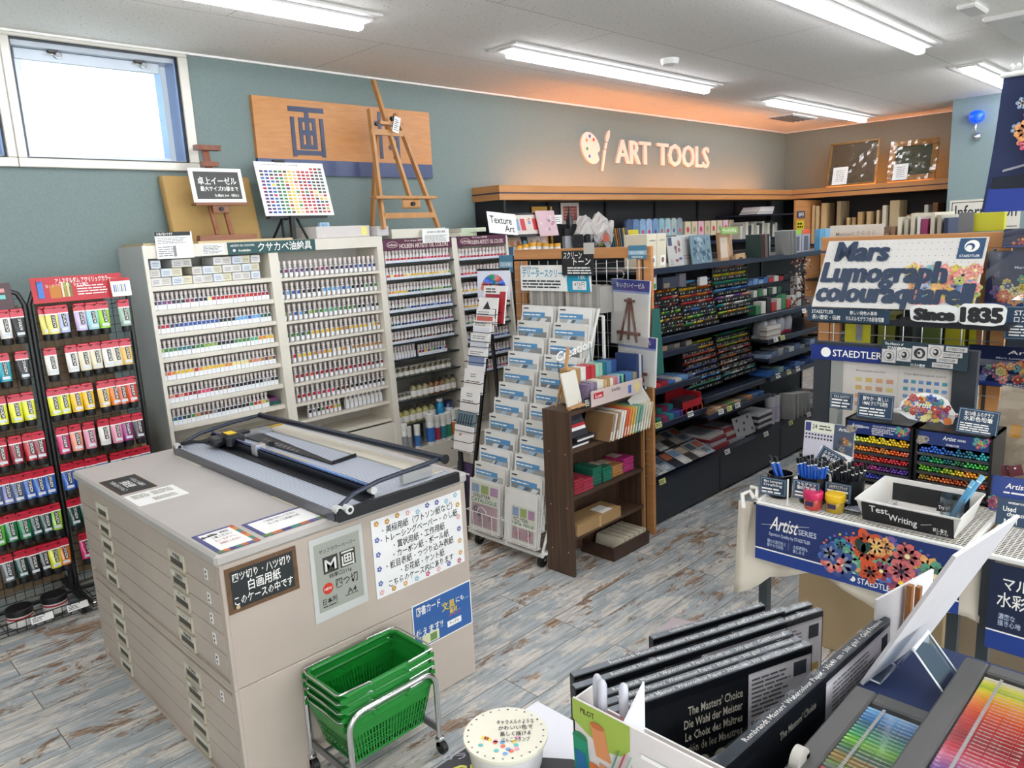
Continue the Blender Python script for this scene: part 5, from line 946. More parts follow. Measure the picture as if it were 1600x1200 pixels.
t = empty('cardboard_box', 'flat brown cardboard box with a white label on the lowest shelf', 'box', (2.54, 2.17, .199)); mb = MB(); mb.box((0, 0, 0), (.335, .13, .055), mat('a07f55', .75), bev=.002); mb.box((.16, -.001, .0), (.175, 0, .055), mat('b8976a')); mb.build('carton', t); MB().box((.20, .01, .0555), (.28, .09, .0562), PAPER).build('label', t)
# wrapped notebook stacks
for i, (x, c, n, lab, dy) in enumerate(((2.545, 'a02a3c', 5, 'red', 0), (2.615, 'a8304a', 4, 'dark pink', 0), (2.70, '1c6a54', 6, 'green', .015), (2.775, '1f7058', 5, 'teal', .01), (2.86, 'b8804a', 4, 'orange-brown', .02), (2.95, 'b02a70', 5, 'magenta', .02))):
    for j in range(n):
        mb = MB(T_(x, 2.185+dy, .398 + j*.0145, rz=.02*((j % 3)-1))); mb.box((0, 0, 0), (.066 if i < 4 else .085, .12, .0135), mat(c, .25, 0, .2, coat=.6), bev=.002); mb.box((.002, .05, .0136), (.06, .12, .0139), mat('b8a894' if i > 2 else c, .3)); one('wrapped_notebook', mb, 'cellophane-wrapped %s packet, %s from the bottom of its pile in the bookcase' % (lab, nth(j+1)), 'packet', 'wrapped packets on the middle shelf')
# upper shelf: boxes and leaning sketchbooks
for i, (x, c, lab) in enumerate(((2.54, '2c2c34', 'dark'), (2.58, '34343c', 'second dark'))): mb = MB(T_(x, 2.19, .6225 + .022*i, rx=0)); mb.box((0, 0, 0), (.13, .13, .02 if i == 0 else .02), mat(c, .4)); mb.box((.0, -.0006, .003), (.12, 0, .012), mat('e0dcd8')); one('boxed_pad', mb, '%s boxed pad lying at the left of the upper bookcase shelf' % lab, 'box')
mb = MB(frame((2.55, 2.20, .668), (1, 0, 0), (.25, .4, 1))); mb.box((0, 0, -.02), (.12, .10, 0), mat('30303a', .4)); mb.rect(.0, .03, .118, .055, .0006, PAPER); mb.rect(.0, .045, .12, .06, .0007, REDM); one('boxed_pad', mb, 'dark box with red and white band leaning in the bookcase corner', 'box')
sk = ['8a6a48', 'c8c4be', '9a7650', 'dcd8ce', 'e0dcd2', 'c85a3a', 'd87a4a', 'd8a04a', 'c8b46a', '8ab09a', '6a9a8a', 'c0c8b8', 'd0ccb8', 'd8d0b8', 'c8bea6']
sn = ['brown kraft', 'grey', 'light brown', 'white', 'off-white', 'red-orange', 'orange', 'amber', 'khaki', 'mint', 'teal green', 'pale sage', 'pale cream', 'ivory', 'beige']
for i, c in enumerate(sk): mb = MB(T_(2.73 + i*.0225, 2.12, .6235, ry=.30)); mb.box((0, 0, 0), (.012, .17, .135 - .0*i), mat(c, .5), bev=.002); mb.box((.002, -.0006, .01), (.010, 0, .05), mat('e6e0d4')); one('sketchbook', mb, '%s sketchbook leaning in the row on the upper bookcase shelf' % sn[i], 'sketchbook', 'leaning sketchbooks')
mb = MB(frame((3.02, 2.17, .69), (1, -.25, .0), (.0, .0, 1)) @ Matrix.Rotation(.6, 4, 'Z')); mb.box((0, 0, -.004), (.11, .10, 0), mat('c9c5be', .5)); one('paper_board', mb, 'tilted white card corner sticking out of the bookcase side', 'card')
# mini canvases and packs on top
t = empty('canvas_display_box', 'pale printed display tray of small canvas books on the bookcase top', 'display box', (2.66, 2.17, ZT)); T0 = T_(-2.66, -2.17, -ZT)
mb = MB(); BX = mat('cbb9b4', .5); F = T0 @ FA(2.655, 2.165, ZT+.0005); mb.box((0, 0, 0), (.405, .075, .003), BX, F)
mb2 = mb; mb2.M = I4; mb2.rect(.018, .035, .09, .062, .0036, REDM, F); mb2.text('Lux', .055, .048, .016, WTXT, .004, .05, 'c', F); mb2.text('EASEL', .19, .055, .014, INK, .004, .07, 'c', F); mb2.lines(.13, .012, .26, .04, 3, GREYTX, .004); mb2.rect(.285, .015, .31, .055, .0036, mat('4a6ab0'), F); mb2.poly([(.36, .07), (.39, .038), (.36, .006), (.33, .038)], .0036, mat('d8c88a'), F)
mb2.box((2.655, 2.168, ZT+.0005), (3.06, 2.30, ZT+.004), BX, T0); mb2.build('tray_box', t)
up = [('b08a58', .055), ('dcd8d0', .03), ('b02834', .03), ('b83a40', .022), ('8ac0a4', .022), ('9ab8a8', .018), ('1f6a7a', .022), ('4a7aa0', .03), ('2c4a80', .03)]
x = 2.63
for i, (c, wd) in enumerate(up): mb = MB(T_(x, 2.26, ZT+.0055)); mb.box((0, 0, .0), (wd*1.25, .07, .165), mat(c, .4), bev=.002); mb.box((.001, -.001, .02), (wd*1.2, 0, .085), mat(('8a6a78', '9a7a8a')[i % 2], .3)); one('canvas_book', mb, '%s covered small book in the back row on the bookcase top' % ('tan', 'white', 'crimson', 'red', 'mint', 'pale mint', 'teal', 'steel blue', 'navy')[i], 'book', 'small books in the back row'); x += wd*1.30 + .002
x = 2.66
fr = [('7a6a84', .02), ('887a92', .02), ('7a6a84', .02), ('d6d0c0', .045), ('c0a070', .02), ('a88858', .02), ('e0dcd0', .02), ('c08a7a', .014), ('c86a74', .014), ('a8a8c8', .014), ('1f5a60', .014), ('7ac0a0', .012), ('1a2a30', .014), ('4a74a8', .05), ('8a8468', .03)]
fn = ['violet-grey', 'lilac', 'dusky purple', 'cream framed', 'tan', 'darker tan', 'ivory', 'dusty rose', 'coral', 'lavender', 'deep teal', 'mint', 'near-black', 'broad blue', 'olive']
for i, (c, wd) in enumerate(fr): mb = MB(T_(x, 2.185, ZT+.0045)); mb.box((0, 0, 0), (wd*1.08, .065, .10 + .006*(i % 2)), mat(c, .4), bev=.0015); one('canvas_book', mb, '%s small book in the front row of the display tray' % fn[i], 'book', 'small books in the front row'); x += wd*1.14 + .001
for i, (x, c, ht) in enumerate(((3.05, '2a3c68', .19), (3.075, 'b8bcc8', .185), (3.10, '24365c', .18), (3.12, 'e0d8b8', .175))): mb = MB(T_(x, 2.19, ZT+.0005)); mb.box((0, 0, 0), (.018, .13, ht), mat(c, .4)); one('sketchbook', mb, ['navy', 'silver-grey', 'dark navy', 'cream'][i] + ' upright sketchbook at the right end of the bookcase top', 'sketchbook', 'upright sketchbooks at the right end')
LW2 = wood('pale_wood', 'b08558', 'c09668', (20, 20, 20), .45)
t = empty('mini_easel', 'miniature wooden easel on the corner of the bookcase', 'easel', (2.56, 2.22, ZT)); T0 = T_(-2.56, -2.22, -ZT)
mb = MB(T0); mb.bar((2.53, 2.19, ZT+.006), (2.55, 2.23, ZT+.16), .012, .008, LW2, (0, 1, 0)); mb.bar((2.60, 2.19, ZT+.006), (2.575, 2.23, ZT+.16), .012, .008, LW2, (0, 1, 0)); mb.bar((2.565, 2.30, ZT+.006), (2.565, 2.235, ZT+.20), .010, .008, LW2, (0, 1, 0)); mb.bar((2.555, 2.225, ZT+.19), (2.60, 2.245, ZT+.285), .014, .01, LW2, (0, 1, 0)); mb.build('leg', t)
mb = MB(T0); mb.box((2.515, 2.165, ZT+.018), (2.625, 2.195, ZT+.026), LW2); mb.box((2.55, 2.21, ZT+.185), (2.59, 2.24, ZT+.197), LW2); mb.build('tray', t)
mb = MB(frame((2.515, 2.18, ZT+.027), (1, .12, 0), (0, .22, 1))); mb.box((0, 0, -.012), (.115, .155, 0), mat('d9d4c8', .6), bev=.002); one('blank_canvas', mb, 'blank white miniature canvas on the miniature easel', 'canvas')
mb = MB(frame((2.615, 2.168, ZT+.003), (1, .1, 0), (0, .15, 1))); mb.box((0, 0, 0), (.045, .045, .002), mat('20201e', .5)); mb.lines(.005, .006, .04, .038, 4, WTXT, .0026); one('price_card', mb, 'tiny black price card beside the miniature easel', 'price card')
mb = MB(FA(2.60, 2.335, ZT+.225) @ Matrix.Rotation(.14, 4, 'Z')); mb.box((.0, -.03, -.0015), (.3, -.0285, 0), ACRYL); mb.text('Creation', .15, 0, .045, WTXT, 0, .27, slant=.2); mb.text('Creation', .15, 0, .045, WTXT, .002, .27, slant=.2)
mb.box((.02, -.22, -.0015), (.03, 0, .0005), ACRYL); mb.box((.26, -.22, -.0015), (.27, 0, .0005), ACRYL); one('acrylic_sign', mb, 'clear acrylic sign with white cursive letters above the small books', 'sign')

# ================================================================ GONDOLAS
GD = mat('202634', .35, .2); GDS = mat('2a3348', .3, .3); PEG = mat('141419', .6)
def gondola(x0, x1, y0, y1, lab, shelves, back=True):
    t = empty('gondola_shelving', lab, 'shelving', (x0, y0, 0)); T0 = T_(-x0, -y0, 0); ym = (y0+y1)/2
    MB(T0).box((x0+.02, ym-.02, .24), (x1, ym+.02, 1.42), PEG).build('spine', t)
    xs = [x0+.02, 3.96, 4.76, 5.27, x1] if x0 < 3.25 and y0 > 2 else [x0+.02, (x0+x1)/2, x1]
    for i in range(len(xs)-1): mb = MB(T0); mb.box((xs[i]+.004, y0, .015), (xs[i+1]-.004, y0+.02, .236), mat('242a33', .4), bev=.003); mb.build('kick_drawer', t)
    mb = MB(T0); mb.box((x0+.02, y0+.02, 0.001), (x1, y1-.02, .236), GD); mb.box((x0+.02, y0-.004, .236), (x1, y1+.004, .248), GD); mb.build('base', t)
    for x in (xs[1:] if back else []): mb = MB(T0); mb.box((x-.01, ym-.03, .25), (x+.01, ym-.021, 1.42), GD); mb.build('upright', t)
    for xa, xb, ya, z in shelves: mb = MB(T0); mb.box((xa, ya, z-.014), (xb, ym-.02 if ya < ym else ym+.02, z-.001), GD); mb.box((xa, ya-.008, z-.026), (xb, ya-.0005, z+.008), GDS, bev=.002); mb.build('shelf', t)
    return t
G1 = gondola(3.2, 6.0, 2.24, 3.12, 'long black double-sided gondola shelving of pens and papers', [(3.22, 6.0, 2.30, 1.385), (3.22, 5.99, 2.30, 1.010), (3.22, 3.80, 2.30, .93), (3.22, 3.80, 2.28, .745), (3.22, 3.83, 2.26, .555), (3.84, 4.60, 2.28, .60), (4.62, 5.99, 2.28, .845), (4.62, 5.99, 2.27, .72), (4.62, 5.99, 2.26, .60), (3.84, 4.60, 2.255, .50), (3.22, 6.0, 3.06, 1.385), (3.22, 6.0, 3.06, 1.0)])
def end_frame(y0, y1, lab, grid=True, zt=1.53, x=3.2):
    t = empty('end_frame', lab, 'display frame', (x, y0, 0)); T0 = T_(-x, -y0, 0)
    mb = MB(T0); mb.box((x-.02, y0, zt-.056), (x, y1, zt), ORANGEW, bev=.002); mb.build('header_rail', t)
    mb = MB(T0); mb.box((x-.02, y0, .001), (x, y0+.045, zt-.057), ORANGEW); mb.box((x-.022, y0+.046, .001), (x-.001, y0+.056, zt-.066), mat('3a3430')); mb.box((x-.02, y0+.057, .001), (x, y0+.09, zt-.057), ORANGEW); mb.build('post', t)
    mb = MB(T0); mb.box((x-.02, y1-.09, .001), (x, y1-.05, zt-.066), ORANGEW); mb.box((x-.02, y1-.045, .001), (x, y1, zt-.066), ORANGEW); mb.build('post', t)
    mb = MB(T0); n = int((y1-y0)/.068)
    for i in range(1, n): y = y0 + (y1-y0)*i/n; mb.tube([(x-.028, y, .3), (x-.028, y, zt-.066)], .002, mat('b8b8b4', .3, .6), 5)
    for i in range(17): z = .32 + i*.068; mb.tube([(x-.032, y0+.01, z), (x-.032, y1-.01, z)], .002, mat('b8b8b4', .3, .6), 5)
    mb.build('wire_grid', t); return t
end_frame(2.185, 3.14, 'orange wood end frame with wire grid above the screen tone rack', zt=1.514)
end_frame(.66, 1.34, 'orange wood end frame with wire grid behind the large lettered sign', zt=1.53)
gondola(3.2, 5.6, .66, 1.34, 'second dark gondola shelving behind the large lettered sign', [(3.22, 5.6, .70, 1.385), (3.22, 5.6, .70, 1.03), (3.22, 5.6, 1.30, 1.385), (3.22, 5.6, 1.30, 1.03), (3.22, 5.6, 1.30, .7)])
for F, lab in ((FB(3.178, 3.26, 1.385), 'pale blue category card at the left end of the orange end frame'), (FB(3.17, 2.315, 1.453), 'pale blue category card at the right corner of the orange end frame')):
    mb = MB(F); h = .10 if 'left' in lab else .067; mb.box((0, 0, 0), (.11, h, .0015), mat('9ab8cc', .5)); mb.rect(0, h*.62, .11, h, .002, mat('4a7c98', .5)); mb.rect(0, 0, .11, h*.3, .002, mat('4a7c98', .5)); mb.text('コミック用紙', .055, h*.46, .012, WTXT, .0024, .08); mb.text('CREATION', .055, h*.15, .010, WTXT, .0024, .07); one('category_card', mb, lab, 'card')
mb = MB(FB(2.968, 2.585, 1.384) @ Matrix.Scale(.92, 4)); mb.box((0, 0, 0), (.225, .135, .003), mat('1c1c1e', .5)); mb.text('スクリーン', .08, .108, .034, WTXT, .0036, .13, slant=.1); mb.text('トーン', .145, .075, .036, WTXT, .0036, .12, slant=.1); mb.lines(.04, .006, .225, .048, 3, WTXT, .0036, .5); mb.rect(.16, .115, .235, .175, .004, mat('b8b4ac', .4)); one('screen_tone_sign', mb, 'black sign with bold white Japanese lettering on the orange rail', 'sign')
# hooks and easel packs on the grid
mb = MB(); mb.tube([(3.165, 2.36, 1.345+.05*sin(a)) if 0 else (3.160, 2.36+.022*cos(a), 1.375+.022*sin(a)) for a in (0, .6, 1.2, 1.8, 2.4, 3.0, 3.6, 4.2)] + [(3.160, 2.36+.022*cos(a)+.0, 1.335+.02*sin(a)) for a in (1.6, 1.0, .4, -.2, -.8, -1.4, -2.0, -2.6)], .0025, CHROME, 6); one('s_hook', mb, 'metal S-shaped hook on the wire grid beside the price sign', 'hook')
def easel_pack(y, z, x, lab, s=1, wd=.23, ht=.33):
    t = empty('easel_packet', lab, 'packet', (x, y, z)); F = FB(0, 0, 0) @ Matrix.Rotation(-.05, 4, 'Z')
    mb = MB(F); mb.box((0, 0, -.012), (wd, ht, 0), mat('dcdad6', .5)); mb.rect(0, ht-.055, wd, ht, .0006, mat('2c3c8c', .4)); mb.text('ちいさいイーゼル', wd*.5, ht-.028, .022, WTXT, .001, wd*.75); mb.rect(.0, ht-.065, wd, ht-.055, .0006, mat('8a9ad0')); mb.build('card', t)
    mb = MB(F); c = wd*.5; b0 = .02; h1 = ht-.09; EW = mat('6e4030', .5)
    for a, b in (((c-.05, b0), (c-.005, h1)), ((c+.05, b0), (c+.005, h1)), ((c, b0+.01), (c, h1-.01))): mb.bar((a[0], a[1], .004), (b[0], b[1], .004), .014, .008, EW, (0, 0, 1))
    mb.box((c-.07, b0+.035, .002), (c+.07, b0+.05, .012), EW); mb.box((c-.03, h1-.02, .002), (c+.03, h1-.008, .01), EW); mb.build('easel', t)
    mb = MB(F); mb.add([(-.002, -.002, .016), (wd+.002, -.002, .016), (wd+.002, ht+.002, .010), (-.002, ht+.002, .010)], [(0, 1, 2, 3)], FILM); mb.build('wrap', t)
easel_pack(2.385, 1.03, 3.10, 'wrapped miniature easel packet with a blue header on the wire grid'); easel_pack(2.35, .83, 3.105, 'second wrapped miniature easel packet hanging lower, mostly hidden', ht=.25)
mb = MB(FB(3.15, 2.55, 1.22)); mb.box((0, 0, -.01), (.06, .07, 0), mat('26337c', .4)); mb.text('DELETER', .03, .04, .01, WTXT, .0006, .05); one('packet', mb, 'small dark blue header packet behind the miniature easel packet', 'packet')
mb = MB(frame((3.13, 2.17, .86), (.25, -.1, -.02), (-.25, .1, 1))); mb.prism([(0, .0), (.09, .02), (.04, .35), (.0, .35)], -.003, 0, mat('1f5f58', .5)); one('paper_board', mb, 'dark teal board sticking out beside the miniature easel packet', 'board')

# --- marker racks
mk = [('r', 'red', 'b8323a'), ('o', 'orange', 'd8742c'), ('y', 'yellow', 'dcc03c'), ('l', 'lime', '9cbc3c'), ('g', 'green', '3c8c50'), ('t', 'teal', '2a8c90'), ('c', 'light blue', '68a8d8'), ('b', 'blue', '3a62b0'), ('p', 'violet', '6a4a90'), ('k', 'dark grey', '3a3a40'), ('w', 'white', 'd8d4d0'), ('f', 'salmon', 'd89080'), ('e', 'brown', '8a5a3c')]
MD = {a: (b, c) for a, b, c in mk}
def marker_mesh(ln=.052, r=.0062):
    mb = MB(Matrix.Rotation(1.05, 4, 'X')); mb.lathe([(r, 0), (r, ln*.62)], TINT, 7); mb.lathe([(r*1.05, ln*.62), (r*1.05, ln*.95), (r*.7, ln)], TINT_G, 7); mb.lathe([(r*1.02, ln*.55), (r*1.02, ln*.60)], WHITE, 7, caps=False); o = mb.build('x'); me = o.data; bpy.data.objects.remove(o); return me
MKM = marker_mesh()
racks = [(3.34, 3.745, [1.275, 1.235, 1.195, 1.155, 1.115, 1.075, 1.035], ['gkgy', 'oroy', 'rkrf', 'krkf', 'gkgl', 'eyke', 'lgke'], 'left upper'),
         (3.755, 4.12, [1.265, 1.225, 1.185, 1.145, 1.105, 1.065, 1.030], ['bcbc', 'yyoo', 'oror', 'rrfr', 'kbkc', 'lgkg', 'gyek'], 'middle upper'),
         (4.13, 4.55, [1.325, 1.28, 1.235, 1.19, 1.145, 1.10, 1.055], ['ffpf', 'yloy', 'tgtg', 'cbcb', 'pwpf', 'tewt', 'lyrt'], 'right upper'),
         (3.80, 4.165, [.895, .86, .825, .79, .755, .72, .685, .650], ['ylyl', 'ooyo', 'roro', 'rffr', 'pbkp', 'wpbk', 'bcbc', 'gtgc'], 'left lower'),
         (4.185, 4.60, [.905, .87, .835, .80, .765, .73, .695, .660], ['gtgg', 'lgly', 'olyo', 'rkwr', 'eoke', 'fwkp', 'wkwk', 'twkt'], 'right lower')]
cnt = 0; rest = MB()
for (xa, xb, zs, rows_, nm) in racks:
    t = empty('marker_rack', 'stepped black marker rack, %s of the gondola' % nm, 'rack', (xa, 2.45, zs[-1]), 0, 'stepped marker racks'); T0 = T_(-xa, -2.45, -zs[-1])
    step = .009; n = len(zs)
    mb = MB(T0); mb.box((xa-.006, 2.395, zs[-1]-.012), (xa, 2.34+step*n+.03, zs[0]+.02), SHB); mb.box((xb, 2.395, zs[-1]-.012), (xb+.006, 2.34+step*n+.03, zs[0]+.02), SHB); mb.build('side_panel', t)
    for r, z in enumerate(zs):
        y = 2.345 + step*(n-1-r); mb = MB(T0); mb.box((xa, y, z-.008), (xb, y+.05, z-.004), SHB); mb.box((xa, y-.004, z-.010), (xb, y, z+.010), mat('101014', .4))
        for q in range(int((xb-xa)/.03)): mb.box((xa+.006+q*.03, y-.0046, z-.004), (xa+.018+q*.03, y-.004, z+.004), mat('b8b4b0', .5)) if (q+r) % 3 else None
        mb.build('step', t)
        m = int((xb-xa)/.0187); 
        for i in range(m):
            ch = rows_[r][min(3, int(i*4/m))]; ch = ch if random.random() > .3 else random.choice(rows_[r]); nmc, c = MD[ch]; x = xa + .010 + i*.0187
            M = T_(x, y+.048, z-.002) @ Matrix.Rotation(random.uniform(-.06, .06), 4, 'Y')
            if cnt < 296 and nm in ('left upper', 'middle upper', 'right lower'):
                cnt += 1; cc = lin(c); k = random.uniform(.75, 1.15); inst('marker_pen', MKM, M, '%s marker pen, %s from left, %s step of the %s rack' % (nmc, nth(i+1), nth(r+1), nm), 'marker', 'marker pens on the gondola', tuple(min(1, q*k) for q in cc[:3]) + (1,))
            else:
                rr = .0062; M2 = M @ Matrix.Rotation(1.05, 4, 'X'); rest.lathe([(rr, 0), (rr, .049), (rr*.7, .052)], mat(c, .35, 0, .15), 6, M2)
tag(rest.build('marker_pen'), 'remaining rows of coloured marker pens in the stepped gondola racks', 'markers', None, 'stuff')
# header cards and boxes on the upper marker shelf
def pk(a, b, c, name, lab, cat, grp=None, rough=.4, extra=None, coat=0):
    mb = MB(T_(*a)); mb.box((0, 0, 0), tuple(b[i]-a[i] for i in range(3)), mat(c, rough, 0, .06, coat=coat), bev=.0015)
    if extra: extra(mb, b[0]-a[0], b[1]-a[1], b[2]-a[2])
    return one(name, mb, lab, cat, grp)
def face(c, x0, z0, x1, z1): return lambda mb, w, d, h: mb.add([(w*x0, -.0006, h*z0), (w*x1, -.0006, h*z0), (w*x1, -.0006, h*z1), (w*x0, -.0006, h*z1)], [(0, 1, 2, 3)], mat(c, .4))
def swatch(mb, w, d, h):
    for i in range(2):
        for j in range(3): x0 = w*(.12+.42*i); z0 = h*(.08+.3*j); mb.add([(x0, -.0006, z0), (x0+w*.36, -.0006, z0), (x0+w*.36, -.0006, z0+h*.25), (x0, -.0006, z0+h*.25)], [(0, 1, 2, 3)], mat(('d8a03a', '4a7ac0', 'c84a3a', '3a8a5a', 'e0d8c8', '8a5ab0')[i*3+j], .4))
pk((3.365, 2.33, 1.275), (3.44, 2.36, 1.375), 'd8d4cc', 'colour_card', 'small white swatch card standing on the left marker rack', 'card', None, .5, swatch)
pk((3.50, 2.33, 1.272), (3.66, 2.39, 1.335), '343a4c', 'marker_set_box', 'dark blue-grey marker set box on the left marker rack', 'box', None, .4, face('8a7a6a', .05, .1, .4, .5))
pk((3.665, 2.33, 1.273), (3.73, 2.36, 1.345), '6a6470', 'marker_set_box', 'grey peaked packet beside the dark marker set box', 'packet')
pk((3.88, 2.33, 1.262), (3.96, 2.35, 1.31), 'd8d6d2', 'price_card', 'white price card standing on the middle marker rack', 'price card', None, .5)
pk((4.13, 2.335, 1.365), (4.55, 2.36, 1.376), '2a2c34', 'rack_header', 'dark header strip above the right upper marker rack', 'sign', None, .4) if 0 else None
# rows of small goods on the far right part of the middle shelf
for i in range(9): c = ('3a7a50', 'd8d4ce', '2a2a2c', 'b83a3c', 'd0ccc4', '4a8a60', 'c8443c', 'e0dcd6', '38383c')[i]; pk((4.62+i*.075, 2.36, 1.011), (4.68+i*.075, 2.42, 1.07+.02*(i % 3)), c, 'ink_box', '%s small ink box on the right part of the middle gondola shelf' % ('green', 'off-white', 'black', 'red', 'grey-white', 'light green', 'bright red', 'white', 'charcoal')[i], 'box', 'small ink boxes on the gondola')
for i in range(8): c = ('5a80b8', '6a94c8', '8aa8d0', '4a70a8', 'c83a40', 'd8d4ce', 'b03038', '3a3a40')[i]; pk((4.62+i*.075, 2.42, 1.20), (4.685+i*.075, 2.48, 1.23+.01*(i % 2)), c, 'ink_box', '%s flat box on the small upper ledge at the gondola right side' % ('mid blue', 'pale blue', 'powder blue', 'deep blue', 'scarlet', 'white', 'dark red', 'charcoal')[i], 'box', 'flat boxes on the small ledge')
for i in range(6): c = ('d8d4ce', '3a7a50', 'd0ccc6', '2a4a38', 'e0dcd8', '3c6a4c')[i]; pk((4.66+i*.07, 2.40, 1.12), (4.71+i*.07, 2.45, 1.165), c, 'ink_box', '%s carton on the ledge above the ink boxes' % ('white', 'green', 'grey', 'dark green', 'pale', 'mid green')[i], 'box', 'cartons above the ink boxes')
for a_, b_ in (((4.60, 2.42, 1.185), (5.25, 2.66, 1.199)), ((4.60, 2.40, 1.105), (5.2, 2.66, 1.119))): mb = MB(T_(-3.2, -2.24, 0)); mb.box(a_, b_, GD); mb.build('shelf', G1)
pk((5.20, 2.35, 1.011), (5.27, 2.40, 1.22), 'c8ccc8', 'board_pack', 'pale upright board at the right of the ink boxes', 'board')
for i in range(8): pk((3.30+i*.062, 2.33, .9315), (3.355+i*.062, 2.40, .9315+.028), ('7a5a48', '4a4a50', 'c8a080', 'b89878', '5a5a60', '8a7a70', '3a3a44', 'a89888')[i], 'charcoal_box', '%s low box on the ledge under the left marker rack' % ('brown', 'slate', 'tan', 'light tan', 'grey', 'taupe', 'near-black', 'beige')[i], 'box', 'low boxes under the marker rack')
# left lower shelves: flat packets
for i in range(7): c = ('b82c38', 'c83a40', 'a02834', '3a6ab0', 'd4d0cc', '6a9ac8', '4a5a80')[i]; pk((3.30+i*.068, 2.30, .7465), (3.362+i*.068, 2.44, .7465+.016+.004*(i % 3)), c, 'paint_set', '%s flat paint set on the left lower gondola shelf' % ('crimson', 'red', 'dark red', 'blue', 'white', 'sky blue', 'indigo')[i], 'box', 'flat paint sets')
cols9 = ['6a3a6a', '3a5ab8', '5a3a80', '2a8a90', '1f6a60', 'c86a30', 'b83030', '3a4a8a', '8a2a50']; cn9 = ['plum', 'blue', 'purple', 'turquoise', 'dark teal', 'orange', 'red', 'dark blue', 'wine']
for i in range(18): pk((3.28+(i % 9)*.06, 2.27+(i//9)*.08, .5565), (3.33+(i % 9)*.06, 2.34+(i//9)*.08, .5565+.03+.022*(i//9)), cols9[(i*4+i//9) % 9], 'yarn_pack', '%s small pack, %s row, on the low left gondola shelf' % (cn9[(i*4+i//9) % 9], ('front', 'rear')[i//9]), 'packet', 'small colourful packs', .5)
t = empty('red_box', 'bright red open display box at the right end of the low left shelf', 'box', (3.60, 2.27, .5565)); mb = MB(); mb.box((0, 0, 0), (.2, .005, .07), REDM); mb.box((.195, .005, 0), (.2, .12, .10), REDM); mb.box((0, .115, 0), (.195, .12, .13), REDM); mb.box((0, .005, 0), (.195, .115, .004), REDM); mb.build('box_body', t); mb = MB(); mb.box((.02, .02, .005), (.18, .10, .075), mat('3a2c30', .5)); mb.build('contents', t)
# right shelves: flats and bags
for i in range(16): c = ('8a9ab8', '6a7a98', 'a8a8a8', '4a5a70', 'c8c8c4', '5a6a90', '8a8a8c', '3a4a68')[i % 8]; pk((4.64+i*.083, 2.29, .721), (4.715+i*.083, 2.42, .745+.01*(i % 3)), c, 'glue_pack', '%s pack, %s from left on the middle right gondola shelf' % (('pale blue', 'slate', 'grey', 'dark slate', 'white', 'blue-grey', 'mid grey', 'navy')[i % 8], nth(i+1)), 'packet', 'packs on the middle right shelf', .3)
for i in range(16): c = ('3a6ab8', '4a78b0', '8ab0a0', '3a5a98', '2c4a88', '5a80c0', '6a8ab8', '3a4a80')[i % 8]; pk((4.64+i*.083, 2.285, .601), (4.715+i*.083, 2.42, .622+.008*(i % 3)), c, 'glue_pack', '%s pack, %s from left on the lower right gondola shelf' % (('bright blue', 'mid blue', 'pale green', 'royal blue', 'navy', 'light blue', 'powder blue', 'indigo')[i % 8], nth(i+1)), 'packet', 'packs on the lower right shelf', .3)
for i in range(9): c = ('a07858', 'c8a888', '8a6a58', '6a8a58', 'b89878', '5a5a5c', 'b07a50', '4a6a9a', '3a5a90')[i]; pk((3.88+i*.078, 2.27, .501), (3.95+i*.078, 2.40, .525), c, 'block_pack', '%s flat pack on the ledge under the lower marker racks' % ('brown', 'tan', 'umber', 'moss', 'sand', 'grey', 'copper', 'steel blue', 'blue')[i], 'packet', 'flat packs under the marker racks')
for i in range(4): mb = MB(T_(4.68+i*.12, 2.36, .846)); mb.prism([(0, 0), (.11, 0), (.115, .06), (-.004, .06)], 0, .02, mat('c83048' if i > 1 else 'd0d0d4', .3)); mb.lathe([(.05, .02), (.055, .08), (.045, .12), (.02, .14)], mat('b8bcc4', .2, 0, .1, coat=.6), 9, T_(.055, .03, 0)); one('bagged_set', mb, '%s plastic-bagged bundle on the upper right gondola shelf' % ('clear white, leftmost,', 'clear white, second,', 'red-based, third,', 'red-based, rightmost,')[i], 'bag', 'bagged bundles')
for i in range(7): pk((4.66+i*.0, 2.30+.0*i, .846+.012*i), (4.86, 2.352, .857+.012*i), ('d0c8c0', 'a89c90', 'e0dcd6')[i % 3], 'drawing_pad', '%s thin pad counted up in the low pile on the right shelf' % nth(i+1), 'pad', 'thin pads in a pile')
# base deck goods
deck = [('6a7480', 'slate'), ('c8c8c8', 'pale grey'), ('8a9aa8', 'blue-grey'), ('3a3a44', 'charcoal'), ('d8d8d4', 'white'), ('5a5048', 'brown'), ('b8b0a8', 'stone'), ('a8b4c4', 'ice blue')]
for i in range(16):
    c, nm = deck[i % 8]; x = 3.27 + (i % 8)*.085; y = 2.30 + (i//8)*.16; F = frame((x, y-.03, .262+(i//8)*.05), (1, .02*((i % 3)-1), 0), (0, 1, .35)); mb = MB(F); mb.box((0, 0, 0), (.09, .15, .004), mat(c, .3)); mb.lines(.012, .015, .075, .06, 4, INK if i % 2 else WTXT, .0046, .5); mb.rect(.012, .075, .078, .135, .0046, mat(('7a9ac0', 'c8b8a0', '4a5a6a', 'b86a4a')[i % 4], .4)); one('tracing_pad', mb, '%s sloping pad, %s from left in the %s row of the base deck' % (nm, nth(i % 8+1), ('front', 'rear')[i//8]), 'pad', 'sloping pads on the base deck')
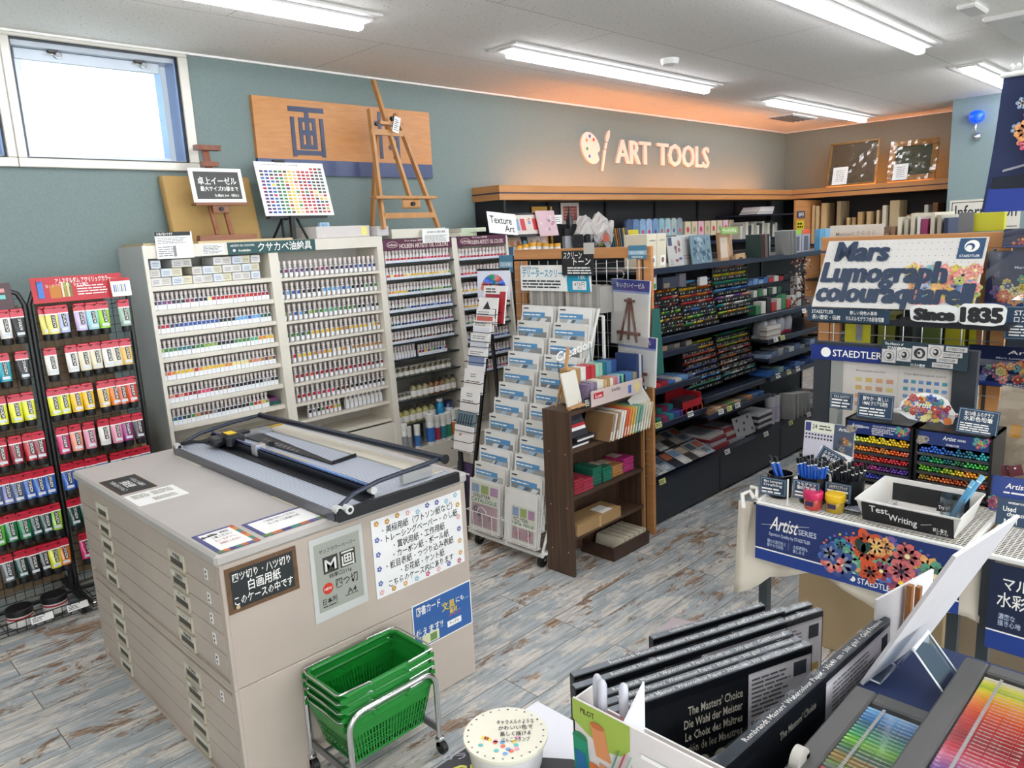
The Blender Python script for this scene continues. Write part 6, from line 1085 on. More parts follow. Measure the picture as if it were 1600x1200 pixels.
for j in range(4):
    for i in range(2): mb = MB(T_(3.98+i*.20, 2.30+.01*j, .2485+j*.022, rz=.05*((j % 2)-.5))); mb.box((0, 0, 0), (.19, .22, .02), mat(('a8343a', 'b8bcc4', '8a3038', 'd0ccc8')[(j+i) % 4], .3)); mb.rect(.02, .02, .16, .18, .0204, mat(('c8c8d0', '8a5a60', 'd8d8d8')[j % 3], .4)); one('paper_pad', mb, '%s pad in the %s pile on the base deck' % (('red', 'silver', 'dark red', 'white')[(j+i) % 4] + ' ' + ORD[j+1] + ' from bottom', ('left', 'right')[i]), 'pad', 'pads piled on the base deck')
mb = MB(frame((4.28, 2.30, .255), (1, 0, 0), (0, .35, 1))); mb.box((0, 0, 0), (.24, .135, .004), mat('b4b4b8', .2)); [mb.poly([(x, y), (x+.02, y+.008), (x+.012, y+.024), (x-.006, y+.014)], .0046, INK) for x, y in ((.04, .1), (.12, .07), (.18, .1), (.10, .03), (.20, .02), (.03, .04))]; mb.text('チャコール', .13, .058, .02, INK, .0048, .1, rot=.0) if 0 else None; one('stencil_pack', mb, 'silver sheet with black leaf shapes standing on the base deck', 'sheet')
for j in range(6): pk((4.54, 2.29, .2485+j*.02), (4.73, 2.44, .2665+j*.02), ('3a3a40', 'c8c8cc')[j % 2], 'tile_pack', '%s flat black-and-silver pack from the bottom of its pile' % nth(j+1), 'packet', 'black and silver pile')
for i in range(2): mb = MB(T_(4.80+i*.075, 2.34, .2485)); mb.lathe([(.036, 0), (.036, .19)], mat('d4d4d8', .35), 14); mb.lathe([(.012, .1905), (.03, .1906)], INK, 14, caps=False); mb.lathe([(.0364, .02), (.0364, .12)], mat('c4bcd0'), 14, caps=False); one('paper_roll', mb, '%s white plastic-wrapped roll standing on the base deck' % ('left', 'right')[i], 'roll', 'white rolls')
for i in range(5): mb = MB(frame((4.94+i*.06, 2.33, .249), (.25, -1, 0), (-.25, -.05, 1))); mb.box((0, 0, -.008), (.10, .20-.008*i, 0), mat('c8c8c6', .2, 0, .1)); mb.add([(-.002, 0, .002), (.10, 0, .002), (.10, .205, .004), (-.002, .205, .004)], [(0, 1, 2, 3)], FILM); one('wrapped_slab', mb, '%s leaning cellophane slab on the base deck' % nth(i+1), 'packet', 'leaning cellophane slabs')
for i in range(8): pk((5.24+(i % 4)*.085, 2.29+(i//4)*.08, .2485), (5.32+(i % 4)*.085, 2.36+(i//4)*.08, .29+.03*(i//4)), ('c4c0bc', 'a8a0a0', 'd4d0cc', 'b0a8a4')[(i+i//4) % 4], 'small_carton', '%s pale carton, %s row, right end of the base deck' % (nth(i % 4+1), ('front', 'rear')[i//4]), 'carton', 'pale cartons on the base deck')
for i, (x, z, y) in enumerate(((3.30, .575, 2.25), (3.62, .572, 2.25), (3.95, .52, 2.245), (4.05, .52, 2.245), (4.15, .52, 2.245), (4.70, .615, 2.25), (4.86, .615, 2.25), (5.0, .615, 2.25), (4.68, .86, 2.262), (4.78, .86, 2.262), (5.15, 1.0, 2.285), (5.3, 1.0, 2.285), (3.30, .262, 2.228), (4.0, .262, 2.228), (4.5, .262, 2.228), (4.86, .262, 2.228), (5.15, .262, 2.228))):
    mb = MB(frame((x, y-.001, z-.03), (1, 0, 0), (0, .25, 1))); mb.box((0, 0, 0), (.06, .03, .001), PAPER if i % 3 else mat('dcdc90')); mb.lines(.005, .005, .05, .025, 2, INK, .0014); one('price_card', mb, '%s price card clipped at %s along the gondola shelf edges' % (('white', 'white', 'yellow-green')[0 if i % 3 else 2], ['the low left shelf start', 'the low left shelf middle', 'the ledge left', 'the ledge centre', 'the ledge right', 'the lower right shelf start', 'the lower right shelf centre', 'the lower right shelf end', 'the pad pile', 'the pad pile right', 'the middle shelf right', 'the middle shelf far right', 'the deck left end', 'the deck third panel', 'the deck leaf sheet', 'the deck rolls', 'the deck cartons'][i]), 'price card')
# --- on top of the gondola
for i in range(2): mb = MB(T_(3.37+i*.092, 2.34, 1.3865)); mb.box((0, 0, 0), (.088, .15, .185), mat('d8cfb8', .5), bev=.002); mb.add([(.03, -.0006, .015), (.075, -.0006, .015), (.075, -.0006, .07), (.03, -.0006, .07)], [(0, 1, 2, 3)], PAPER); mb.disc(.052, .045, .014, .0008, mat(('3a6a9a', '8a5a4a')[i]), 14, M=FA(0, 0, 0)); mb.text('MERMAID', .05, .15, .008, GREYTX, .0008, .05, M=FA(0, 0, 0)); one('box_file', mb, '%s cream box file standing on top of the gondola' % ('left', 'right')[i], 'box file', 'cream box files')
def art(x, wd, ht, c, lab, fn, y=2.335, z=1.3865): mb = MB(frame((x, y, z), (1, 0, 0), (0, .12, 1))); mb.box((0, 0, -.006), (wd, ht, 0), mat(c, .5)); fn(mb, wd, ht); mb.add([(-.001, 0, .004), (wd+.001, 0, .004), (wd+.001, ht, .002), (-.001, ht, .002)], [(0, 1, 2, 3)], FILM); return one('art_print', mb, lab, 'print')
def f1(mb, w_, h): mb.rect(.005, h*.7, w_*.3, h*.98, .0006, mat('3a4868')); flowers(mb, w_*.45, h*.45, w_*.8, h*.8, 5, .001, .016, 4, None, ['8a3a50', 'a85a68', 'b87a80']); mb.disc(w_*.55, h*.2, .018, .0008, mat('b84a4a'), 10, .008); mb.disc(w_*.8, h*.25, .018, .0009, mat('4a68a0'), 10, .008); mb.lines(w_*.1, h*.05, w_*.3, h*.25, 3, GREYTX, .0006)
def f2(mb, w_, h):
    rg = random.Random(9)
    for i in range(34): mb.disc(rg.uniform(.02, w_-.02), rg.uniform(.02, h-.02), rg.uniform(.012, .022), .0006+.00005*i, mat(rg.choice(('2c4660', '5a7890', '8aa4b4', 'a8bcc8', '3a5870')), .5), 9, rg.uniform(.006, .014), rg.random()*3)
art(3.575, .145, .165, 'dcd8d4', 'white print with pink flower sketch on top of the gondola', f1); art(3.725, .20, .17, 'd4d0cc', 'pale wide print with small pink sketches behind the flower sketch', lambda mb, w_, h: (mb.lines(.02, .03, .18, .06, 2, mat('b89090'), .0006), mb.text('Gentle', .1, .14, .014, GREYTX, .0006, .06)), 2.365); art(3.80, .215, .165, '7a94a4', 'blue-grey marbled botanical print on top of the gondola', f2, 2.33)
for i in range(4): mb = MB(frame((4.13+i*.035, 2.34+.01*i, 1.3865), (1, 0, 0), (-.18, .1, 1))); mb.box((0, 0, -.02), (.10, .17, 0), mat(('b08a68', 'a07a58', '9a7454', 'b4906c')[i], .5)); mb.rect(.01, .02, .09, .14, .0006, mat(('c8b8a8', 'd0a060', 'b89a80', '9a8a90')[i], .4)); one('wood_board', mb, '%s leaning brown wooden panel pack on top of the gondola' % nth(i+1), 'panel', 'leaning wooden panel packs')
mb = MB(frame((4.10, 2.325, 1.545), (1, 0, 0), (0, .1, 1))); mb.box((0, 0, 0), (.20, .04, .004), mat('7a9a4a', .4)); mb.text('ウッドパネル', .1, .02, .02, WTXT, .0046, .16); one('green_tag', mb, 'small green label card above the wooden panel packs', 'card')
t = empty('card_stand', 'little wooden shaped stand in front of the wooden panel packs', 'stand', (4.24, 2.315, 1.3865)); MB(FA(0, 0, 0)).prism([(0, 0), (.03, 0), (.04, .015), (.08, .015), (.09, 0), (.12, 0), (.115, .04), (.0, .035)], 0, .012, mat('b89468')).build('base', t)
for i in range(5): mb = MB(frame((4.46+i*.028, 2.35, 1.3865), (.35, -1, 0), (-.3, 0, 1))); mb.box((0, 0, -.006), (.09, .15, 0), mat(('2c3c38', '4a4a48', '6a3430', '8a8480', '3a5048')[i], .4)); one('thin_notebook', mb, '%s thin dark notebook leaning behind the wooden panels' % nth(i+1), 'notebook', 'thin leaning notebooks')
for i in range(3): mb = MB(T_(4.60+i*.07, 2.36, 1.3865)); mb.box((0, 0, 0), (.062, .03, .125+.01*(i % 2)), mat(('8a4038', '5a5a60', 'b8b4b0')[i], .4)); mb.add([(.02, -.0006, .03), (.05, -.0006, .03), (.05, -.0006, .08), (.02, -.0006, .08)], [(0, 1, 2, 3)], PAPER); one('boxed_pen_set', mb, ['maroon', 'grey', 'pale'][i] + ' upright boxed set on top of the gondola', 'box')
for i in range(3): mb = MB(frame((4.84+i*.05, 2.34, 1.3865), (.3, -1, 0), (-.45, 0, 1))); mb.box((0, 0, -.01), (.09, .17, 0), mat('a8a8a4', .2)); mb.add([(0, 0, .003), (.09, 0, .003), (.09, .18, .004), (0, .18, .004)], [(0, 1, 2, 3)], FILM); one('wrapped_slab', mb, '%s shiny wrapped pack leaning right on top of the gondola' % nth(i+1), 'packet', 'shiny leaning packs on the gondola')
for i in range(2): mb = MB(T_(5.14+i*.14, 2.36, 1.3865)); mb.box((0, 0, 0), (.13, .03, .155), mat('9a9aa2', .4)); mb.add([(.0, -.0006, .125), (.13, -.0006, .125), (.13, -.0006, .155), (0, -.0006, .155)], [(0, 1, 2, 3)], mat(('8ab83c', 'd8542c')[i], .4)); mb.add([(.03, -.0006, .01), (.10, -.0006, .01), (.10, -.0006, .11), (.03, -.0006, .11)], [(0, 1, 2, 3)], mat('5a5a68', .4)); one('brush_pack', mb, 'grey hanging pack with %s top on the far end of the gondola' % ('lime green', 'orange-red')[i], 'packet')
# --- tall charm stand and category signs at gondola far end
for i in range(5): pk((5.44+i*.09, 2.3, 1.3865), (5.52+i*.09, 2.34, 1.54), ('5a94b8', '7aa8c4', '6a9cbc', 'c8c8c4', '8aa4b4')[i], 'category_card', '%s upright card at the gondola far end beside the lettered sign' % ('blue', 'light blue', 'mid blue', 'white', 'grey-blue')[i], 'card', 'upright cards at the far end')
mb = MB()
rg = random.Random(8)
for i in range(110): x = rg.uniform(5.02, 5.30); z = rg.uniform(1.03, 1.36); mb.lathe([(.002, -.008), (.009, 0), (.002, .008)], mat(rg.choice(('5a2c28', '8a4a3a', 'a88a70', '3a2a28', 'c8b8a8')), .3), 5, T_(x, 2.295+rg.uniform(0, .03), z), caps=False)
tag(mb.build('hanging_charms'), 'mass of small dark red charms hanging at the far end of the gondola', 'charms', None, 'stuff')

# ================================================================ GOODS ON THE WALL SHELVING
F0_ = 4.12
mb = MB(frame((3.90, 4.06, 1.62), (1, 0, 0), (.0, .25, 1)) @ Matrix.Rotation(-.1, 4, 'Z')); mb.box((-.03, 0, 0), (.26, .16, .004), PAPER); mb.text('Texture', .10, .105, .058, INK, .0046, .22); mb.text('Art', .18, .045, .05, INK, .0046, .10); one('texture_sign', mb, 'white hand-lettered Texture Art sign at the left of the wall shelving', 'sign')
mb = MB(frame((4.08, 4.08, 1.60), (1, 0, 0), (0, .25, 1))); mb.box((0, 0, 0), (.36, .15, .004), mat('cfc6be', .5)); mb.rect(0, .15, .36, .166, .0046, INK); mb.rect(0, -.02, .36, 0, .0046, INK)
for i, c in enumerate(('c8a86a', '7a9ab8', 'c03a44', '3a3a44', 'c83a3a')): mb.rect(.02+i*.068, .03, .07+i*.068, .12, .005, mat(c, .5)) if i != 3 else flowers(mb, .23, .08, .26, .12, 3, .005, .012, 2)
one('texture_banner', mb, 'long white banner with small pictures beside the Texture Art sign', 'banner')
mb = MB(frame((4.40, 4.05, 1.58), (1, 0, 0), (0, .25, 1))); mb.box((0, 0, 0), (.22, .20, .004), mat('c8aab0', .5)); flowers(mb, .02, .02, .2, .18, 12, .0046, .014, 6, None, ['a87a88', 'd8c0c8', '8a8aa8', 'e0d0d0']); one('texture_banner', mb, 'pink patterned card at the right end of the banner', 'card')
mb = MB(FA(4.63, 4.10, 1.67)); mb.box((0, 0, 0), (.09, .07, .002), PAPER); mb.lines(.008, .01, .08, .06, 3, GREYTX, .0026); one('price_card', mb, 'white price card on the black panel beside the pink card', 'price card')
mb = MB(FA(4.655, 4.365, 1.46)); mb.box((0, 0, -.003), (.25, .36, .0), mat('c8983c', .5)); mb.tube([(.125+.055*cos(a), .2+.10*sin(a), .004) for a in [2*pi*i/20 for i in range(20)]], .010, mat('a83a30', .4), 5, True); one('amber_poster', mb, 'amber poster with a red looped drawing on the black back panel', 'poster')
mb = MB(FA(5.02, 4.366, 1.67)); mb.box((0, 0, -.003), (.24, .18, 0), mat('c8b8b0', .5)); mb.rect(.03, .03, .21, .15, .0006, mat('8a4038', .5)); mb.lines(.04, .04, .20, .14, 4, mat('b88878'), .001, .4); one('red_poster', mb, 'pale-framed brownish red print on the black back panel', 'poster')
for i in range(7): c = ('8aac78', 'd8b898', 'dcc8b8', '2a3a4a', 'd0c4b8', 'cfc6be', 'b89a98')[i]; mb = MB(frame((4.12+i*.075, 4.18, 1.441), (1, 0, 0), (0, .25, 1))); mb.box((0, 0, 0), (.078, .15, .004), mat(c, .4)); mb.disc(.04, .09, .022, .0046, mat(('d8e8c8', 'c88a5a', 'b86a4a', '8ac0d8', '9a8a78', 'a88a80', 'd0b8b0')[i], .4), 12, .026); one('texture_sample_card', mb, '%s texture sample card behind the yellow-lidded jars' % nth(i+1), 'card', 'texture sample cards')
for i in range(7):
    x = 4.24 + i*.075; t = empty('paste_jar', 'white paste jar with a yellow lid, %s from left on the wall shelf' % nth(i+1), 'jar', (x, 4.135+.01*(i % 2), 1.4405), 0, 'yellow-lidded jars'); s = (.9, 1, 1.1, 1.1, 1, .9, .9)[i]
    mb = MB(T_(0, 0, 0, s=s)); mb.lathe([(.032, 0), (.034, .004), (.034, .055), (.03, .06)], mat('dcd8d0', .35), 14); mb.build('body', t); mb = MB(T_(0, 0, 0, s=s)); mb.lathe([(.035, .058), (.035, .082), (.033, .085)], mat('e2a51c', .35), 14); mb.build('lid', t)
for i in range(3): mb = MB(T_(4.12+i*.06, 4.13, 1.4405)); mb.box((0, 0, 0), (.055, .04, .07), mat(('3a5a78', 'b8c0c8', 'c83a3a')[i], .4)); one('small_pack', mb, ['blue', 'pale grey', 'red'][i] + ' little pack left of the yellow-lidded jars', 'packet')
mb = MB(T_(4.80, 4.14, 1.4405)); mb.box((0, 0, 0), (.10, .03, .13), mat('a8acb0', .4)); mb.box((.0, 0, .131), (.16, .03, .19), mat('2c2c30', .4)); mb.lathe([(.02, .19), (.03, .25), (.008, .32), (.008, .37)], mat('1e2026', .3), 8, T_(.08, .015, 0)); one('airbrush_display', mb, 'black airbrush display with a tall nozzle in the wall shelving', 'display')
# crumpled clear bag
mb = MB(T_(5.12, 4.08, 1.60)); rg = random.Random(4); bm = bmesh.new(); bmesh.ops.create_icosphere(bm, subdivisions=3, radius=1)
for v in bm.verts: k = 1+rg.uniform(-.16, .16); v.co = Vector((v.co.x*.25*k, v.co.y*.08*k, v.co.z*.12*k))
bm.verts.index_update(); mb.add([Vector((v.co.x, v.co.y, v.co.z + .05*sin(v.co.x*31))) for v in bm.verts], [tuple(v.index for v in f.verts) for f in bm.faces], mat('dedad6', .25, 0, .1, alpha=.55)); mb.box((-.14, -.02, -.11), (.12, .03, .04), mat('cbc4ba', .6)); mb.box((.02, -.06, -.09), (.13, -.05, -.02), mat('b85a4a')); bm.free(); one('plastic_bag', mb, 'crumpled clear plastic bag of goods in the middle of the wall shelving', 'bag')
for i in range(5): mb = MB(frame((4.88+i*.045, 4.12, 1.441), (.3, -1, 0), (-.25, 0, 1))); mb.box((0, 0, -.012), (.10, .14, 0), mat(('3a3c40', '2c3034', '44484c', '34383c', '5a5a5c')[i], .4)); one('dark_notebook', mb, '%s dark notebook leaning under the crumpled bag' % nth(i+1), 'notebook', 'dark leaning notebooks')
mb = MB(FA(5.08, 4.11, 1.441)); mb.box((0, 0, 0), (.20, .135, .02), mat('4a4a46', .5)); mb.rect(.05, .03, .16, .08, .021, mat('c8b84a')); mb.rect(.01, .09, .19, .125, .021, mat('8a8a84')); one('boxed_notebook', mb, 'dark grey box with a yellow label under the crumpled bag', 'box')
pc = ['2a4a6a', '3a5a4a', 'a8703a', '7a4a2c', '5a6a5a', '2c3c5c', 'c8a84a', '6a6a64']; 
for i in range(8): mb = MB(T_(5.42+i*.03, 4.12, 1.4415, ry=-.2)); mb.box((0, 0, 0), (.016, .12, .175), mat(pc[i], .45)); one('paper_pad', mb, '%s upright pad in the leaning row on the wall shelf' % ('blue', 'green', 'amber', 'rust', 'sage', 'navy', 'mustard', 'grey')[i], 'pad', 'upright pads on the wall shelf')
mb = MB(frame((5.64, 4.11, 1.441), (1, 0, 0), (-.22, .1, 1))); mb.box((0, 0, 0), (.16, .155, .004), mat('d8c83c', .5)); one('yellow_pad', mb, 'plain yellow pad leaning at the end of the pads', 'pad')
mb = MB(T_(5.32, 4.15, 1.4415)); mb.box((0, 0, 0), (.11, .04, .16), mat('b8c8c8', .4)); mb.disc(.06, .08, .022, .001, mat('2a7a7a'), 12, M=FA(0, 0, 0)); one('white_packet', mb, 'pale packet with a round teal mark beside the pads', 'packet')
for i in range(9):
    x = 5.78+i*.105; mb = MB(T_(x, 4.22, 1.52)); c = ('4a5a78', '6a88b0', '8aa8c8', '9ab0cc', '7a94b8', '8ab0b8', 'a0b8c0', 'a8b4b0', '8a98a0')[i]; mb.prism([(-.05, 0), (.05, 0), (.045, .15), (.02, .17), (-.02, .17), (-.045, .15)], -.015, .015, mat(c, .25, 0, .2), FA(0, 0, 0)); mb.disc(0, .05, .018, .0156, mat(('b83a4a', '3a4a8a', 'c84a4a')[i % 3]), 10, .02, M=FA(0, 0, 0)); mb.tube([(0, 0, .165), (0, .05, .18), (0, .13, .18)], .002, CHROME, 4); one('hanging_bag', mb, 'bluish clear bag, %s from left, hanging at the black back panel' % nth(i+1), 'bag', 'bluish clear bags')
for i in range(8): x = 6.76+i*.125; mb = MB(T_(x, 4.22, 1.50)); mb.prism([(-.055, 0), (.055, 0), (.05, .15), (-.05, .15)], -.02, .02, mat(('c8bca0', 'c4b49a', 'd0a8b0', 'b8a890')[i % 4], .3, 0, .15), FA(0, 0, 0)); mb.disc(0, .07, .025, .0206, mat(('b83a4a', '8a9a6a')[i % 2]), 10, .03, M=FA(0, 0, 0)); mb.tube([(0, 0, .15), (0, .05, .17), (0, .13, .17)], .002, CHROME, 4); one('hanging_bag', mb, 'cream wrapped bag, %s from left, hanging near the corner' % nth(i+1), 'bag', 'cream wrapped bags')
t = empty('corner_shelf', 'dark shelf with papers jutting out near the room corner', 'shelf', (7.6, 4.0, 1.68)); mb = MB(); mb.box((0, -.05, 0), (1.0, .37, .015), GD); mb.build('board', t)
for i in range(5): pk((7.80+.02*i, 3.99, 1.696+i*.016), (8.16+.01*i, 4.2, 1.711+i*.016), ('c4c0be', 'b0aeac', 'd0ccca')[i % 3], 'paper_stack', '%s sheaf from the bottom of the pile on the corner shelf' % nth(i+1), 'paper', 'sheaves on the corner shelf')
for i in range(14): pk((7.55+i*.062, 4.05, 1.441), (7.60+i*.062, 4.3, 1.58+.02*(i % 3)), ('b8b4a8', '9a968c', 'c4c0b4', '3a3a3a')[i % 4], 'book', '%s upright pale book below the corner shelf, counted from left' % nth(i+1), 'book', 'upright books below the corner shelf')
mb = MB(FA(8.63, 3.925, 1.64)); mb.box((0, 0, 0), (.20, .075, .003), mat('343c60')); mb.text('油絵用', .1, .037, .04, WTXT, .0036, .14); one('category_card', mb, 'small dark blue category card on the orange end panel', 'card')
mb = MB(FA(8.62, 3.925, 1.50)); mb.box((0, 0, 0), (.20, .11, .003), mat('d8c828')); mb.lines(.02, .02, .18, .09, 2, INK, .0036, .6); one('category_card', mb, 'bright yellow card on the orange end panel', 'card')
# rolled and stacked boards on the far wall shelf
fx = 9.0
for i, (y, h_, wd, c) in enumerate(((3.90, .47, .03, 'c8a878'), (3.86, .46, .03, 'd0b488'), (3.79, .49, .06, 'd0b080'), (3.60, .50, .045, '9a8668'), (3.50, .30, .03, 'c8a878'), (3.44, .30, .04, 'bc9c70'), (3.36, .36, .05, 'b89868'), (3.27, .36, .05, 'c4a67a'), (3.18, .37, .03, 'd0bc98'), (3.10, .42, .04, 'd8d0bc'), (3.0, .47, .10, 'c0ae88'), (2.86, .30, .04, 'd0b488'), (2.78, .32, .05, 'b08a60'), (2.68, .4, .04, 'd8d4c8'), (2.6, .42, .05, '8a5a3a'))):
    mb = MB(T_(fx+.02*(i % 3), y, 1.331)); mb.box((0, -wd/2, 0), (.25, wd/2, h_*.95), mat(c, .6), bev=.003); one('wood_board', mb, '%s upright wooden panel from the left on the far wall shelf' % nth(i+1), 'panel', 'upright panels on the far shelf')
# picture frames on the far cornice
def pframe(y0, y1, zt, c1, c2, inner, fw, lab):
    t = empty('picture_frame', lab, 'picture frame', (8.96, y1, 1.968)); wd = y1-y0; F = frame((.0, 0, .0), (0, -1, 0), (.22, 0, 1)); ht = zt-1.968; FM = wood('frame_'+c1, c1, c2, (20, 20, 20), .35)
    mb = MB(F); 
    for a, b in (((0, 0, 0), (wd, fw, .03)), ((0, ht-fw, 0), (wd, ht, .03)), ((0, fw, 0), (fw, ht-fw, .03)), ((wd-fw, fw, 0), (wd, ht-fw, .03))): mb.box(a, b, FM, bev=.006)
    mb.build('frame', t); mb = MB(F); mb.box((fw, fw, .0), (wd-fw, ht-fw, .008), mat(inner, .6))
    if fw < .04: mb.rect(wd*.18, ht*.12, wd*.88, ht*.86, .0085, mat('6e6150', .6)); mb.rect(wd*.2, ht*.13, wd*.86, ht*.84, .009, mat(inner, .6))
    mb.build('picture', t); mb = MB(F); rg = random.Random(int(y0*100)); V = []; nx, nz = 14, 14
    for j in range(nz+1):
        for i in range(nx+1): V.append((wd*i/nx, ht*j/nz, .036+rg.uniform(-.006, .006)))
    mb.add(V, [(j*(nx+1)+i, j*(nx+1)+i+1, (j+1)*(nx+1)+i+1, (j+1)*(nx+1)+i) for j in range(nz) for i in range(nx)], clear('frame_wrap', 'e8e4dc', .05, .12)); mb.build('wrap', t)
    mb = MB(F); mb.rect(wd*.13, ht*.02, wd*.44, ht*.42, .044, PAPER); mb.lines(wd*.2, ht*.08, wd*.38, ht*.36, 6, GREYTX, .0444, .25, .05); mb.build('label_sheet', t)
pframe(3.19, 3.73, 2.46, 'a8824e', 'c29a62', '6a6052', .022, 'thin gold picture frame with grey-brown backing on the far cornice')
pframe(2.59, 3.07, 2.40, 'b47c34', 'd09a4c', '59604e', .06, 'wide golden wooden picture frame with greenish picture on the far cornice')
mb = MB(FB(8.488, 2.31, 1.44)); mb.box((0, 0, 0), (.60, .29, .006), mat('dcd8cc', .5)); mb.rect(.02, .02, .58, .027, .0066, INK); mb.rect(.02, .263, .58, .27, .0066, INK); mb.rect(.02, .02, .027, .27, .0066, INK); mb.text('Information', .31, .18, .13, INK, .0066, .52); one('information_sign', mb, 'white bordered Information sign on the pale pier', 'sign')
# goods on the second gondola top
g2 = [(3.30, .93, 1.0, .15, '2a3350', 'dark navy tall folder'), (3.36, .99, .96, .14, 'b8b0a0', 'greige thin board'), (3.42, 1.02, .99, .145, 'c8beaa', 'cream thin board'), (3.48, 1.05, 1.02, .15, '8a2c5a', 'magenta-spined board'), (3.54, 1.08, 1.05, .145, 'd8d4cc', 'white thin board'), (3.60, 1.12, 1.08, .15, 'c4bca8', 'sand thin board')]
names = ['dark navy', 'greige', 'cream', 'magenta', 'white', 'sand', 'stone', 'ivory', 'brown', 'kraft', 'tan', 'chestnut', 'walnut', 'beige', 'umber']
cc = ['2a3350', 'a8a294', 'c8beaa', '8a2c5a', 'd8d4cc', 'c4bca8', 'b0a898', 'd4ccb8', '8a6a50', 'a08060', '94765a', '7a5a44', '6a4c3a', 'b89c78', '846248']
for i in range(15):
    y = .90+i*.024; h_ = (.20 if i < 8 else .15); mb = MB(T_(3.30, y, 1.3865)); mb.box((0, 0, 0), (.26, .014 if i != 3 else .026, h_+.012*((i*7) % 3)), mat(cc[i], .55)); one('drawing_board', mb, '%s upright board in the row on the second gondola top' % names[i], 'board', 'upright boards on the second gondola')
mb = MB(FB(3.26, 1.335, 1.49)); mb.box((0, 0, 0), (.215, .085, .004), mat('cfc6ba', .5)); mb.text('Mermaid さらさら', .105, .05, .016, mat('a8988c'), .0046, .16); one('paper_sign', mb, 'faint off-white paper sign above the large lettered sign', 'sign')
pk((3.24, .70, 1.532), (3.27, .84, 1.60), 'b8b428', 'yellow_book', 'yellow-green book standing on the orange rail near the hanging cloth', 'book', None, .4)
mb = MB(FB(3.23, .845, 1.532)); mb.box((.0, 0, 0), (.05, .072, .006), mat('6a6a6a', .5)); one('photo_book', mb, 'grey photo-covered book next to the yellow-green book', 'book')
for i in range(6): pk((3.33, .74+i*.085, 1.031), (3.5, .81+i*.085, 1.2), ('b8b428', 'c8c030', '7a8a4a', '3a4a50', 'a8b04a', '5a5a48')[i], 'sketch_pad', '%s upright pad seen through the wire grid' % ('yellow', 'bright yellow', 'olive', 'slate', 'lime', 'khaki')[i], 'pad', 'upright pads behind the grid')
mb = MB(FB(3.163, 1.22, 1.08)); mb.box((0, 0, 0), (.10, .11, .004), mat('c8c028', .4)); mb.rect(.045, .03, .07, .12, .006, mat('8a8a90', .3)); one('yellow_packet', mb, 'small yellow packet with a grey clip hanging on the wire grid', 'packet')
t = empty('wooden_shelving', 'pale wooden shelving seen through the gap between the gondolas', 'shelving', (5.61, 1.345, 0)); T0 = T_(-5.61, -1.345, 0); PW = mat('c8b89a', .5)
for x in (5.61, 6.1): mb = MB(T0); mb.box((x, 1.345, .001), (x+.015, 1.66, 1.3), PW); mb.build('side_panel', t)
for i in range(6): mb = MB(T0); mb.box((5.625, 1.345, .15+i*.20), (6.1, 1.66, .16+i*.20), PW); mb.build('shelf', t)
for i in range(6): pk((5.64+.02*i, 1.36+.12*(i//3), .36+(i % 3)*.20+.001), (5.9, 1.46+.12*(i//3), .50+(i % 3)*.20), ('c8942c', '2a4a48', 'b87a28', '3a3a40', 'd8a030', '1e2226')[i], 'book_pack', '%s goods on the pale shelves beyond the gap' % ('amber', 'teal', 'orange', 'charcoal', 'golden', 'black')[i], 'packet', 'goods beyond the gap')

# ================================================================ PENCIL DISPLAY TABLES
SB = mat('1b2f68', .3, 0, .08); SBD = mat('14203f', .35)
def wire_table(y0, y1, lab, x0=2.105, x1=2.81):
    t = empty('wire_display_table', lab, 'table', (x0, y0, 0)); T0 = T_(-x0, -y0, 0); mb = MB(T0)
    for a, b in (((x0, y0, .735), (x1, y0+.014, .75)), ((x0, y1-.014, .735), (x1, y1, .75)), ((x0, y0, .735), (x0+.014, y1, .75)), ((x1-.014, y0, .735), (x1, y1, .75))): mb.box(a, b, WIREW, bev=.003)
    mb.build('frame', t); mb = MB(T0)
    n = int((x1-x0)/.0125); m = int((y1-y0)/.0125)
    for i in range(1, n): mb.cyl((x0+(x1-x0)*i/n, y0+.005, .7475), (x0+(x1-x0)*i/n, y1-.005, .7475), .0013, WIREW, 4, caps=False)
    for i in range(1, m): mb.cyl((x0+.005, y0+(y1-y0)*i/m, .7455), (x1-.005, y0+(y1-y0)*i/m, .7455), .0013, WIREW, 4, caps=False)
    mb.build('wire_grid', t)
    for x in (x0+.03, x1-.03):
        for y in (y0+.03, y1-.03): mb = MB(T0); mb.box((x-.014, y-.014, .001), (x+.014, y+.014, .735), mat('2c3438', .4)); mb.build('leg', t)
    return t
wire_table(.478, 1.075, 'white wire-mesh display table of pencils with a draped cloth'); wire_table(-.35, .465, 'second white wire-mesh display table beside the first, at the right edge')
mb = MB(); mb.tube([(2.098, .90+0*.1, .0), (2.098, .90, .01)], .001, WIREW) if 0 else None
# cloth draped behind the banner
mb = MB(); V = []; nx, nz = 24, 7
for j in range(nz+1):
    for i in range(nx+1):
        y = 1.135 - .69*i/nx; f = j/nz; drop = .20 + .11*max(0, 1 - i/4.0) + .03*sin(i*.5); V.append((2.145 - .035*f + .008*sin(i*1.3+f*2) - (.02 if i < 2 else 0), y, .732 - drop*f))
mb.add(V, [(j*(nx+1)+i, (j+1)*(nx+1)+i, (j+1)*(nx+1)+i+1, j*(nx+1)+i+1) for j in range(nz) for i in range(nx)], mat('d5cbbb', .8), None, True)
V = []
for j in range(6):
    for i in range(9): f = j/5; V.append((2.11 + .07*i, 1.09 + .02*f + .012*sin(i*1.5)*f, .732 - (.22 + .08*max(0, 1-i/3))*f))
mb.add(V, [(j*9+i, j*9+i+1, (j+1)*9+i+1, (j+1)*9+i) for j in range(5) for i in range(8)], mat('d5cbbb', .8), None, True)
o = one('table_cloth', mb, 'cream cloth hanging from the pencil display table behind the blue banner', 'cloth'); sm = o.modifiers.new('s', 'SOLIDIFY'); sm.thickness = .002
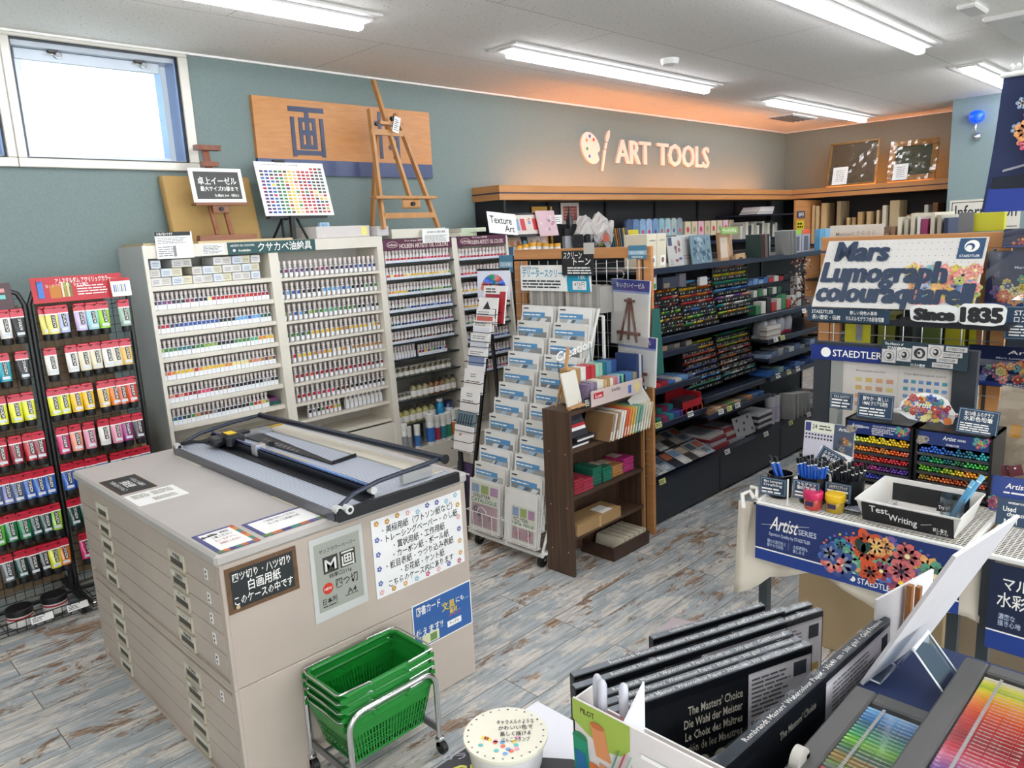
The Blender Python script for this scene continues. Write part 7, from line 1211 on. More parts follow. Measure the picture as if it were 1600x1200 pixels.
mb = MB(); mb.tube([(2.12, 1.08, .752), (2.13, 1.10, .768), (2.11, 1.115, .76), (2.10, 1.105, .72)], .007, mat('dcd8d0', .7), 6); mb.tube([(2.125, 1.075, .752), (2.16, 1.09, .772), (2.15, 1.11, .775)], .006, mat('dcd8d0', .7), 6); one('cloth_tie', mb, 'knotted white cloth tie at the left corner of the wire table', 'cloth tie')
# banners
def flower_banner(F, wd, ht, lab):
    mb = MB(F); mb.box((0, 0, 0), (wd, ht, .002), SB); mb.rect(0, 0, wd, ht*.20, .0024, mat('1a3a86', .3)); mb.rect(0, ht*.20, wd, ht*.225, .0026, WTXT)
    mb.text('Artist', .095, ht*.74, .046, WTXT, .003, .085, slant=.25); mb.bar((.02, ht*.66, .003), (.17, ht*.80, .003), .0016, .0005, WTXT, (0, 0, 1)); mb.text('SERIES', .165, ht*.68, .018, mat('c8d0e0'), .003, .055); mb.text('Signature Quality by STAEDTLER', .11, ht*.53, .011, mat('c8d0e0'), .003, .13); mb.text('優れた耐光性と\n鮮やかな発色', .07, ht*.39, .010, mat('b8c4dc'), .003, .06); mb.text('水彩表現も\n楽しめる', .145, ht*.39, .010, mat('b8c4dc'), .003, .045); mb.rect(.108, ht*.30, .109, ht*.44, .003, mat('8a98c0'))
    for i in range(20): a = .2+i*.14; cx = wd*.66; cy = ht*.5; rx = wd*.27; ry = ht*.42; x = cx+rx*cos(a); y = cy+ry*sin(a); c = ('c85a48', 'd8784a', '4a6ac0', 'c8b84a', '7a5aa8', '3a8ab0')[i % 6]; mb.poly([(cx+rx*.7*cos(a-.12), cy+ry*.7*sin(a-.12)), (x, min(y, ht*.99)), (cx+rx*.7*cos(a+.12), cy+ry*.7*sin(a+.12))], .0026+.00002*i, mat(c, .5)) if sin(a) > -.1 else None; mb.disc(min(wd*.99, cx+rx*1.08*cos(a+.05)), min(ht*.96, cy+ry*1.05*sin(a+.05)), .004, .0027, mat(c, .5), 7) if sin(a) > 0 else None
    flowers(mb, wd*.40, ht*.25, wd*.93, ht*.84, 62, .003, .036, 5, lambda u, v: (u-.5)**2/.25 + (v-.25)**2/.5 < 1)
    mb.disc(wd*.56, ht*.72, .014, .0075, mat('1c3430'), 8, .022, .5); mb.disc(wd*.585, ht*.70, .012, .0075, mat('24443a'), 8, .02, -.4)
    mb.disc(wd*.525, ht*.11, .0085, .003, WTXT, 14); mb.text('STAEDTLER', wd*.55, ht*.11, .018, WTXT, .003, .10, 'l')
    return one('banner', mb, lab, 'banner')
flower_banner(FB(2.100, 1.062, .565), .572, .178, 'blue banner with bright flower artwork on the front of the wire table')
mb = MB(FB(2.098, .425, .50)); wd, ht = .62, .235; mb.box((0, 0, 0), (wd, ht, .002), SBD); mb.rect(0, 0, wd, .05, .0024, mat('1a3a86', .3)); mb.rect(0, .05, wd, .054, .0026, WTXT); mb.text('マルス ルモグラフ アクェレル', .23, .185, .028, WTXT, .003, .40); mb.text('水彩色鉛筆', .10, .14, .032, WTXT, .003, .16); mb.text('全120色', .235, .135, .015, WTXT, .003, .06); mb.text('濃密な\n描き心地', .05, .095, .013, mat('b8c4dc'), .003, .05); mb.text('グラデーションの\n自由自在', .16, .095, .013, mat('b8c4dc'), .003, .09); one('banner', mb, 'navy banner with large white Japanese lettering on the right-hand table', 'banner')
# boxes under the table
mb = MB(); mb.box((2.66, .66, .001), (3.0, 1.165, .62), metal_paint('box_card', '9a8464', .8), bev=.003); one('cardboard_box', mb, 'large tan cardboard box under the wire display table', 'box')
mb = MB(); mb.box((2.76, .33, .001), (3.05, .655, .60), metal_paint('box_card_dark', '857560', .8), bev=.003); one('cardboard_box', mb, 'darker brown box to the right under the display tables', 'box')
mb = MB(); mb.box((2.78, .28, .001), (3.05, .325, .5), mat('b88a50', .6)); one('timber_board', mb, 'thin golden wooden panel edge right of the brown box', 'panel')
mb = MB(T_(2.36, 1.49, .001, rz=.25)); mb.prism([(-.16, -.12), (.16, -.12), (.16, .10), (-.13, .12)], 0, .0012, mat('c9bcc0', .6)); one('paper_sheet', mb, 'pale pinkish sheet of paper lying on the plank floor', 'paper')
# cups of pencils
def cup(x, y, r, h, lab):
    t = empty('pencil_cup', lab, 'cup', (x, y, .7505)); mb = MB(); mb.lathe([(r*.85, 0), (r, h), (r*.93, h), (r*.8, .006), (.001, .006)], mat('16181c', .25), 20, caps=False); mb.lathe([(r*.85, 0), (r*.84, .001)], BLACK, 20); mb.build('body', t); return t
def nsign(F, wd, ht, lab, title, n=3, c=NAVYT):
    mb = MB(F); mb.box((0, 0, 0), (wd, ht, .002), c); e = .003
    for a in ((e, e, wd-e, e+.0012), (e, ht-e-.0012, wd-e, ht-e), (e, e, e+.0012, ht-e), (wd-e-.0012, e, wd-e, ht-e)): mb.rect(a[0], a[1], a[2], a[3], .0024, mat('9ab0c0'))
    k = len(title)
    for i, s in enumerate(title): mb.text(s, wd*.5, ht*(.80-.20*i) if k > 1 else ht*.77, ht*.15, WTXT, .0026, wd*.7)
    mb.lines(wd*.08, ht*.08, wd*.92, ht*(.66 if k == 1 else .44), n, WTXT, .0026, .5, .2); return one('product_sign', mb, lab, 'sign')
cup(2.195, 1.03, .040, .075, 'black plastic pencil cup at the left, holding few blue pencils'); cup(2.205, .93, .046, .085, 'black plastic cup in the middle, full of blue pencils'); cup(2.245, .84, .048, .085, 'black plastic cup on the right, full of black pencils')
def pencil(name, p, d, ln, c, tip, lab, grp, r=.0047):
    q = Vector(d).normalized().to_track_quat('Z', 'Y').to_matrix().to_4x4(); q.translation = Vector(p); mb = MB(); mb.lathe([(r, 0), (r, ln-.020)], mat(c, .3, 0, .05, coat=.3), 6); mb.lathe([(r*1.03, ln-.020), (r*1.03, ln-.017)], WTXT, 6, caps=False); mb.lathe([(r*1.02, ln-.017), (r*1.02, ln)], mat(tip, .3), 6); mb.text('STAEDTLER Mars Lumograph', .0, 0, .003, mat('c8d0d8'), 0, .05, 'c', frame((0, -r*.9, ln*.72), (0, 0, -1), (1, 0, 0))) if name == 'pencil' and lab.endswith('0') else None
    o = mb.build(name); o.matrix_world = q; tag(o, lab, 'pencil', grp); return o
rg = random.Random(12)
for i in range(5): a = i-2; pencil('pencil', (2.195+rg.uniform(-.01, .01), 1.015+.006*a, .758), (-.05+.02*rg.random(), .34, 1), .125, '2359b8', '15161a', 'blue pencil with a black end, %s from left in the left cup' % nth(5-i), 'blue pencils in the left cup')
for i in range(16): a = (i % 8)-3.5; b = i//8; pencil('pencil', (2.19+.014*b+.003*rg.random(), .93-.006*a, .758), (-.10+.12*b+.03*rg.random(), -.045*a, 1), .132+.004*(i % 3), '2359b8', '15161a', 'blue pencil with a black end, %s across the %s row, middle cup' % (nth(i % 8+1), ('front', 'back')[b]), 'blue pencils in the middle cup')
for i in range(18): a = (i % 9)-4; b = i//9; pencil('pencil', (2.235+.016*b, .84-.005*a, .758), (-.12+.14*b+.05*rg.random(), -.06*a+.04*rg.random(), 1), .115+.006*(i % 3), '232529', '0e0e10', 'black pencil, %s across the %s row of the right cup' % (nth(i % 9+1), ('front', 'back')[b]), 'black pencils in the right cup', .0045)
nsign(frame((2.150, 1.075, .762), (.12, -1, 0), (.03, 0, 1)), .082, .056, 'navy hand-lettered sign in front of the left pencil cup', ('Mars Lumograph', 'Drafting'), 2); nsign(frame((2.150, .968, .772), (.05, -1, 0), (.06, 0, 1)), .08, .058, 'navy hand-lettered sign on the middle pencil cup', ('ラモグラフ', '製図用'), 2); nsign(frame((2.185, .885, .772), (.05, -1, 0), (.06, 0, 1)), .076, .058, 'navy hand-lettered sign on the right pencil cup', ('ルモグラフブラック',), 3)
mb = MB(); mb.cyl((2.123, .972, .7505), (2.123, .972, .835), .0025, WIREW, 6); one('wire_post', mb, 'thin white upright post between the two left pencil cups', 'post')
def eraser_tub(x, y, c1, c2, lab):
    t = empty('eraser_tub', lab, 'tub', (x, y, .7505)); mb = MB(); mb.lathe([(.024, 0), (.026, .004), (.026, .03), (.025, .034)], mat(c2, .15, 0, .25, coat=.6), 18); mb.box((-.027, -.012, .014), (-.0262, .012, .028), mat('3a2c50')); mb.build('body', t); mb = MB(); mb.lathe([(.028, .033), (.029, .036), (.029, .052), (.027, .055)], mat(c1, .35), 20); mb.build('lid', t)
eraser_tub(2.15, .905, 'c8245a', 'b84038', 'small tub with a raspberry pink lid on the wire table'); eraser_tub(2.165, .845, 'e0b414', 'b89830', 'small tub with a yellow lid on the wire table')
mb = MB(T_(2.165, .775, .7505)); mb.box((0, 0, 0), (.15, .055, .008), ACRYL); mb.rect(.01, .005, .14, .05, .0084, mat('c8ccd8', .4)); mb.lines(.02, .008, .12, .045, 5, NAVY, .0088, .4); one('leaflet', mb, 'clear-covered leaflet lying next to the yellow-lidded tub', 'leaflet')
# test writing tray
TW = mat('d8d4ce', .35)
t = empty('test_tray', 'white tray with a black Test Writing front label', 'tray', (2.14, .525, .7505)); mb = MB(); L_, W_ = .19, .225; h = .068
def wallq(p, q, o1, o2): pass
B = [(0, 0), (L_, 0), (L_, W_), (0, W_)]; Tt = [(-.02, -.02), (L_+.02, -.02), (L_+.02, W_+.02), (-.02, W_+.02)]; hh = [h, h+.004, h+.004, h]
for i in range(4):
    j = (i+1) % 4; th = .0025; c = (L_/2, W_/2)
    def inn(p): return (p[0] + (th if p[0] < c[0] else -th), p[1] + (th if p[1] < c[1] else -th))
    a, b, A, B2 = B[i], B[j], Tt[i], Tt[j]; mb.add([(a[0], a[1], 0), (b[0], b[1], 0), (B2[0], B2[1], hh[j]), (A[0], A[1], hh[i]), (*inn(a), 0), (*inn(b), 0), (*inn(B2), hh[j]), (*inn(A), hh[i])], [(0, 1, 2, 3), (7, 6, 5, 4), (3, 2, 6, 7), (0, 4, 5, 1)], TW)
mb.box((0, 0, 0), (L_, W_, .003), TW); mb.tube([(x, y, z) for (x, y), z in zip(Tt, hh)], .004, TW, 8, True)
F = frame((-.0145, W_+.014, .008), (0, -1, 0), (-.29, 0, 1)); mb.build('tray_body', t)
mb = MB(frame((-.004, W_+.008, .007), (0, -1, 0), (-.29, 0, 1))); mb.box((0.004, 0, .001), (.238, .060, .003), mat('151517', .45)); mb.text('Test', .050, .045, .022, WTXT, .0036, .050); mb.text('Writing', .112, .027, .022, WTXT, .0036, .074, rot=-.05); mb.text('試し書き', .205, .018, .010, WTXT, .0036, .034); mb.text('コーナーです', .21, .007, .007, WTXT, .0036, .03); mb.bar((.158, .024, .0036), (.185, .032, .0036), .001, .0005, WTXT, (0, 0, 1)); mb.build('label', t)
mb = MB(); mb.box((L_-.001, .01, .012), (L_+.0, W_-.01, .066), mat('1c1c1e', .4)); mb.build('liner', t)
mb = MB(T_(2.17, .555, .754)); mb.box((0, 0, 0), (.12, .16, .002), mat('a8b0b4', .2)); mb.box((0, 0, .002), (.12, .003, .02), ACRYL); mb.box((0, .157, .002), (.12, .16, .02), ACRYL); mb.disc(.05, .12, .012, .003, mat('c8b040'), 8); mb.disc(.06, .10, .012, .0032, mat('c07a6a'), 8); one('acrylic_tray', mb, 'shallow clear acrylic tray inside the white test tray', 'tray')
mb = MB(T_(2.235, .555, .754)); mb.lathe([(.026, 0), (.032, .085), (.031, .085), (.025, .003), (.001, .003)], ACRYL, 20, caps=False); one('clear_cup', mb, 'clear plastic cup holding light blue pens in the test tray', 'cup')
for i, (d, ln) in enumerate((((.20, -.50, 1), .165), ((.10, -.42, 1), .14))): pencil('marker_pen', (2.232+.01*i, .565, .758), d, ln, '5a9cc4', '7ab8d8', ('longer', 'shorter')[i] + ' light blue felt pen in the clear cup', 'light blue pens in the clear cup', .007)
mb = MB(frame((2.205, .585, .80), (.2, -1, 0), (.1, 0, 1))); mb.box((0, 0, 0), (.036, .024, .0015), mat('151517')); mb.text('Try it!!', .018, .012, .010, WTXT, .002, .028); one('price_card', mb, 'tiny black Try it card on the clear cup', 'card')
# pencil racks
def pencil_mesh():
    mb = MB(frame((0, 0, 0), (0, 1, 0), (0, .0, 1)) if 0 else I4); q = Matrix.Rotation(-pi/2+.0, 4, 'Y'); mb.lathe([(.0043, 0), (.0043, .036), (.0034, .040), (.0010, .0415)], TINT_G, 7, q); o = mb.build('x'); me = o.data; bpy.data.objects.remove(o); return me
PM = pencil_mesh()
prow = [[['d8e87a', 'e8e040', 'ecd420', 'e0c828', 'e8c428', 'e8b020'], ['e8a428', 'e89030', 'e87828', 'e08a40', 'e86020', 'e87050'], ['d84018', 'd85020', 'e05040', 'd02828', 'd83848', 'c02830'], ['c02848', 'b03050', 'a03880', '7a3a90', '6a3a98', '6a48b0'], ['3a3aa0', '3a48b0', '4a50b8', '2a3a8a', '30409a', '3a58b8']],
        [['3058b8', '2a68c8', '2858a0', '20688a', '1a7888', '30a8a8'], ['1a7070', '2aa058', '1a6868', '2a7040', '38b850', '40a838'], ['70b830', '3a8a30', 'a8c030', 'e0c030', 'e89a28', 'd8a028'], ['a88838', 'c87838', 'd06838', 'b85028', 'a86840', 'c86048'], ['a85830', '884828', 'c87850', '6a3a28', 'b06848', '8a5a48']]]
pn = ['yellow', 'orange', 'red', 'purple', 'indigo']; pn2 = ['blue', 'green', 'lime and gold', 'brown', 'reddish brown']
cntp = 0; restp = MB()
import colorsys
def hue_name(c):
    h, l, sa = colorsys.rgb_to_hls(*[int(c[i:i+2], 16)/255 for i in (0, 2, 4)]); h *= 360
    if sa < .45 and 10 < h < 45: return 'brown'
    for lim, n in ((12, 'red'), (32, 'orange'), (48, 'golden yellow'), (66, 'yellow'), (95, 'lime green'), (160, 'green'), (200, 'turquoise'), (250, 'blue'), (285, 'violet'), (325, 'magenta'), (361, 'red')):
        if h < lim: return ('dark ' if l < .3 else '') + n
for u, (ya, yb, xf) in enumerate(((.938, .732, 2.462), (.722, .515, 2.455))):
    zt = .962; t = empty('pencil_display_rack', 'black %s coloured pencil display rack with a blue banner' % ('left', 'right')[u], 'display rack', (xf, yb, .7505)); T0 = T_(-xf, -yb, -.7505)
    mb = MB(T0); BK2 = mat('131315', .35)
    mb.box((xf, ya-.008, .751), (xf+.15, ya, zt), BK2); mb.box((xf, yb, .751), (xf+.15, yb+.008, zt), BK2); mb.box((xf, yb, zt-.004), (xf+.15, ya, zt), BK2); mb.box((xf+.12, yb+.008, .751), (xf+.15, ya-.008, zt-.004), BK2); mb.box((xf, yb, .751), (xf+.12, ya, .756), BK2); mb.build('case', t)
    mb = MB(T0 @ FB(xf-.0005, ya-.009, zt-.046)); wd = ya-yb-.018; mb.box((0, 0, 0), (wd, .040, .002), SB); mb.text('Artist', wd*(.16 if u == 0 else .45), .026, .013, WTXT, .0026, .035, slant=.2); mb.text('SERIES', wd*(.30 if u == 0 else .62), .024, .006, WTXT, .0026, .022); mb.text('STAEDTLER', wd*.5, .006, .006, WTXT, .0026, .035)
    if u == 0: mb.text('マルスルモグラフ 水彩色鉛筆', wd*.6, .031, .006, WTXT, .0026, .07); mb.lines(wd*.4, .010, wd*.8, .026, 3, WTXT, .0026, .4)
    flowers(mb, wd*.02, .004, wd*.22, .022, 8, .0026, .008, 31, None, ['8a8a70', 'a8a098', '6a6a78']); flowers(mb, wd*.80, .012, wd*.97, .034, 14, .0026, .008, 33, None, ['b83a60', 'd8783a', '3a9a9a', 'c8c040', 'a8485a']); mb.build('banner', t)
    for r in range(5):
        z = .882 - r*.0295; mb = MB(T0); mb.box((xf-.0, yb+.008, z-.002), (xf+.118, ya-.008, z), BK2); mb.box((xf-.002, yb+.008, z-.003), (xf+.0, ya-.008, z+.006), clear('rack_lip', 'b8b8b8', .15, .2) if 0 else mat('3a3a3c', .2))
        for q in (1, 2): y = yb + (ya-yb)*q/3; mb.box((xf+.006, y-.001, z), (xf+.118, y+.001, z+.022), BK2)
        mb.build('shelf', t)
        for g in range(6):
            y0 = ya - .010 - (ya-yb-.018)*(g/6.) - .004; c = prow[u][r][g]
            npc = rg.choice((9, 10, 11, 8)); k = 0
            for lv in range(3):
                m = (4, 3, 2)[lv]
                for i in range(m):
                    if k >= npc or (lv == 2 and rg.random() < .3): continue
                    k += 1; y = y0 - .001 - i*.0090 - (.0045 if lv % 2 else 0); zz = z + .0042 + lv*.0078; M = T_(xf+.036+rg.uniform(0, .006), y, zz-.009) @ Matrix.Rotation(.42, 4, 'Y')
                    if y < yb+.010: continue
                    cc_ = lin(c); kk = rg.uniform(.8, 1.15)
                    if cntp < 300 and r < 4 and (g % 2 == 0 or lv < 2): cntp += 1; inst('coloured_pencil', PM, M, '%s pencil end in the %s bundle from left, %s shelf of the %s rack' % (hue_name(c), ORD[g+1], ORD[r+1], ('left', 'right')[u]), 'pencil', '%s bundle on the %s shelf of the %s pencil rack' % (ORD[g+1], ORD[r+1], ('left', 'right')[u]), tuple(min(1, q*kk) for q in cc_[:3]) + (1,))
                    else: restp.lathe([(.0043, 0), (.0043, .036), (.0034, .040), (.0010, .0415)], mat(c, .3), 6, M @ Matrix.Rotation(-pi/2, 4, 'Y'))
tag(restp.build('coloured_pencil'), 'remaining coloured pencil ends filling the two black racks', 'pencils', None, 'stuff')
# signs above the racks
nsign(frame((2.50, .918, .963), (0, -1, 0), (.12, 0, 1)), .112, .078, 'navy sign with white writing standing on the left pencil rack', ('鮮やか・美しい', 'UMAE クリアな発色'), 3)
nsign(frame((2.56, 1.03, .965), (0, -1, 0), (.12, 0, 1)), .075, .055, 'smaller navy sign left of the pencil racks', ('マルス ルモグラフ',), 3); mb = MB(); mb.box((2.55, .985, .7505), (2.56, 1.0, .97), ACRYL); one('sign_stand', mb, 'clear acrylic upright holding the smaller navy sign', 'stand')
nsign(frame((2.47, .618, .963), (.1, -1, 0), (.15, 0, 1)) @ Matrix.Rotation(-.06, 4, 'Z'), .105, .075, 'navy sign about the 120 colours on the right pencil rack', ('全120色 ルモグラフ', '水彩色鉛筆'), 4)
mb = MB(frame((2.52, .825, .963), (0, -1, 0), (.10, 0, 1))); pts = [(0, .03), (.03, .038), (.035, .06), (.06, .085), (.10, .095), (.14, .093), (.165, .08), (.18, .055), (.19, .042), (.215, .042), (.215, .034), (.19, .03), (.185, .008), (.165, .003), (.15, .012), (.10, .004), (.06, .008), (.03, .024)]
mb.prism(pts, -.002, 0, PAPER); flowers(mb, .04, .012, .175, .086, 80, .0005, .011, 21, lambda u, v: (u-.5)**2 + (v-.5)**2 < .23); mb.text('Artist', .10, .058, .02, WTXT, .006, .05, slant=.2); mb.bar((.02, .031, .006), (.19, .034, .006), .003, .0005, mat('5a4a40'), (0, 0, 1)); mb.poly([(.19, .031), (.213, .034), (.213, .041), (.19, .038)], .006, mat('c87868')); mb.disc(.172, .015, .012, .0045, mat('d8783a'), 14)
mb.box((.06, -.0, -.004), (.12, .012, -.002), ACRYL); one('cutout_sign', mb, 'flower-filled pencil-shaped cut-out sign standing between the rack signs', 'sign')
# set of 24 and leaflet behind the cups
mb = MB(frame((2.44, 1.072, .7505), (0, -1, 0), (.12, 0, 1))); mb.box((0, 0, -.015), (.165, .185, 0), mat('c8c4d0', .4)); mb.rect(0, .15, .10, .185, .0006, mat('dcdcc8', .4)); mb.rect(.003, .152, .022, .182, .0008, mat('3a3a7a')); mb.text('24', .035, .17, .016, INK, .001, .016); mb.lines(.05, .158, .095, .178, 2, INK, .001, .4); mb.rect(.10, 0, .165, .185, .0008, mat('4a5468', .4)); mb.text('Artist', .132, .172, .012, WTXT, .0012, .035)
for i in range(9): [mb.disc(.008+i*.0105, .142-j*.012, .0035, .0009, INK, 8) for j in range(2)]
flowers(mb, .105, .02, .16, .14, 16, .0012, .012, 15, None, ['6a7078', '8a8a90', '4a5058', 'c8783a']); one('watercolour_set', mb, 'pale watercolour set box of 24 standing behind the pencil cups', 'box')
mb = MB(frame((2.36, 1.0, .79), (.1, -1, 0), (.15, 0, 1)) @ Matrix.Rotation(-.25, 4, 'Z')); mb.box((0, 0, 0), (.10, .095, .001), PAPER); mb.rect(.005, .05, .03, .09, .0014, mat('3a3a8a')); mb.lines(.035, .05, .09, .085, 3, INK, .0014); one('leaflet', mb, 'white leaflet with a blue logo behind the navy tilted sign', 'leaflet')
nsign(frame((2.33, .985, .83), (.1, -1, 0), (.15, 0, 1)) @ Matrix.Rotation(-.42, 4, 'Z'), .075, .07, 'tilted navy sign behind the middle and right pencil cups', ('ルモグラフ', '説明'), 3)
mb = MB(); mb.box((2.32, .985, .7505), (2.325, 1.0, .84), ACRYL); one('sign_stand', mb, 'clear acrylic strip holding the tilted navy sign', 'stand')
for i in range(2): mb = MB(T_(2.29+.012*i, .895-.025*i, .7505)); mb.lathe([(.004, 0), (.004, .075), (.009, .085), (.010, .10), (.002, .115)], mat(('8a7a6a', '6a5a4a', 'a89a88')[i % 3], .6), 8, Matrix.Rotation(.06*(i-2), 4, 'X')); one('paint_brush', mb, '%s soft paint brush standing behind the middle pencil cup' % nth(i+1), 'brush', 'soft brushes')
# tall board
t = empty('display_board', 'dark grey framed display board with pencil colour poster', 'display board', (2.735, .64, 0)); DG = mat('2e3238', .4)
F = frame((0, .525, .0), (0, -1, 0), (.0, 0, 1)); mb = MB(F); mb.box((0, .7515, -.03), (.53, 1.165, -.012), DG); mb.box((0, .7515, -.012), (.06, 1.165, 0), DG); mb.box((.46, .7515, -.012), (.53, 1.165, 0), DG); mb.box((.06, 1.10, -.012), (.46, 1.165, 0), DG); mb.box((.03, .7515, -.06), (.06, .765, -.03), DG); mb.build('frame', t)
mb = MB(F); mb.box((.062, .755, -.011), (.46, 1.098, -.008), mat('ccc4bc', .3)); mb.box((.062, .755, -.0079), (.105, 1.098, -.004), mat('b8b8b4', .15, .6)); 
for i in range(4):
    for j in range(5): mb.rect(.15+i*.035, 1.03-j*.03, .172+i*.035, 1.045-j*.03, -.0074, mat(('c8b878', 'c8a860', 'c89a70', 'b88a70')[(i+j) % 4], .5))
for i in range(6):
    for j in range(5): mb.rect(.31+i*.024, 1.04-j*.026, .325+i*.024, 1.052-j*.026, -.0074, mat(('5a7ab0', '4a8a9a', '6a8ab8', '3a6a9a')[(i+j) % 4], .5))
mb.text('Mars Lumograph watercolour', .20, 1.07, .007, GREYTX, -.0074, .10); mb.text('Artist  Mars Lumograph aquarell', .375, 1.072, .007, GREYTX, -.0074, .13); mb.rect(.292, .76, .293, 1.09, -.0074, mat('a8a098')); mb.build('poster', t)
mb = MB(F); mb.box((-.01, 1.10, .001), (.30, 1.155, .004), mat('1c2f78', .25)); mb.disc(.045, 1.128, .018, .0046, WTXT, 14); mb.text('STAEDTLER', .155, 1.128, .026, WTXT, .0046, .17); mb.build('header', t)
mb = MB(frame((2.72, .925, 1.105), (0, -1, 0), (0, 0, 1)) @ Matrix.Rotation(-.02, 4, 'Z')); mb.box((0, 0, 0), (.265, .083, .003), mat('20343f', .5)); mb.text('The History of', .04, .072, .009, WTXT, .0036, .06); mb.text('STAEDTLER', .05, .058, .010, WTXT, .0036, .06)
for i in range(4): x = .003+i*.048; y = .006+i*.009; mb.rect(x, y, x+.046, y+.046, .0034+.0001*i, mat('c4c0bc')); mb.disc(x+.023, y+.023, .018, .004, INK, 16); mb.disc(x+.023, y+.023, .0165, .0041, mat('c4c0bc') if i != 2 else INK, 16); mb.disc(x+.024, y+.022, .009, .0042, INK if i != 2 else mat('c4c0bc'), 9, .012); mb.disc(x+.021, y+.024, .005, .0043, mat('c4c0bc') if i != 2 else INK, 8)
for i in range(4): x = .20-.0125*i; y = .062-.019*i; mb.rect(x, y, x+.062, y+.016, .0038, mat('c4c0bc')); mb.text('STAEDTLER', x+.031, y+.008, .008, INK, .0042, .05)
mb.text('ロゴの歴史', .12, .006, .008, WTXT, .0042, .045); one('history_sign', mb, 'dark sign with round head logos overlapping the board header', 'sign')
# big lettered sign leaning out from the grid
t = empty('lettered_sign', 'large white pegboard sign with dark blue hand lettering and flowers', 'sign', (3.0, 1.285, 1.265)); T0 = T_(-3.0, -1.285, -1.265)
F = T0 @ frame((2.98, 1.286, 1.265), (0, -1, 0), (.15, 0, .25)); H_ = .2915; W_ = .567; mb = MB(F); mb.box((0, 0, -.006), (W_, H_, 0), mat('d8d4cf', .5))
for i in range(24):
    for j in range(10): mb.disc(.025+i*.0225, .03+j*.027, .0017, .0005, mat('4a4846'), 6)
mb.build('board', t); mb = MB(F); INKB = mat('22354f', .5)
flowers(mb, .33, .03, .555, .17, 60, .0009, .026, 22, lambda u, v: u+v*.3 > .25, ['c8b040', 'd8a068', '6a8ab8', 'a8b8d0', 'c87868', 'd88a80', '9aa85a', '7ab0b8', 'c8a8b8', 'e0c878'])
mb.build('flower_print', t)
def fat(mb, s, x, y, h, wd, z=.004, m=None):
    m = m or INKB
    for k, (dx, dy) in enumerate(((0, 0), (.0052, 0), (-.0052, 0), (0, .003), (0, -.003), (.0035, .0022), (-.0035, -.0022), (.0035, -.0022), (-.0035, .0022))): mb.text(s, x+dx, y+dy, h, m, z+.00006*k, wd)
mb = MB(F); fat(mb, 'Mars', .145, .243, .086, .195); fat(mb, 'Lumograph', .236, .152, .088, .445); fat(mb, 'colouraquarell', .284, .066, .084, .545); mb.build('lettering', t)
mb = MB(F); mb.rect(.478, .205, .56, .287, .002, mat('2c4e70', .4)); mb.disc(.52, .255, .024, .0026, WTXT, 18); mb.disc(.515, .252, .015, .0030, mat('2c4e70', .4), 14); mb.disc(.512, .247, .010, .0034, WTXT, 10, .012); mb.text('STAEDTLER', .519, .216, .010, WTXT, .0026, .065); mb.build('emblem', t)
mb = MB(T0); mb.bar((3.14, 1.20, 1.50), (3.17, 1.20, 1.50), .01, .006, WIREW); mb.bar((3.14, .80, 1.50), (3.17, .80, 1.50), .01, .006, WIREW); mb.bar((2.985, 1.20, 1.262), (3.17, 1.20, 1.30), .01, .006, WIREW); mb.bar((2.985, .80, 1.262), (3.17, .80, 1.30), .01, .006, WIREW); mb.build('bracket', t)
mb = MB(FB(2.955, 1.29, 1.213) @ Matrix.Rotation(-.01, 4, 'Z')); mb.box((0, 0, 0), (.31, .052, .002), mat('233a50', .5)); mb.text('STAEDTLER', .06, .037, .014, WTXT, .0026, .085); mb.text('長い歴史・伝統', .075, .015, .014, WTXT, .0026, .11); mb.text('新しい発色の革命', .215, .037, .012, WTXT, .0026, .10); mb.text('マルスルモグラフ水彩色鉛筆', .22, .015, .014, WTXT, .0026, .14); one('hand_lettered_strip', mb, 'navy strip of white handwriting under the left of the lettered sign', 'sign')
mb = MB(FB(2.95, .905, 1.222)); 
def blob(mb, x0, y0, x1, y1, m, z):
    cx, cy = (x0+x1)/2, (y0+y1)/2; n = 40; mb.prism([(cx + (x1-x0)/2*(abs(cos(a))**.45)*(1 if cos(a) > 0 else -1)*(1+.02*sin(7*a)), cy + (y1-y0)/2*(abs(sin(a))**.45)*(1 if sin(a) > 0 else -1)*(1+.03*cos(9*a))) for a in (2*pi*i/n for i in range(n))], z, z+.002, m)
blob(mb, -.005, .003, .155, .065, PAPER, 0); blob(mb, .150, .0, .295, .075, PAPER, .0021)
fat(mb, 'Since', .075, .033, .040, .125, .005, mat('232326')); fat(mb, '1835', .222, .037, .050, .120, .005, mat('232326')); one('cutout_lettering', mb, 'white cut-out Since 1835 lettering below the lettered sign', 'sign')
mb = MB(); mb.box((2.965, .60, 1.215), (3.165, .98, 1.221), DARK); mb.box((2.958, .60, 1.205), (2.965, 1.28, 1.225), DARK); mb.box((2.965, 1.26, 1.205), (3.165, 1.275, 1.215), DARK); one('bracket_shelf', mb, 'thin dark bracket shelf under the large lettered sign', 'shelf')
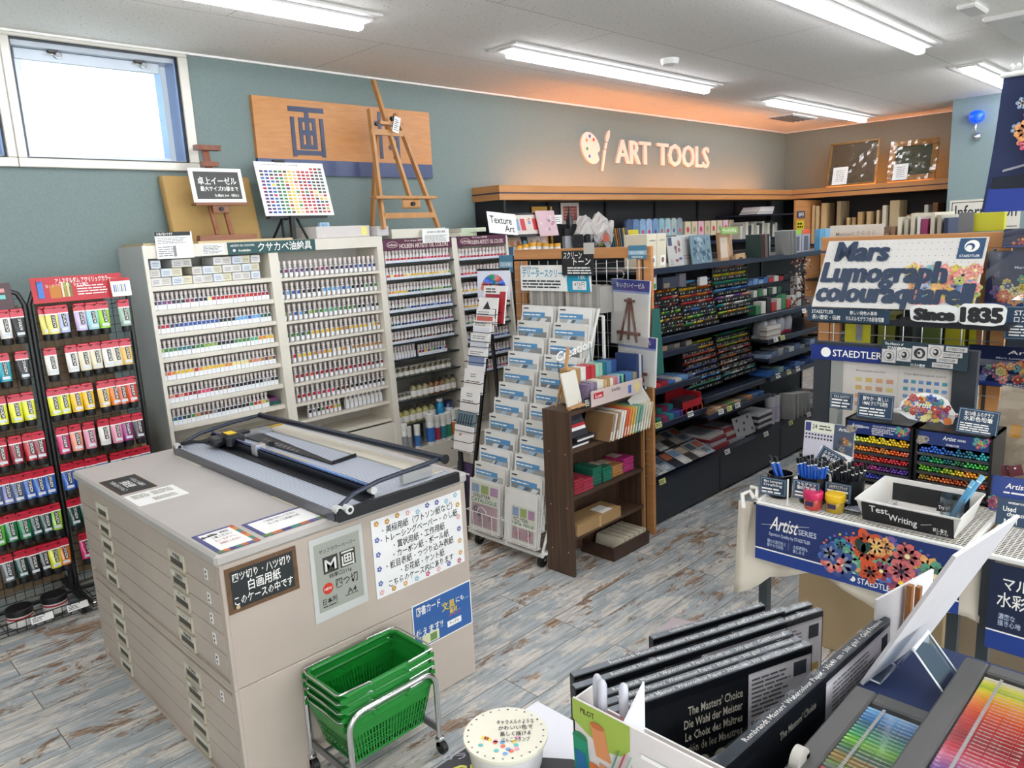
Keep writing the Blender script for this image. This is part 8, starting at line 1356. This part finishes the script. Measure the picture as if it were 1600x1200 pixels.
# large flower-lidded boxes on the grid
def artbox(y, z, wd, ht, x, lab, orange=False, sl=.08):
    t = empty('pencil_set_box', lab, 'box', (x, y, z)); F = frame((0, 0, 0), (.0, -1, 0), (sl, 0, 1)); mb = MB(F); mb.box((0, 0, -.03), (wd, ht, 0), mat('131a30', .3), bev=.002); mb.rect(.002, .002, wd-.002, ht-.002, .0004, mat('16224a', .25)); mb.rect(.002, .002, wd-.002, ht*.12, .0007, mat('2a3a80', .3)); mb.text('Artist', wd*.5, ht*.87, ht*.10, WTXT, .001, wd*.3, slant=.2); mb.text('Mars Lumograph aquarell', wd*.5, ht*.72, ht*.05, mat('c8d0e0'), .001, wd*.5); mb.text('STAEDTLER', wd*.5, ht*.06, ht*.06, WTXT, .001, wd*.28)
    flowers(mb, wd*.10, ht*.16, wd*.95, ht*.62, 60, .001, ht*.10, int(y*1000) % 97, lambda u, v: (u-.5)**2/.25 + (v-.2)**2/.6 < 1, ['b84a28', 'd8843a', 'c83a3a'] if orange else None); mb.build('box_body', t)
    mb = MB(F); rg = random.Random(3); nx, nz = 8, 6; V = [(wd*i/nx, ht*j/nz, .008+rg.uniform(-.004, .004)) for j in range(nz+1) for i in range(nx+1)]; mb.add(V, [(j*(nx+1)+i, j*(nx+1)+i+1, (j+1)*(nx+1)+i+1, (j+1)*(nx+1)+i) for j in range(nz) for i in range(nx)], FILM); mb.build('wrap', t)
artbox(.72, 1.26, .34, .205, 3.12, 'large navy pencil set box with flowers, directly right of the lettered sign'); artbox(.755, .985, .36, .145, 3.10, 'large navy pencil set box with flowers, below the Since 1835 lettering'); artbox(.68, 1.475, .3, .065, 3.14, 'dark pencil set box with an orange picture, above the other set boxes', True)
nsign(FB(3.06, .637, 1.165), .18, .115, 'navy sign cut off by the right edge beside the number lettering', ('STAEDTLER', 'ロングセラー'), 4)
# wrapped pad, tags and blue boxes on the right-hand table
t = empty('wrapped_sketch_pad', 'big beige cellophane-wrapped pad with green lettering behind the right rack', 'pad', (2.66, .56, .75)); F = frame((0, .02, .002), (0, -1, 0), (.22, 0, 1)) ; mb = MB(F @ Matrix.Rotation(-.06, 4, 'Z')); mb.box((0, 0.02, -.012), (.36, .32, 0), mat('b8ac9c', .5)); mb.text('H', .14, .27, .055, GREENM, .0008, .06); mb.text('I', .20, .27, .055, GREENM, .0008, .02); mb.text('SKETCH', .20, .12, .06, mat('c89a40'), .0008, .20, rot=1.35); mb.rect(.045, .165, .075, .205, .0008, mat('d8a040')); mb.build('cover', t)
mb = MB(F @ Matrix.Rotation(-.06, 4, 'Z')); rg2 = random.Random(13); nx, nz = 12, 12; V = [(.36*i/nx, .02+.31*j/nz, .012+rg2.uniform(-.006, .006)) for j in range(nz+1) for i in range(nx+1)]; mb.add(V, [(j*(nx+1)+i, j*(nx+1)+i+1, (j+1)*(nx+1)+i+1, (j+1)*(nx+1)+i) for j in range(nz) for i in range(nx)], clear('pad_wrap', 'f4f0ea', .1, .1)); mb.build('wrap', t)
for i in range(2): mb = MB(frame((2.50, .50-.025*i, .84), (.3, -1, 0), (0, .1, 1)) @ Matrix.Rotation(.3*i, 4, 'Z')); mb.box((0, 0, 0), (.034, .032, .001), mat('5a1e26', .5)); mb.disc(.017, .024, .003, .0014, WTXT, 8); one('price_tag', mb, ['dark red price tag hanging by the right rack side', 'second dark red price tag with a clear packet'][i], 'tag')
mb = MB(frame((2.49, .465, .775), (.3, -1, 0), (0, -.2, 1))); mb.box((0, 0, 0), (.05, .065, .004), mat('a8b8b0', .2)); mb.rect(.03, .04, .042, .056, .0045, GREENM); mb.rect(.035, .005, .047, .03, .0045, mat('1c4a34')); one('small_packet', mb, 'clear packet with green marks behind the blue box', 'packet')
mb = MB(frame((2.44, .51, .752), (.1, -1, 0), (.30, 0, 1))); mb.box((0, 0, -.012), (.22, .10, 0), mat('1f3a80', .25)); mb.text('Artist', .06, .075, .016, WTXT, .0006, .05, slant=.2); mb.lines(.03, .05, .14, .06, 1, WTXT, .0006); flowers(mb, .0, .0, .2, .03, 26, .0006, .014, 41); flowers(mb, .1, .08, .2, .1, 10, .0006, .016, 42); one('blue_leaflet_box', mb, 'blue box with flowers leaning right of the right pencil rack', 'box')
mb = MB(frame((2.33, .47, .752), (.1, -1, 0), (.25, 0, 1))); mb.box((0, 0, 0), (.16, .075, .002), NAVYT); mb.text('watercolour', .055, .064, .008, WTXT, .0026, .06); mb.text('Used', .03, .046, .014, WTXT, .0026, .03); mb.text('characters', .055, .032, .012, WTXT, .0026, .06); mb.text('No.1', .035, .012, .014, WTXT, .0026, .03); one('product_sign', mb, 'navy card lettered in white leaning below the blue flower box', 'sign')
mb = MB(T_(2.22, .26, .7505, rz=.3)); mb.box((-.09, -.07, 0), (.09, .07, .001), PAPER); [mb.disc(-.06+.02*i, .02*sin(i), .03, .0014+.0001*i, mat(('a8c84a', 'd8d84a', '6ab05a', 'c8dc7a')[i % 4], .6), 9) for i in range(6)]; one('painted_card', mb, 'white card with a yellow-green paint splash on the right-hand table', 'card')
# hanging printed cloth
mb = MB(); nx, nz = 10, 14; V = []
for j in range(nz+1):
    for i in range(nx+1): f = j/nz; y = .455 + .025*(f) - .42*i/nx; V.append((2.0+.012*sin(i*.9+f*3), y, 1.885 - .285*f + .01*sin(i*.7)))
mb.add(V, [(j*(nx+1)+i, (j+1)*(nx+1)+i, (j+1)*(nx+1)+i+1, j*(nx+1)+i+1) for j in range(nz) for i in range(nx)], mat('1a2850', .7), None, True)
mb.M = FB(1.986, .46, 1.60); fl = random.Random(77); mb.poly([(-.01, .0), (.40, .0), (.40, .04), (-.004, .05)], .002, mat('22388a', .7)); mb.poly([(0, .05), (.40, .04), (.40, .09), (.002, .075)], .002, mat('101828', .7)); mb.poly([(.02, .085), (.35, .16), (.35, .165), (.02, .09)], .0024, mat('8a8a90', .7))
flowers(mb, .02, .07, .22, .25, 60, .016, .018, 50, lambda u, v: u > .25-.22*v, ['c8303a', 'd86a3a', 'b8286a', '5a7ab0', '8a9ab8', 'c84a6a', 'a8a8a0', 'e09a5a'])
for i in range(14): a = i*.5; mb.tube([(.08+.02*i*.5+.02*cos(a+q*.5), .13+.05*sin(i)+.02*sin(a+q*.5), .006) for q in range(6)], .0015, mat('c8c8c4', .7), 4)
mb.M = I4; o = one('hanging_cloth', mb, 'navy cloth printed with bright flowers hanging at the top right', 'cloth')
t = empty('cloth_hanger', 'white rod with beaded cords holding the printed cloth from the ceiling', 'hanger', (2.0, .44, 1.89)); mb = MB(); mb.cyl((0, .02, 0), (0, -.42, 0), .006, WIREW, 10); mb.build('rod', t); mb = MB()
for y in (-.02, -.39): mb.cyl((0, y, .005), (0, y, CZ-1.89-.0005), .0012, WIREW, 5)
for i in range(9): mb.lathe([(.001, -.006), (.006, 0), (.001, .006)], WHITE, 7, T_(0, .0-.012*i, .016), caps=False)
mb.build('cord', t)

# ================================================================ FOREGROUND
# bin of watercolour blocks
t = empty('block_bin', 'grey display bin holding large dark watercolour blocks', 'bin', (.66, .37, 0)); T0 = T_(-.66, -.37, 0); BG = mat('7c7668', .6)
mb = MB(T0); mb.box((.60, .372, .615), (1.40, .76, .63), BG); mb.box((.60, .372, .63), (.612, .76, .70), BG); mb.box((1.388, .372, .63), (1.40, .76, .70), BG); mb.box((.612, .748, .63), (1.388, .76, .70), BG); mb.build('tray', t)
for x, y in ((.62, .39), (1.38, .39), (.62, .74), (1.38, .74)): mb = MB(T0); mb.box((x-.015, y-.015, .001), (x+.015, y+.015, .615), BG); mb.build('leg', t)
SPB = mat('16181c', .3); SPG = mat('7c828a', .35); LBL = mat('d4d0d4', .4)
def block(px, py, dx, dy, ln, zt, ht, th, lab, cover='txt', spine=SPG, lean=0):
    u = Vector((dx, dy, 0)).normalized(); t = empty('watercolour_block', lab, 'paper block', (px, py, zt), 0, 'large watercolour blocks'); F = frame((0, 0, -ht), u, (lean*u.y*-1, lean*u.x, 1)); mb = MB(F)
    mb.box((0, 0, -th), (ln, ht, 0), SPB, bev=.0012); mb.box((.001, ht, -th+.001), (ln-.001, ht+.0006, -.001), spine); mb.box((ln-.002, 0.004, -th+.002), (ln+.0006, ht-.002, -.002), mat('b4ada0', .6))
    Ft = frame((0, ht+.0008, 0), (1, 0, 0), (0, 0, -1)); mb.text("Rembrandt Masters' Watercolour Paper • 30x40 cm • 300 g/m² • Cold Pressed", ln*.56, th*.5, .0085, WTXT, .0004, ln*.80, 'c', Ft)
    mb.build('pad', t)
    mb = MB(F)
    if cover == 'txt':
        for i, s in enumerate(("The Masters' Choice", 'Die Wahl der Meister', 'Le Choix des Maîtres', 'La Elección de los Maestros')): mb.text(s, ln*.655, ht-.038-i*.0205, .0145, mat('c8c4b4'), .0006, (.10, .107, .105, .135)[i], 'r')
        for i in range(4): x = ln*.44+i*.0325; mb.disc(x-.02, ht-.130, .0125, .0006, mat('b0ad9c'), 18); mb.disc(x-.02, ht-.130, .011, .0008, mat('d4d2c0'), 18)
        mb.poly([(ln*.15, 0), (ln-.001, 0), (ln-.001, ht*.42), (ln*.62, ht*.30)], .0005, mat('8a8470', .4)); mb.text('by Royal Talens', ln*.22, ht-.10, .008, mat('6a6a64'), .0006, .05)
        x0 = ln*.68; mb.rect(x0, ht-.16, ln-.004, ht-.012, .0012, LBL); mb.rect(ln-.040, ht-.042, ln-.014, ht-.018, .0016, mat('3a4048')); mb.lines(x0+.006, ht-.087, ln-.045, ht-.02, 9, mat('55555a'), .0016, .4); mb.rect(x0+.028, ht-.118, ln-.004, ht-.090, .0016, mat('a698b4')); mb.lines(x0+.032, ht-.116, ln-.01, ht-.093, 4, mat('6a5a80'), .002, .4); mb.rect(x0+.006, ht-.116, x0+.025, ht-.092, .0017, mat('3a4a60')); mb.text('TALENS', x0+.03, ht-.145, .008, INK, .0018, .032)
    elif cover == 'lab': mb.rect(ln*.56, ht-.2, ln-.004, ht-.010, .0008, LBL); mb.lines(ln*.6, ht-.075, ln-.05, ht-.018, 8, mat('66666a'), .0012, .35); mb.rect(ln-.035, ht-.045, ln-.012, ht-.02, .0013, mat('2c3038')); mb.rect(ln-.06, ht-.12, ln-.01, ht-.095, .0013, mat('b8984a')); mb.text("The Masters' Choice", ln*.50, ht-.028, .012, mat('8a8a84'), .001, .1, 'r')
    elif cover == 'art': rg = random.Random(5); mb.rect(.0, 0, ln, ht-.02, .0006, mat('4a3628', .5)); [mb.disc(rg.uniform(.02, ln-.02), rg.uniform(.01, ht-.04), rg.uniform(.006, .016), .0008+.00003*i, mat(rg.choice(('8a6a4a', '6a4a30', 'a88a60', '3a2a20', '5a3c28')), .5), 7, rg.uniform(.002, .006), rg.random()*3) for i in range(120)]
    mb.build('cover', t)
    mb = MB(F); rg = random.Random(int(px*1000)); n = 30; V = [];
    for i in range(n+1):
        x = ln*i/n; V += [(x, ht-.014, .0018), (x, ht+.0022+rg.uniform(-.0006, .0014), .0014), (x, ht+.0022+rg.uniform(-.0006, .0014), -th-.0008)]
    fs = []
    for i in range(n): a = i*3; fs += [(a, a+3, a+4, a+1), (a+1, a+4, a+5, a+2)]
    mb.add(V, fs, clear('block_wrap', 'f4f4f4', .02, .16)); mb.build('wrap', t)
du = (.933, -.36)
for (rx, ry, zt_, ln_b, cov, lab) in ((1.076, .446, .951, .40, 'txt', 'frontmost watercolour block showing its multilingual title and sticker'), (1.081, .465, .950, .40, 'lab', 'watercolour block just behind the frontmost one'), (1.090, .482, .951, .40, 'lab', 'watercolour block third from the front of the bin'),
    (1.119, .507, .951, .40, 'lab', 'watercolour block fourth from the front with half-hidden white sticker'), (1.150, .525, .951, .41, 'lab', 'rearmost watercolour block of the long front group'), (1.248, .500, .921, .30, 'lab', 'watercolour block at the right back with an ochre strip on its sticker'), (1.255, .522, .922, .30, 'lab', 'watercolour block right behind the one with the ochre strip'), (1.185, .578, .930, .24, 'lab', 'shorter watercolour block at the very back, pointing to the table leg')):
    block(rx-ln_b*.933, ry+ln_b*.36, *du, ln_b, zt_, min(.30, zt_-.6305), .014, lab, cov)
block(.80, .49, .93, -.36, .40, .862, .22, .018, 'low watercolour block with brown picture cover in front', 'art'); block(.775, .467, .93, -.36, .40, .860, .22, .016, 'second low dark block lying right before the brown picture block', 'art')
block(.700, .402, 1, -.05, .509, .965, .33, .018, 'long dark navy-edged watercolour block running along the tablecloth', 'lab', mat('24303c', .3))
# tablecloth table with the pencil tins
t = empty('demo_table', 'front table covered by a plain navy cloth', 'table', (.68, -.6, 0)); T0 = T_(-.68, .6, 0); NV = mat('202f58', .75, 0, .12)
mb = MB(T0); mb.box((.69, -.58, .89), (1.225, .360, .925), mat('8a8478', .6)); mb.build('tabletop', t)
for x, y in ((.73, -.55), (1.18, -.55), (.73, .315), (1.18, .315)): mb = MB(T0); mb.box((x-.02, y-.02, .001), (x+.02, y+.02, .89), STEEL); mb.build('leg', t)
mb = MB(); mb.box((.68, -.59, .9255), (1.233, .366, .93), NV, bev=.002); mb.box((1.2255, -.59, .70), (1.233, .366, .9255), NV); mb.box((.68, .3605, .80), (1.225, .366, .9255), NV); one('table_cloth', mb, 'navy blue tablecloth under the open pencil tins', 'cloth')
# the pencil trays
TG = mat('4c4b4a', .45); TGD = mat('2c2c2e', .5)
lt = ['7ab4dc', '5a9cd0', '3a88c0', '2a78b0', '1f6a8a', '2a7a80', '2a8a78', '3a9a70', '4aa860', '6ab84a', '7ac040', '5a9a40', '4a7a50', '5a7a68', '8a7a40', 'a08440', '7a7a38', '6a8a48', '5a6a58', 'a04848', 'c06058', 'd07a60', 'd88a68', 'c06048', 'a85040']
ln_ = ['pale blue', 'sky blue', 'azure', 'cerulean', 'petrol', 'teal', 'sea green', 'jade', 'emerald', 'leaf green', 'lime green', 'grass green', 'forest green', 'grey green', 'ochre', 'golden ochre', 'olive', 'moss', 'dull green', 'brick red', 'coral', 'salmon', 'peach', 'terracotta', 'rust']
rt = ['e4dcc8', 'e8e070', 'd8dc30', 'b8cc28', 'e8d828', 'f0c828', 'f0b428', 'f09c20', 'ee8a20', 'e87a1c', 'e86818', 'e05818', 'd84818', 'd03818', 'c82c1c', 'c0241c', 'b8201e', 'b01c20', 'a81c24', 'a01c28', 'b0202c', 'b82838', 'c83448', 'd04458', 'd85a78', 'd87898', 'c86898', 'b05a98', '904a98', '704090', '583a88', '443a78', '343468', '2a305c', '242c54', '20284a']
rn = ['ivory', 'pale lemon', 'lemon', 'lime yellow', 'bright yellow', 'golden yellow', 'sunflower', 'amber', 'light orange', 'orange', 'deep orange', 'tangerine', 'orange red', 'vermilion', 'scarlet', 'red', 'signal red', 'dark red', 'crimson', 'deep crimson', 'cherry', 'ruby', 'rose red', 'rose', 'pink', 'light pink', 'orchid', 'mauve', 'violet', 'purple', 'deep purple', 'indigo', 'blue violet', 'navy', 'dark navy', 'midnight blue']
def long_pencil():
    mb = MB(Matrix.Rotation(pi/2, 4, 'X')); mb.lathe([(.0034, 0), (.0038, .002), (.0038, .150), (.0012, .170), (.0004, .175)], TINT_G, 6); mb.text("Mars Lumograph aquarell", 0, 0, .0032, mat('d0c8c0'), 0, .05, 'c', frame((0, .0039, .05), (0, 0, -1), (1, 0, 0))); o = mb.build('x'); me = o.data; bpy.data.objects.remove(o); return me
LP = long_pencil()
def tin(x0, x1, y0, y1, z, lab, cols, names, px, py, which):
    t = empty('pencil_tin_tray', lab, 'tray', (x0, y0, z)); T0 = T_(-x0, -y0, -z); mb = MB(T0); b = .030
    mb.box((x0, y0, z), (x1, y1, z+.004), TGD); mb.box((x0, y1-b, z+.004), (x1, y1, z+.016), TG, bev=.003); mb.box((x0, y0, z+.004), (x1, y0+.012, z+.016), TG, bev=.003); mb.box((x1-b*.9, y0+.012, z+.004), (x1, y1-b, z+.016), TG, bev=.003); mb.box((x0, y0+.012, z+.004), (x0+b, y1-b, z+.016), TG, bev=.003); mb.build('tray_body', t)
    for i, (c, nm) in enumerate(zip(cols, names)):
        x = px - i*.0082
        if x < x0+b+.004: break
        inst('coloured_pencil', LP, T_(x, py, z+.0085), '%s coloured pencil lying in the %s open tin' % (nm, which), 'pencil', 'pencils lying in the %s tin' % which, c)
    mb = MB(T0); 
    for i in range(int((px-x0-b)/.0041)): x = px+.004 - i*.0041; mb.box((x-.0012, py-.022, z+.0125), (x+.0012, py-.018, z+.0135), mat('dcdcdc', .15, .3))
    mb.build('seam_strip', t)
    mb = MB(T0); rg = random.Random(6); nx, ny = 24, 6; xa, xb_, ya, yb_ = x0+b, x1-b*.9, y0+.012, y1-b; V = [(xa+(xb_-xa)*i/nx, ya+(yb_-ya)*j/ny, z+.0165+rg.uniform(-.001, .0015)) for j in range(ny+1) for i in range(nx+1)]; mb.add(V, [(j*(nx+1)+i, j*(nx+1)+i+1, (j+1)*(nx+1)+i+1, (j+1)*(nx+1)+i) for j in range(ny) for i in range(nx)], clear('tin_film', 'f4f4f4', .03, .1)); mb.build('film', t)
tin(.70, 1.022, .160, .360, .9305, 'lower dark grey pencil tray with greens and blues', lt, ln_, .985, .330, 'left'); tin(.72, 1.168, .055, .258, .9475, 'upper dark grey pencil tray with rainbow-ordered pencils', rt, rn, 1.132, .226, 'right')
# tape roll, acrylic stand, white boards
t = empty('tape_roll', 'small white round tape dispenser on the navy cloth', 'tape', (.815, .352, .9305)); mb = MB(T_(0, -.002, .018) @ Matrix.Rotation(pi/2, 4, 'X')); mb.lathe([(.010, -.006), (.017, -.006), (.017, .006), (.010, .006)], mat('b8b4ac', .35), 20); mb.build('roll', t); mb = MB(); mb.box((.006, -.008, .012), (.02, .006, .024), BLACK, bev=.002); mb.build('cutter', t)
F = frame((1.046, .359, .9325), (1, -.14, 0), (.13, -.50, 1)); mb = MB(F); mb.box((0, 0, -.005), (.205, .262, 0), mat('cbc8cb', .5)); one('foam_board', mb, 'large white foam panel leaning on the clear acrylic stand', 'panel')
mb = MB(F @ T_(0, 0, 0)); z = -.003
mb = MB(F); mb.bar((.115, .0, -.012), (.115, .13, -.012), .004, .045, ACRYL, (0, 0, 1)) if 0 else None
t = empty('acrylic_stand', 'clear acrylic plate stand behind the leaning white panel', 'stand', (1.097, .292, .9305)); mb = MB(); AC2 = clear('acrylic_solid', 'e8eef4', .06, .03)
W3 = .032; mb.bar((0, .050, .002), (0, .008, .072), .064, .0025, AC2, (1, 0, 0)); mb.bar((0, .008, .072), (0, -.050, .002), .064, .0025, AC2, (1, 0, 0)); mb.bar((0, .065, .002), (0, .050, .002), .064, .0025, AC2, (1, 0, 0)); RIMM = mat('e4e8ec', .1, .2)
mb.cyl((-W3, .008, .073), (W3, .008, .073), .003, RIMM, 8); mb.cyl((-W3, -.050, .003), (W3, -.050, .003), .0014, RIMM, 6)
for q in (-W3, W3): mb.cyl((q, .008, .073), (q, -.050, .003), .0014, RIMM, 6); mb.cyl((q, .05, .003), (q, .065, .004), .0014, RIMM, 6)
mb.build('plate', t)
F = frame((1.183, .390, .6305), (1, -.19, 0), (0, 0, 1)); mb = MB(F); mb.box((0, 0, -.004), (.175, .372, 0), mat('d2cfd0', .5)); one('white_card', mb, 'smaller white card standing at the far corner of the navy table', 'panel')
t = empty('wooden_slat_easel', 'folded wooden display easel resting against the smaller white card', 'easel', (1.25, .366, .631)); mb = MB(); LW3 = wood('golden_wood', '8a5a30', 'a87240', (20, 20, 20), .4); mb.bar((-.005, .0, .002), (.012, .0, .375), .009, .012, LW3, (0, 1, 0)); mb.build('slat', t); mb = MB(); mb.bar((.012, -.008, .002), (.03, -.008, .368), .008, .012, LW3, (0, 1, 0)); mb.build('slat', t)
# white counter with tub, black card, pen display
WT_ = mat('d6d6dc', .4)
t = empty('white_counter', 'white counter top at the bottom of the view', 'counter', (.05, .2, 0)); T0 = T_(-.05, -.2, 0); mb = MB(T0); mb.box((.05, .20, .955), (.662, .648, .978), WT_, bev=.002); mb.build('top', t)
for x, y in ((.08, .23), (.58, .23), (.08, .62), (.58, .62)): mb = MB(T0); mb.box((x-.02, y-.02, .001), (x+.02, y+.02, .955), WT_); mb.build('leg', t)
tx, ty = .542, .585
t = empty('round_tub', 'white round tub with a cream message lid of small coloured dots', 'tub', (tx, ty, .985)); mb = MB(); mb.lathe([(.040, 0), (.042, .003), (.046, .032)], mat('d8d4d4', .4), 32); mb.build('body', t)
mb = MB(); mb.lathe([(.049, .032), (.050, .034), (.050, .038)], mat('dcd8c6', .5), 36)
for i in range(26): a = 2*pi*i/26; mb.disc(.045*cos(a), .045*sin(a), .0014, .0384, INK if i % 2 else GREYTX, 6)
rg = random.Random(9)
for i in range(16): a = 2.6+rg.random()*2.6; r_ = rg.uniform(.015, .038); mb.disc(r_*cos(a), r_*sin(a), .0032, .0385, mat(('d8685a', '5ab0b0', 'e0c850', 'e09ab0', '6a9ad0')[i % 5], .5), 6)
FL = frame((0, 0, 0), (cos(-.78), sin(-.78), 0), (-sin(-.78), cos(-.78), 0))
for i, s in enumerate(('キャラメルのような', 'かわいい色で', '楽しく描ける', 'はんこスタンプ')): mb.text(s, .012, .020-i*.011, .007, INK, .0388, .045 - .004*i, 'c', FL)
mb.build('lid', t)
mb = MB(frame((.30, .60, .9785), (cos(-.25), sin(-.25), 0), (-sin(-.25), cos(-.25), 0))); mb.M = T_(.0, 0, .9785); mb.prism([(.40, .46), (.60, .46), (.597, .53), (.566, .572), (.546, .630), (.530, .641), (.40, .641)], 0, .006, mat('2c2a2e', .6)); FK = T_(.0, 0, .9785+.0062) @ frame((.498, .592, 0), (cos(-.75), sin(-.75), 0), (-sin(-.75), cos(-.75), 0))
mb.M = I4; mb.text('GLO', 0, .012, .026, mat('c8c850'), .0006, .06, 'c', FK); mb.text('CO', 0, -.022, .026, mat('c8c850'), .0006, .04, 'c', FK); mb.text('カラフル', -.01, .040, .010, mat('a8a8b8'), .0006, .06, 'c', FK); [mb.disc(.035+.006*i, .035-.004*i, .0018, .0006, WTXT, 6, M=FK) for i in range(5)]
one('black_card_sign', mb, 'black card with yellow lettering on the white counter under the tub', 'sign')
# cardboard pen display
t = empty('pen_display_box', 'small cardboard pen display with a lime green and pictured front', 'display box', (.585, .31, .979)); T0 = T_(-.585, -.31, -.979); mb = MB(T0 @ FB(.5835, .5145, .979)); Wd = .20; H1_ = .101
mb.box((0, 0, -.0025), (Wd, H1_, 0), mat('d6cfcb', .5)); mb.poly([(0, H1_), (.080, H1_), (.080, H1_-.030), (.068, H1_-.042), (.050, H1_-.046), (.02, H1_-.036), (0, H1_-.026)], .0006, mat('9ab04a', .5)); mb.text('PILOT', .022, H1_-.010, .007, mat('3a3a20'), .001, .020)
mb.prism([(.026, H1_-.020), (.046, H1_-.020), (.054, H1_-.058), (.034, H1_-.058)], .001, .0014, mat('d08a5a', .5)); mb.disc(.036, H1_-.020, .010, .0016, mat('b8683a'), 12, .004); mb.disc(.010, H1_-.046, .011, .0012, mat('2a7a50', .5), 12, .007); mb.prism([(.0, H1_-.046), (.021, H1_-.048), (.026, 0), (.002, 0)], .001, .0014, mat('2a8a68', .5)); mb.poly([(.003, H1_-.062), (.019, H1_-.064), (.022, .01), (.005, .01)], .0018, mat('2a6a98')); mb.prism([(.038, H1_-.064), (.064, H1_-.068), (.060, .004), (.038, .004)], .001, .0014, mat('c88a68')); mb.disc(.030, .02, .012, .0012, mat('c86a3a'), 10)
for i in range(3): mb.bar((.050+.008*i, H1_-.078, .002), (.066+.008*i, H1_-.036, .002), .003, .0006, mat(('4a8a6a', 'b83a4a', '8ab0a0')[i]), (0, 0, 1))
mb.rect(.095, H1_-.030, .18, H1_-.025, .0012, WHITE); mb.text('Jr', .13, H1_-.062, .018, INK, .001, .020, rot=.8)
for i in range(6): mb.bar((.085+.004*i, .03+.004*i, .001), (.082+.009*i, .055+.002*i, .001), .0008, .0004, GREYTX, (0, 0, 1))
mb.build('front', t); mb = MB(T0); mb.box((.5835, .512, .979), (.625, .5145, 1.078), mat('d6d2ce', .5)); mb.box((.5835, .3145, .979), (.625, .317, 1.05), mat('d6d2ce', .5))
mb.add([(.586, .447, 1.075), (.586, .445, 1.075), (.626, .447, 1.108), (.626, .445, 1.108), (.626, .447, 1.0), (.626, .445, 1.0), (.586, .447, 1.0), (.586, .445, 1.0)], [(0, 2, 4, 6), (7, 5, 3, 1), (0, 1, 3, 2)], mat('dcdce0', .5)); mb.box((.625, .3145, .979), (.6275, .5145, 1.05), mat('d6d2ce', .5)); mb.box((.586, .317, .979), (.625, .512, .982), mat('d6d2ce', .5)); mb.build('side', t)
for i, (y, x) in enumerate(((.495, .605), (.484, .600), (.462, .610))):
    tt = empty('gel_pen', 'clear-capped gel pen, %s from left in the pen display' % nth(i+1), 'pen', (x, y, .9825), 0, 'gel pens in the cardboard display'); mb = MB(); mb.lathe([(.0045, 0), (.0045, .088)], mat('d8a098', .3), 10); mb.build('barrel', tt); mb = MB(); mb.lathe([(.0055, .086), (.0055, .118), (.0034, .123), (.0005, .125)], mat('d8d8e2', .15, 0, 0, trans=.3), 12); mb.build('cap', tt)

# a thing with a single part is one mesh
for e in [o for o in COL.objects if o.type == 'EMPTY' and len(o.children) == 1 and not o.children[0].children]:
    c = e.children[0]; m = Matrix.LocRotScale(e.location, e.rotation_euler, e.scale); c.parent = None; c.matrix_world = m
    for k in ('label', 'category', 'group'):
        if k in e: c[k] = e[k]
    nm = e.name; bpy.data.objects.remove(e); c.name = nm
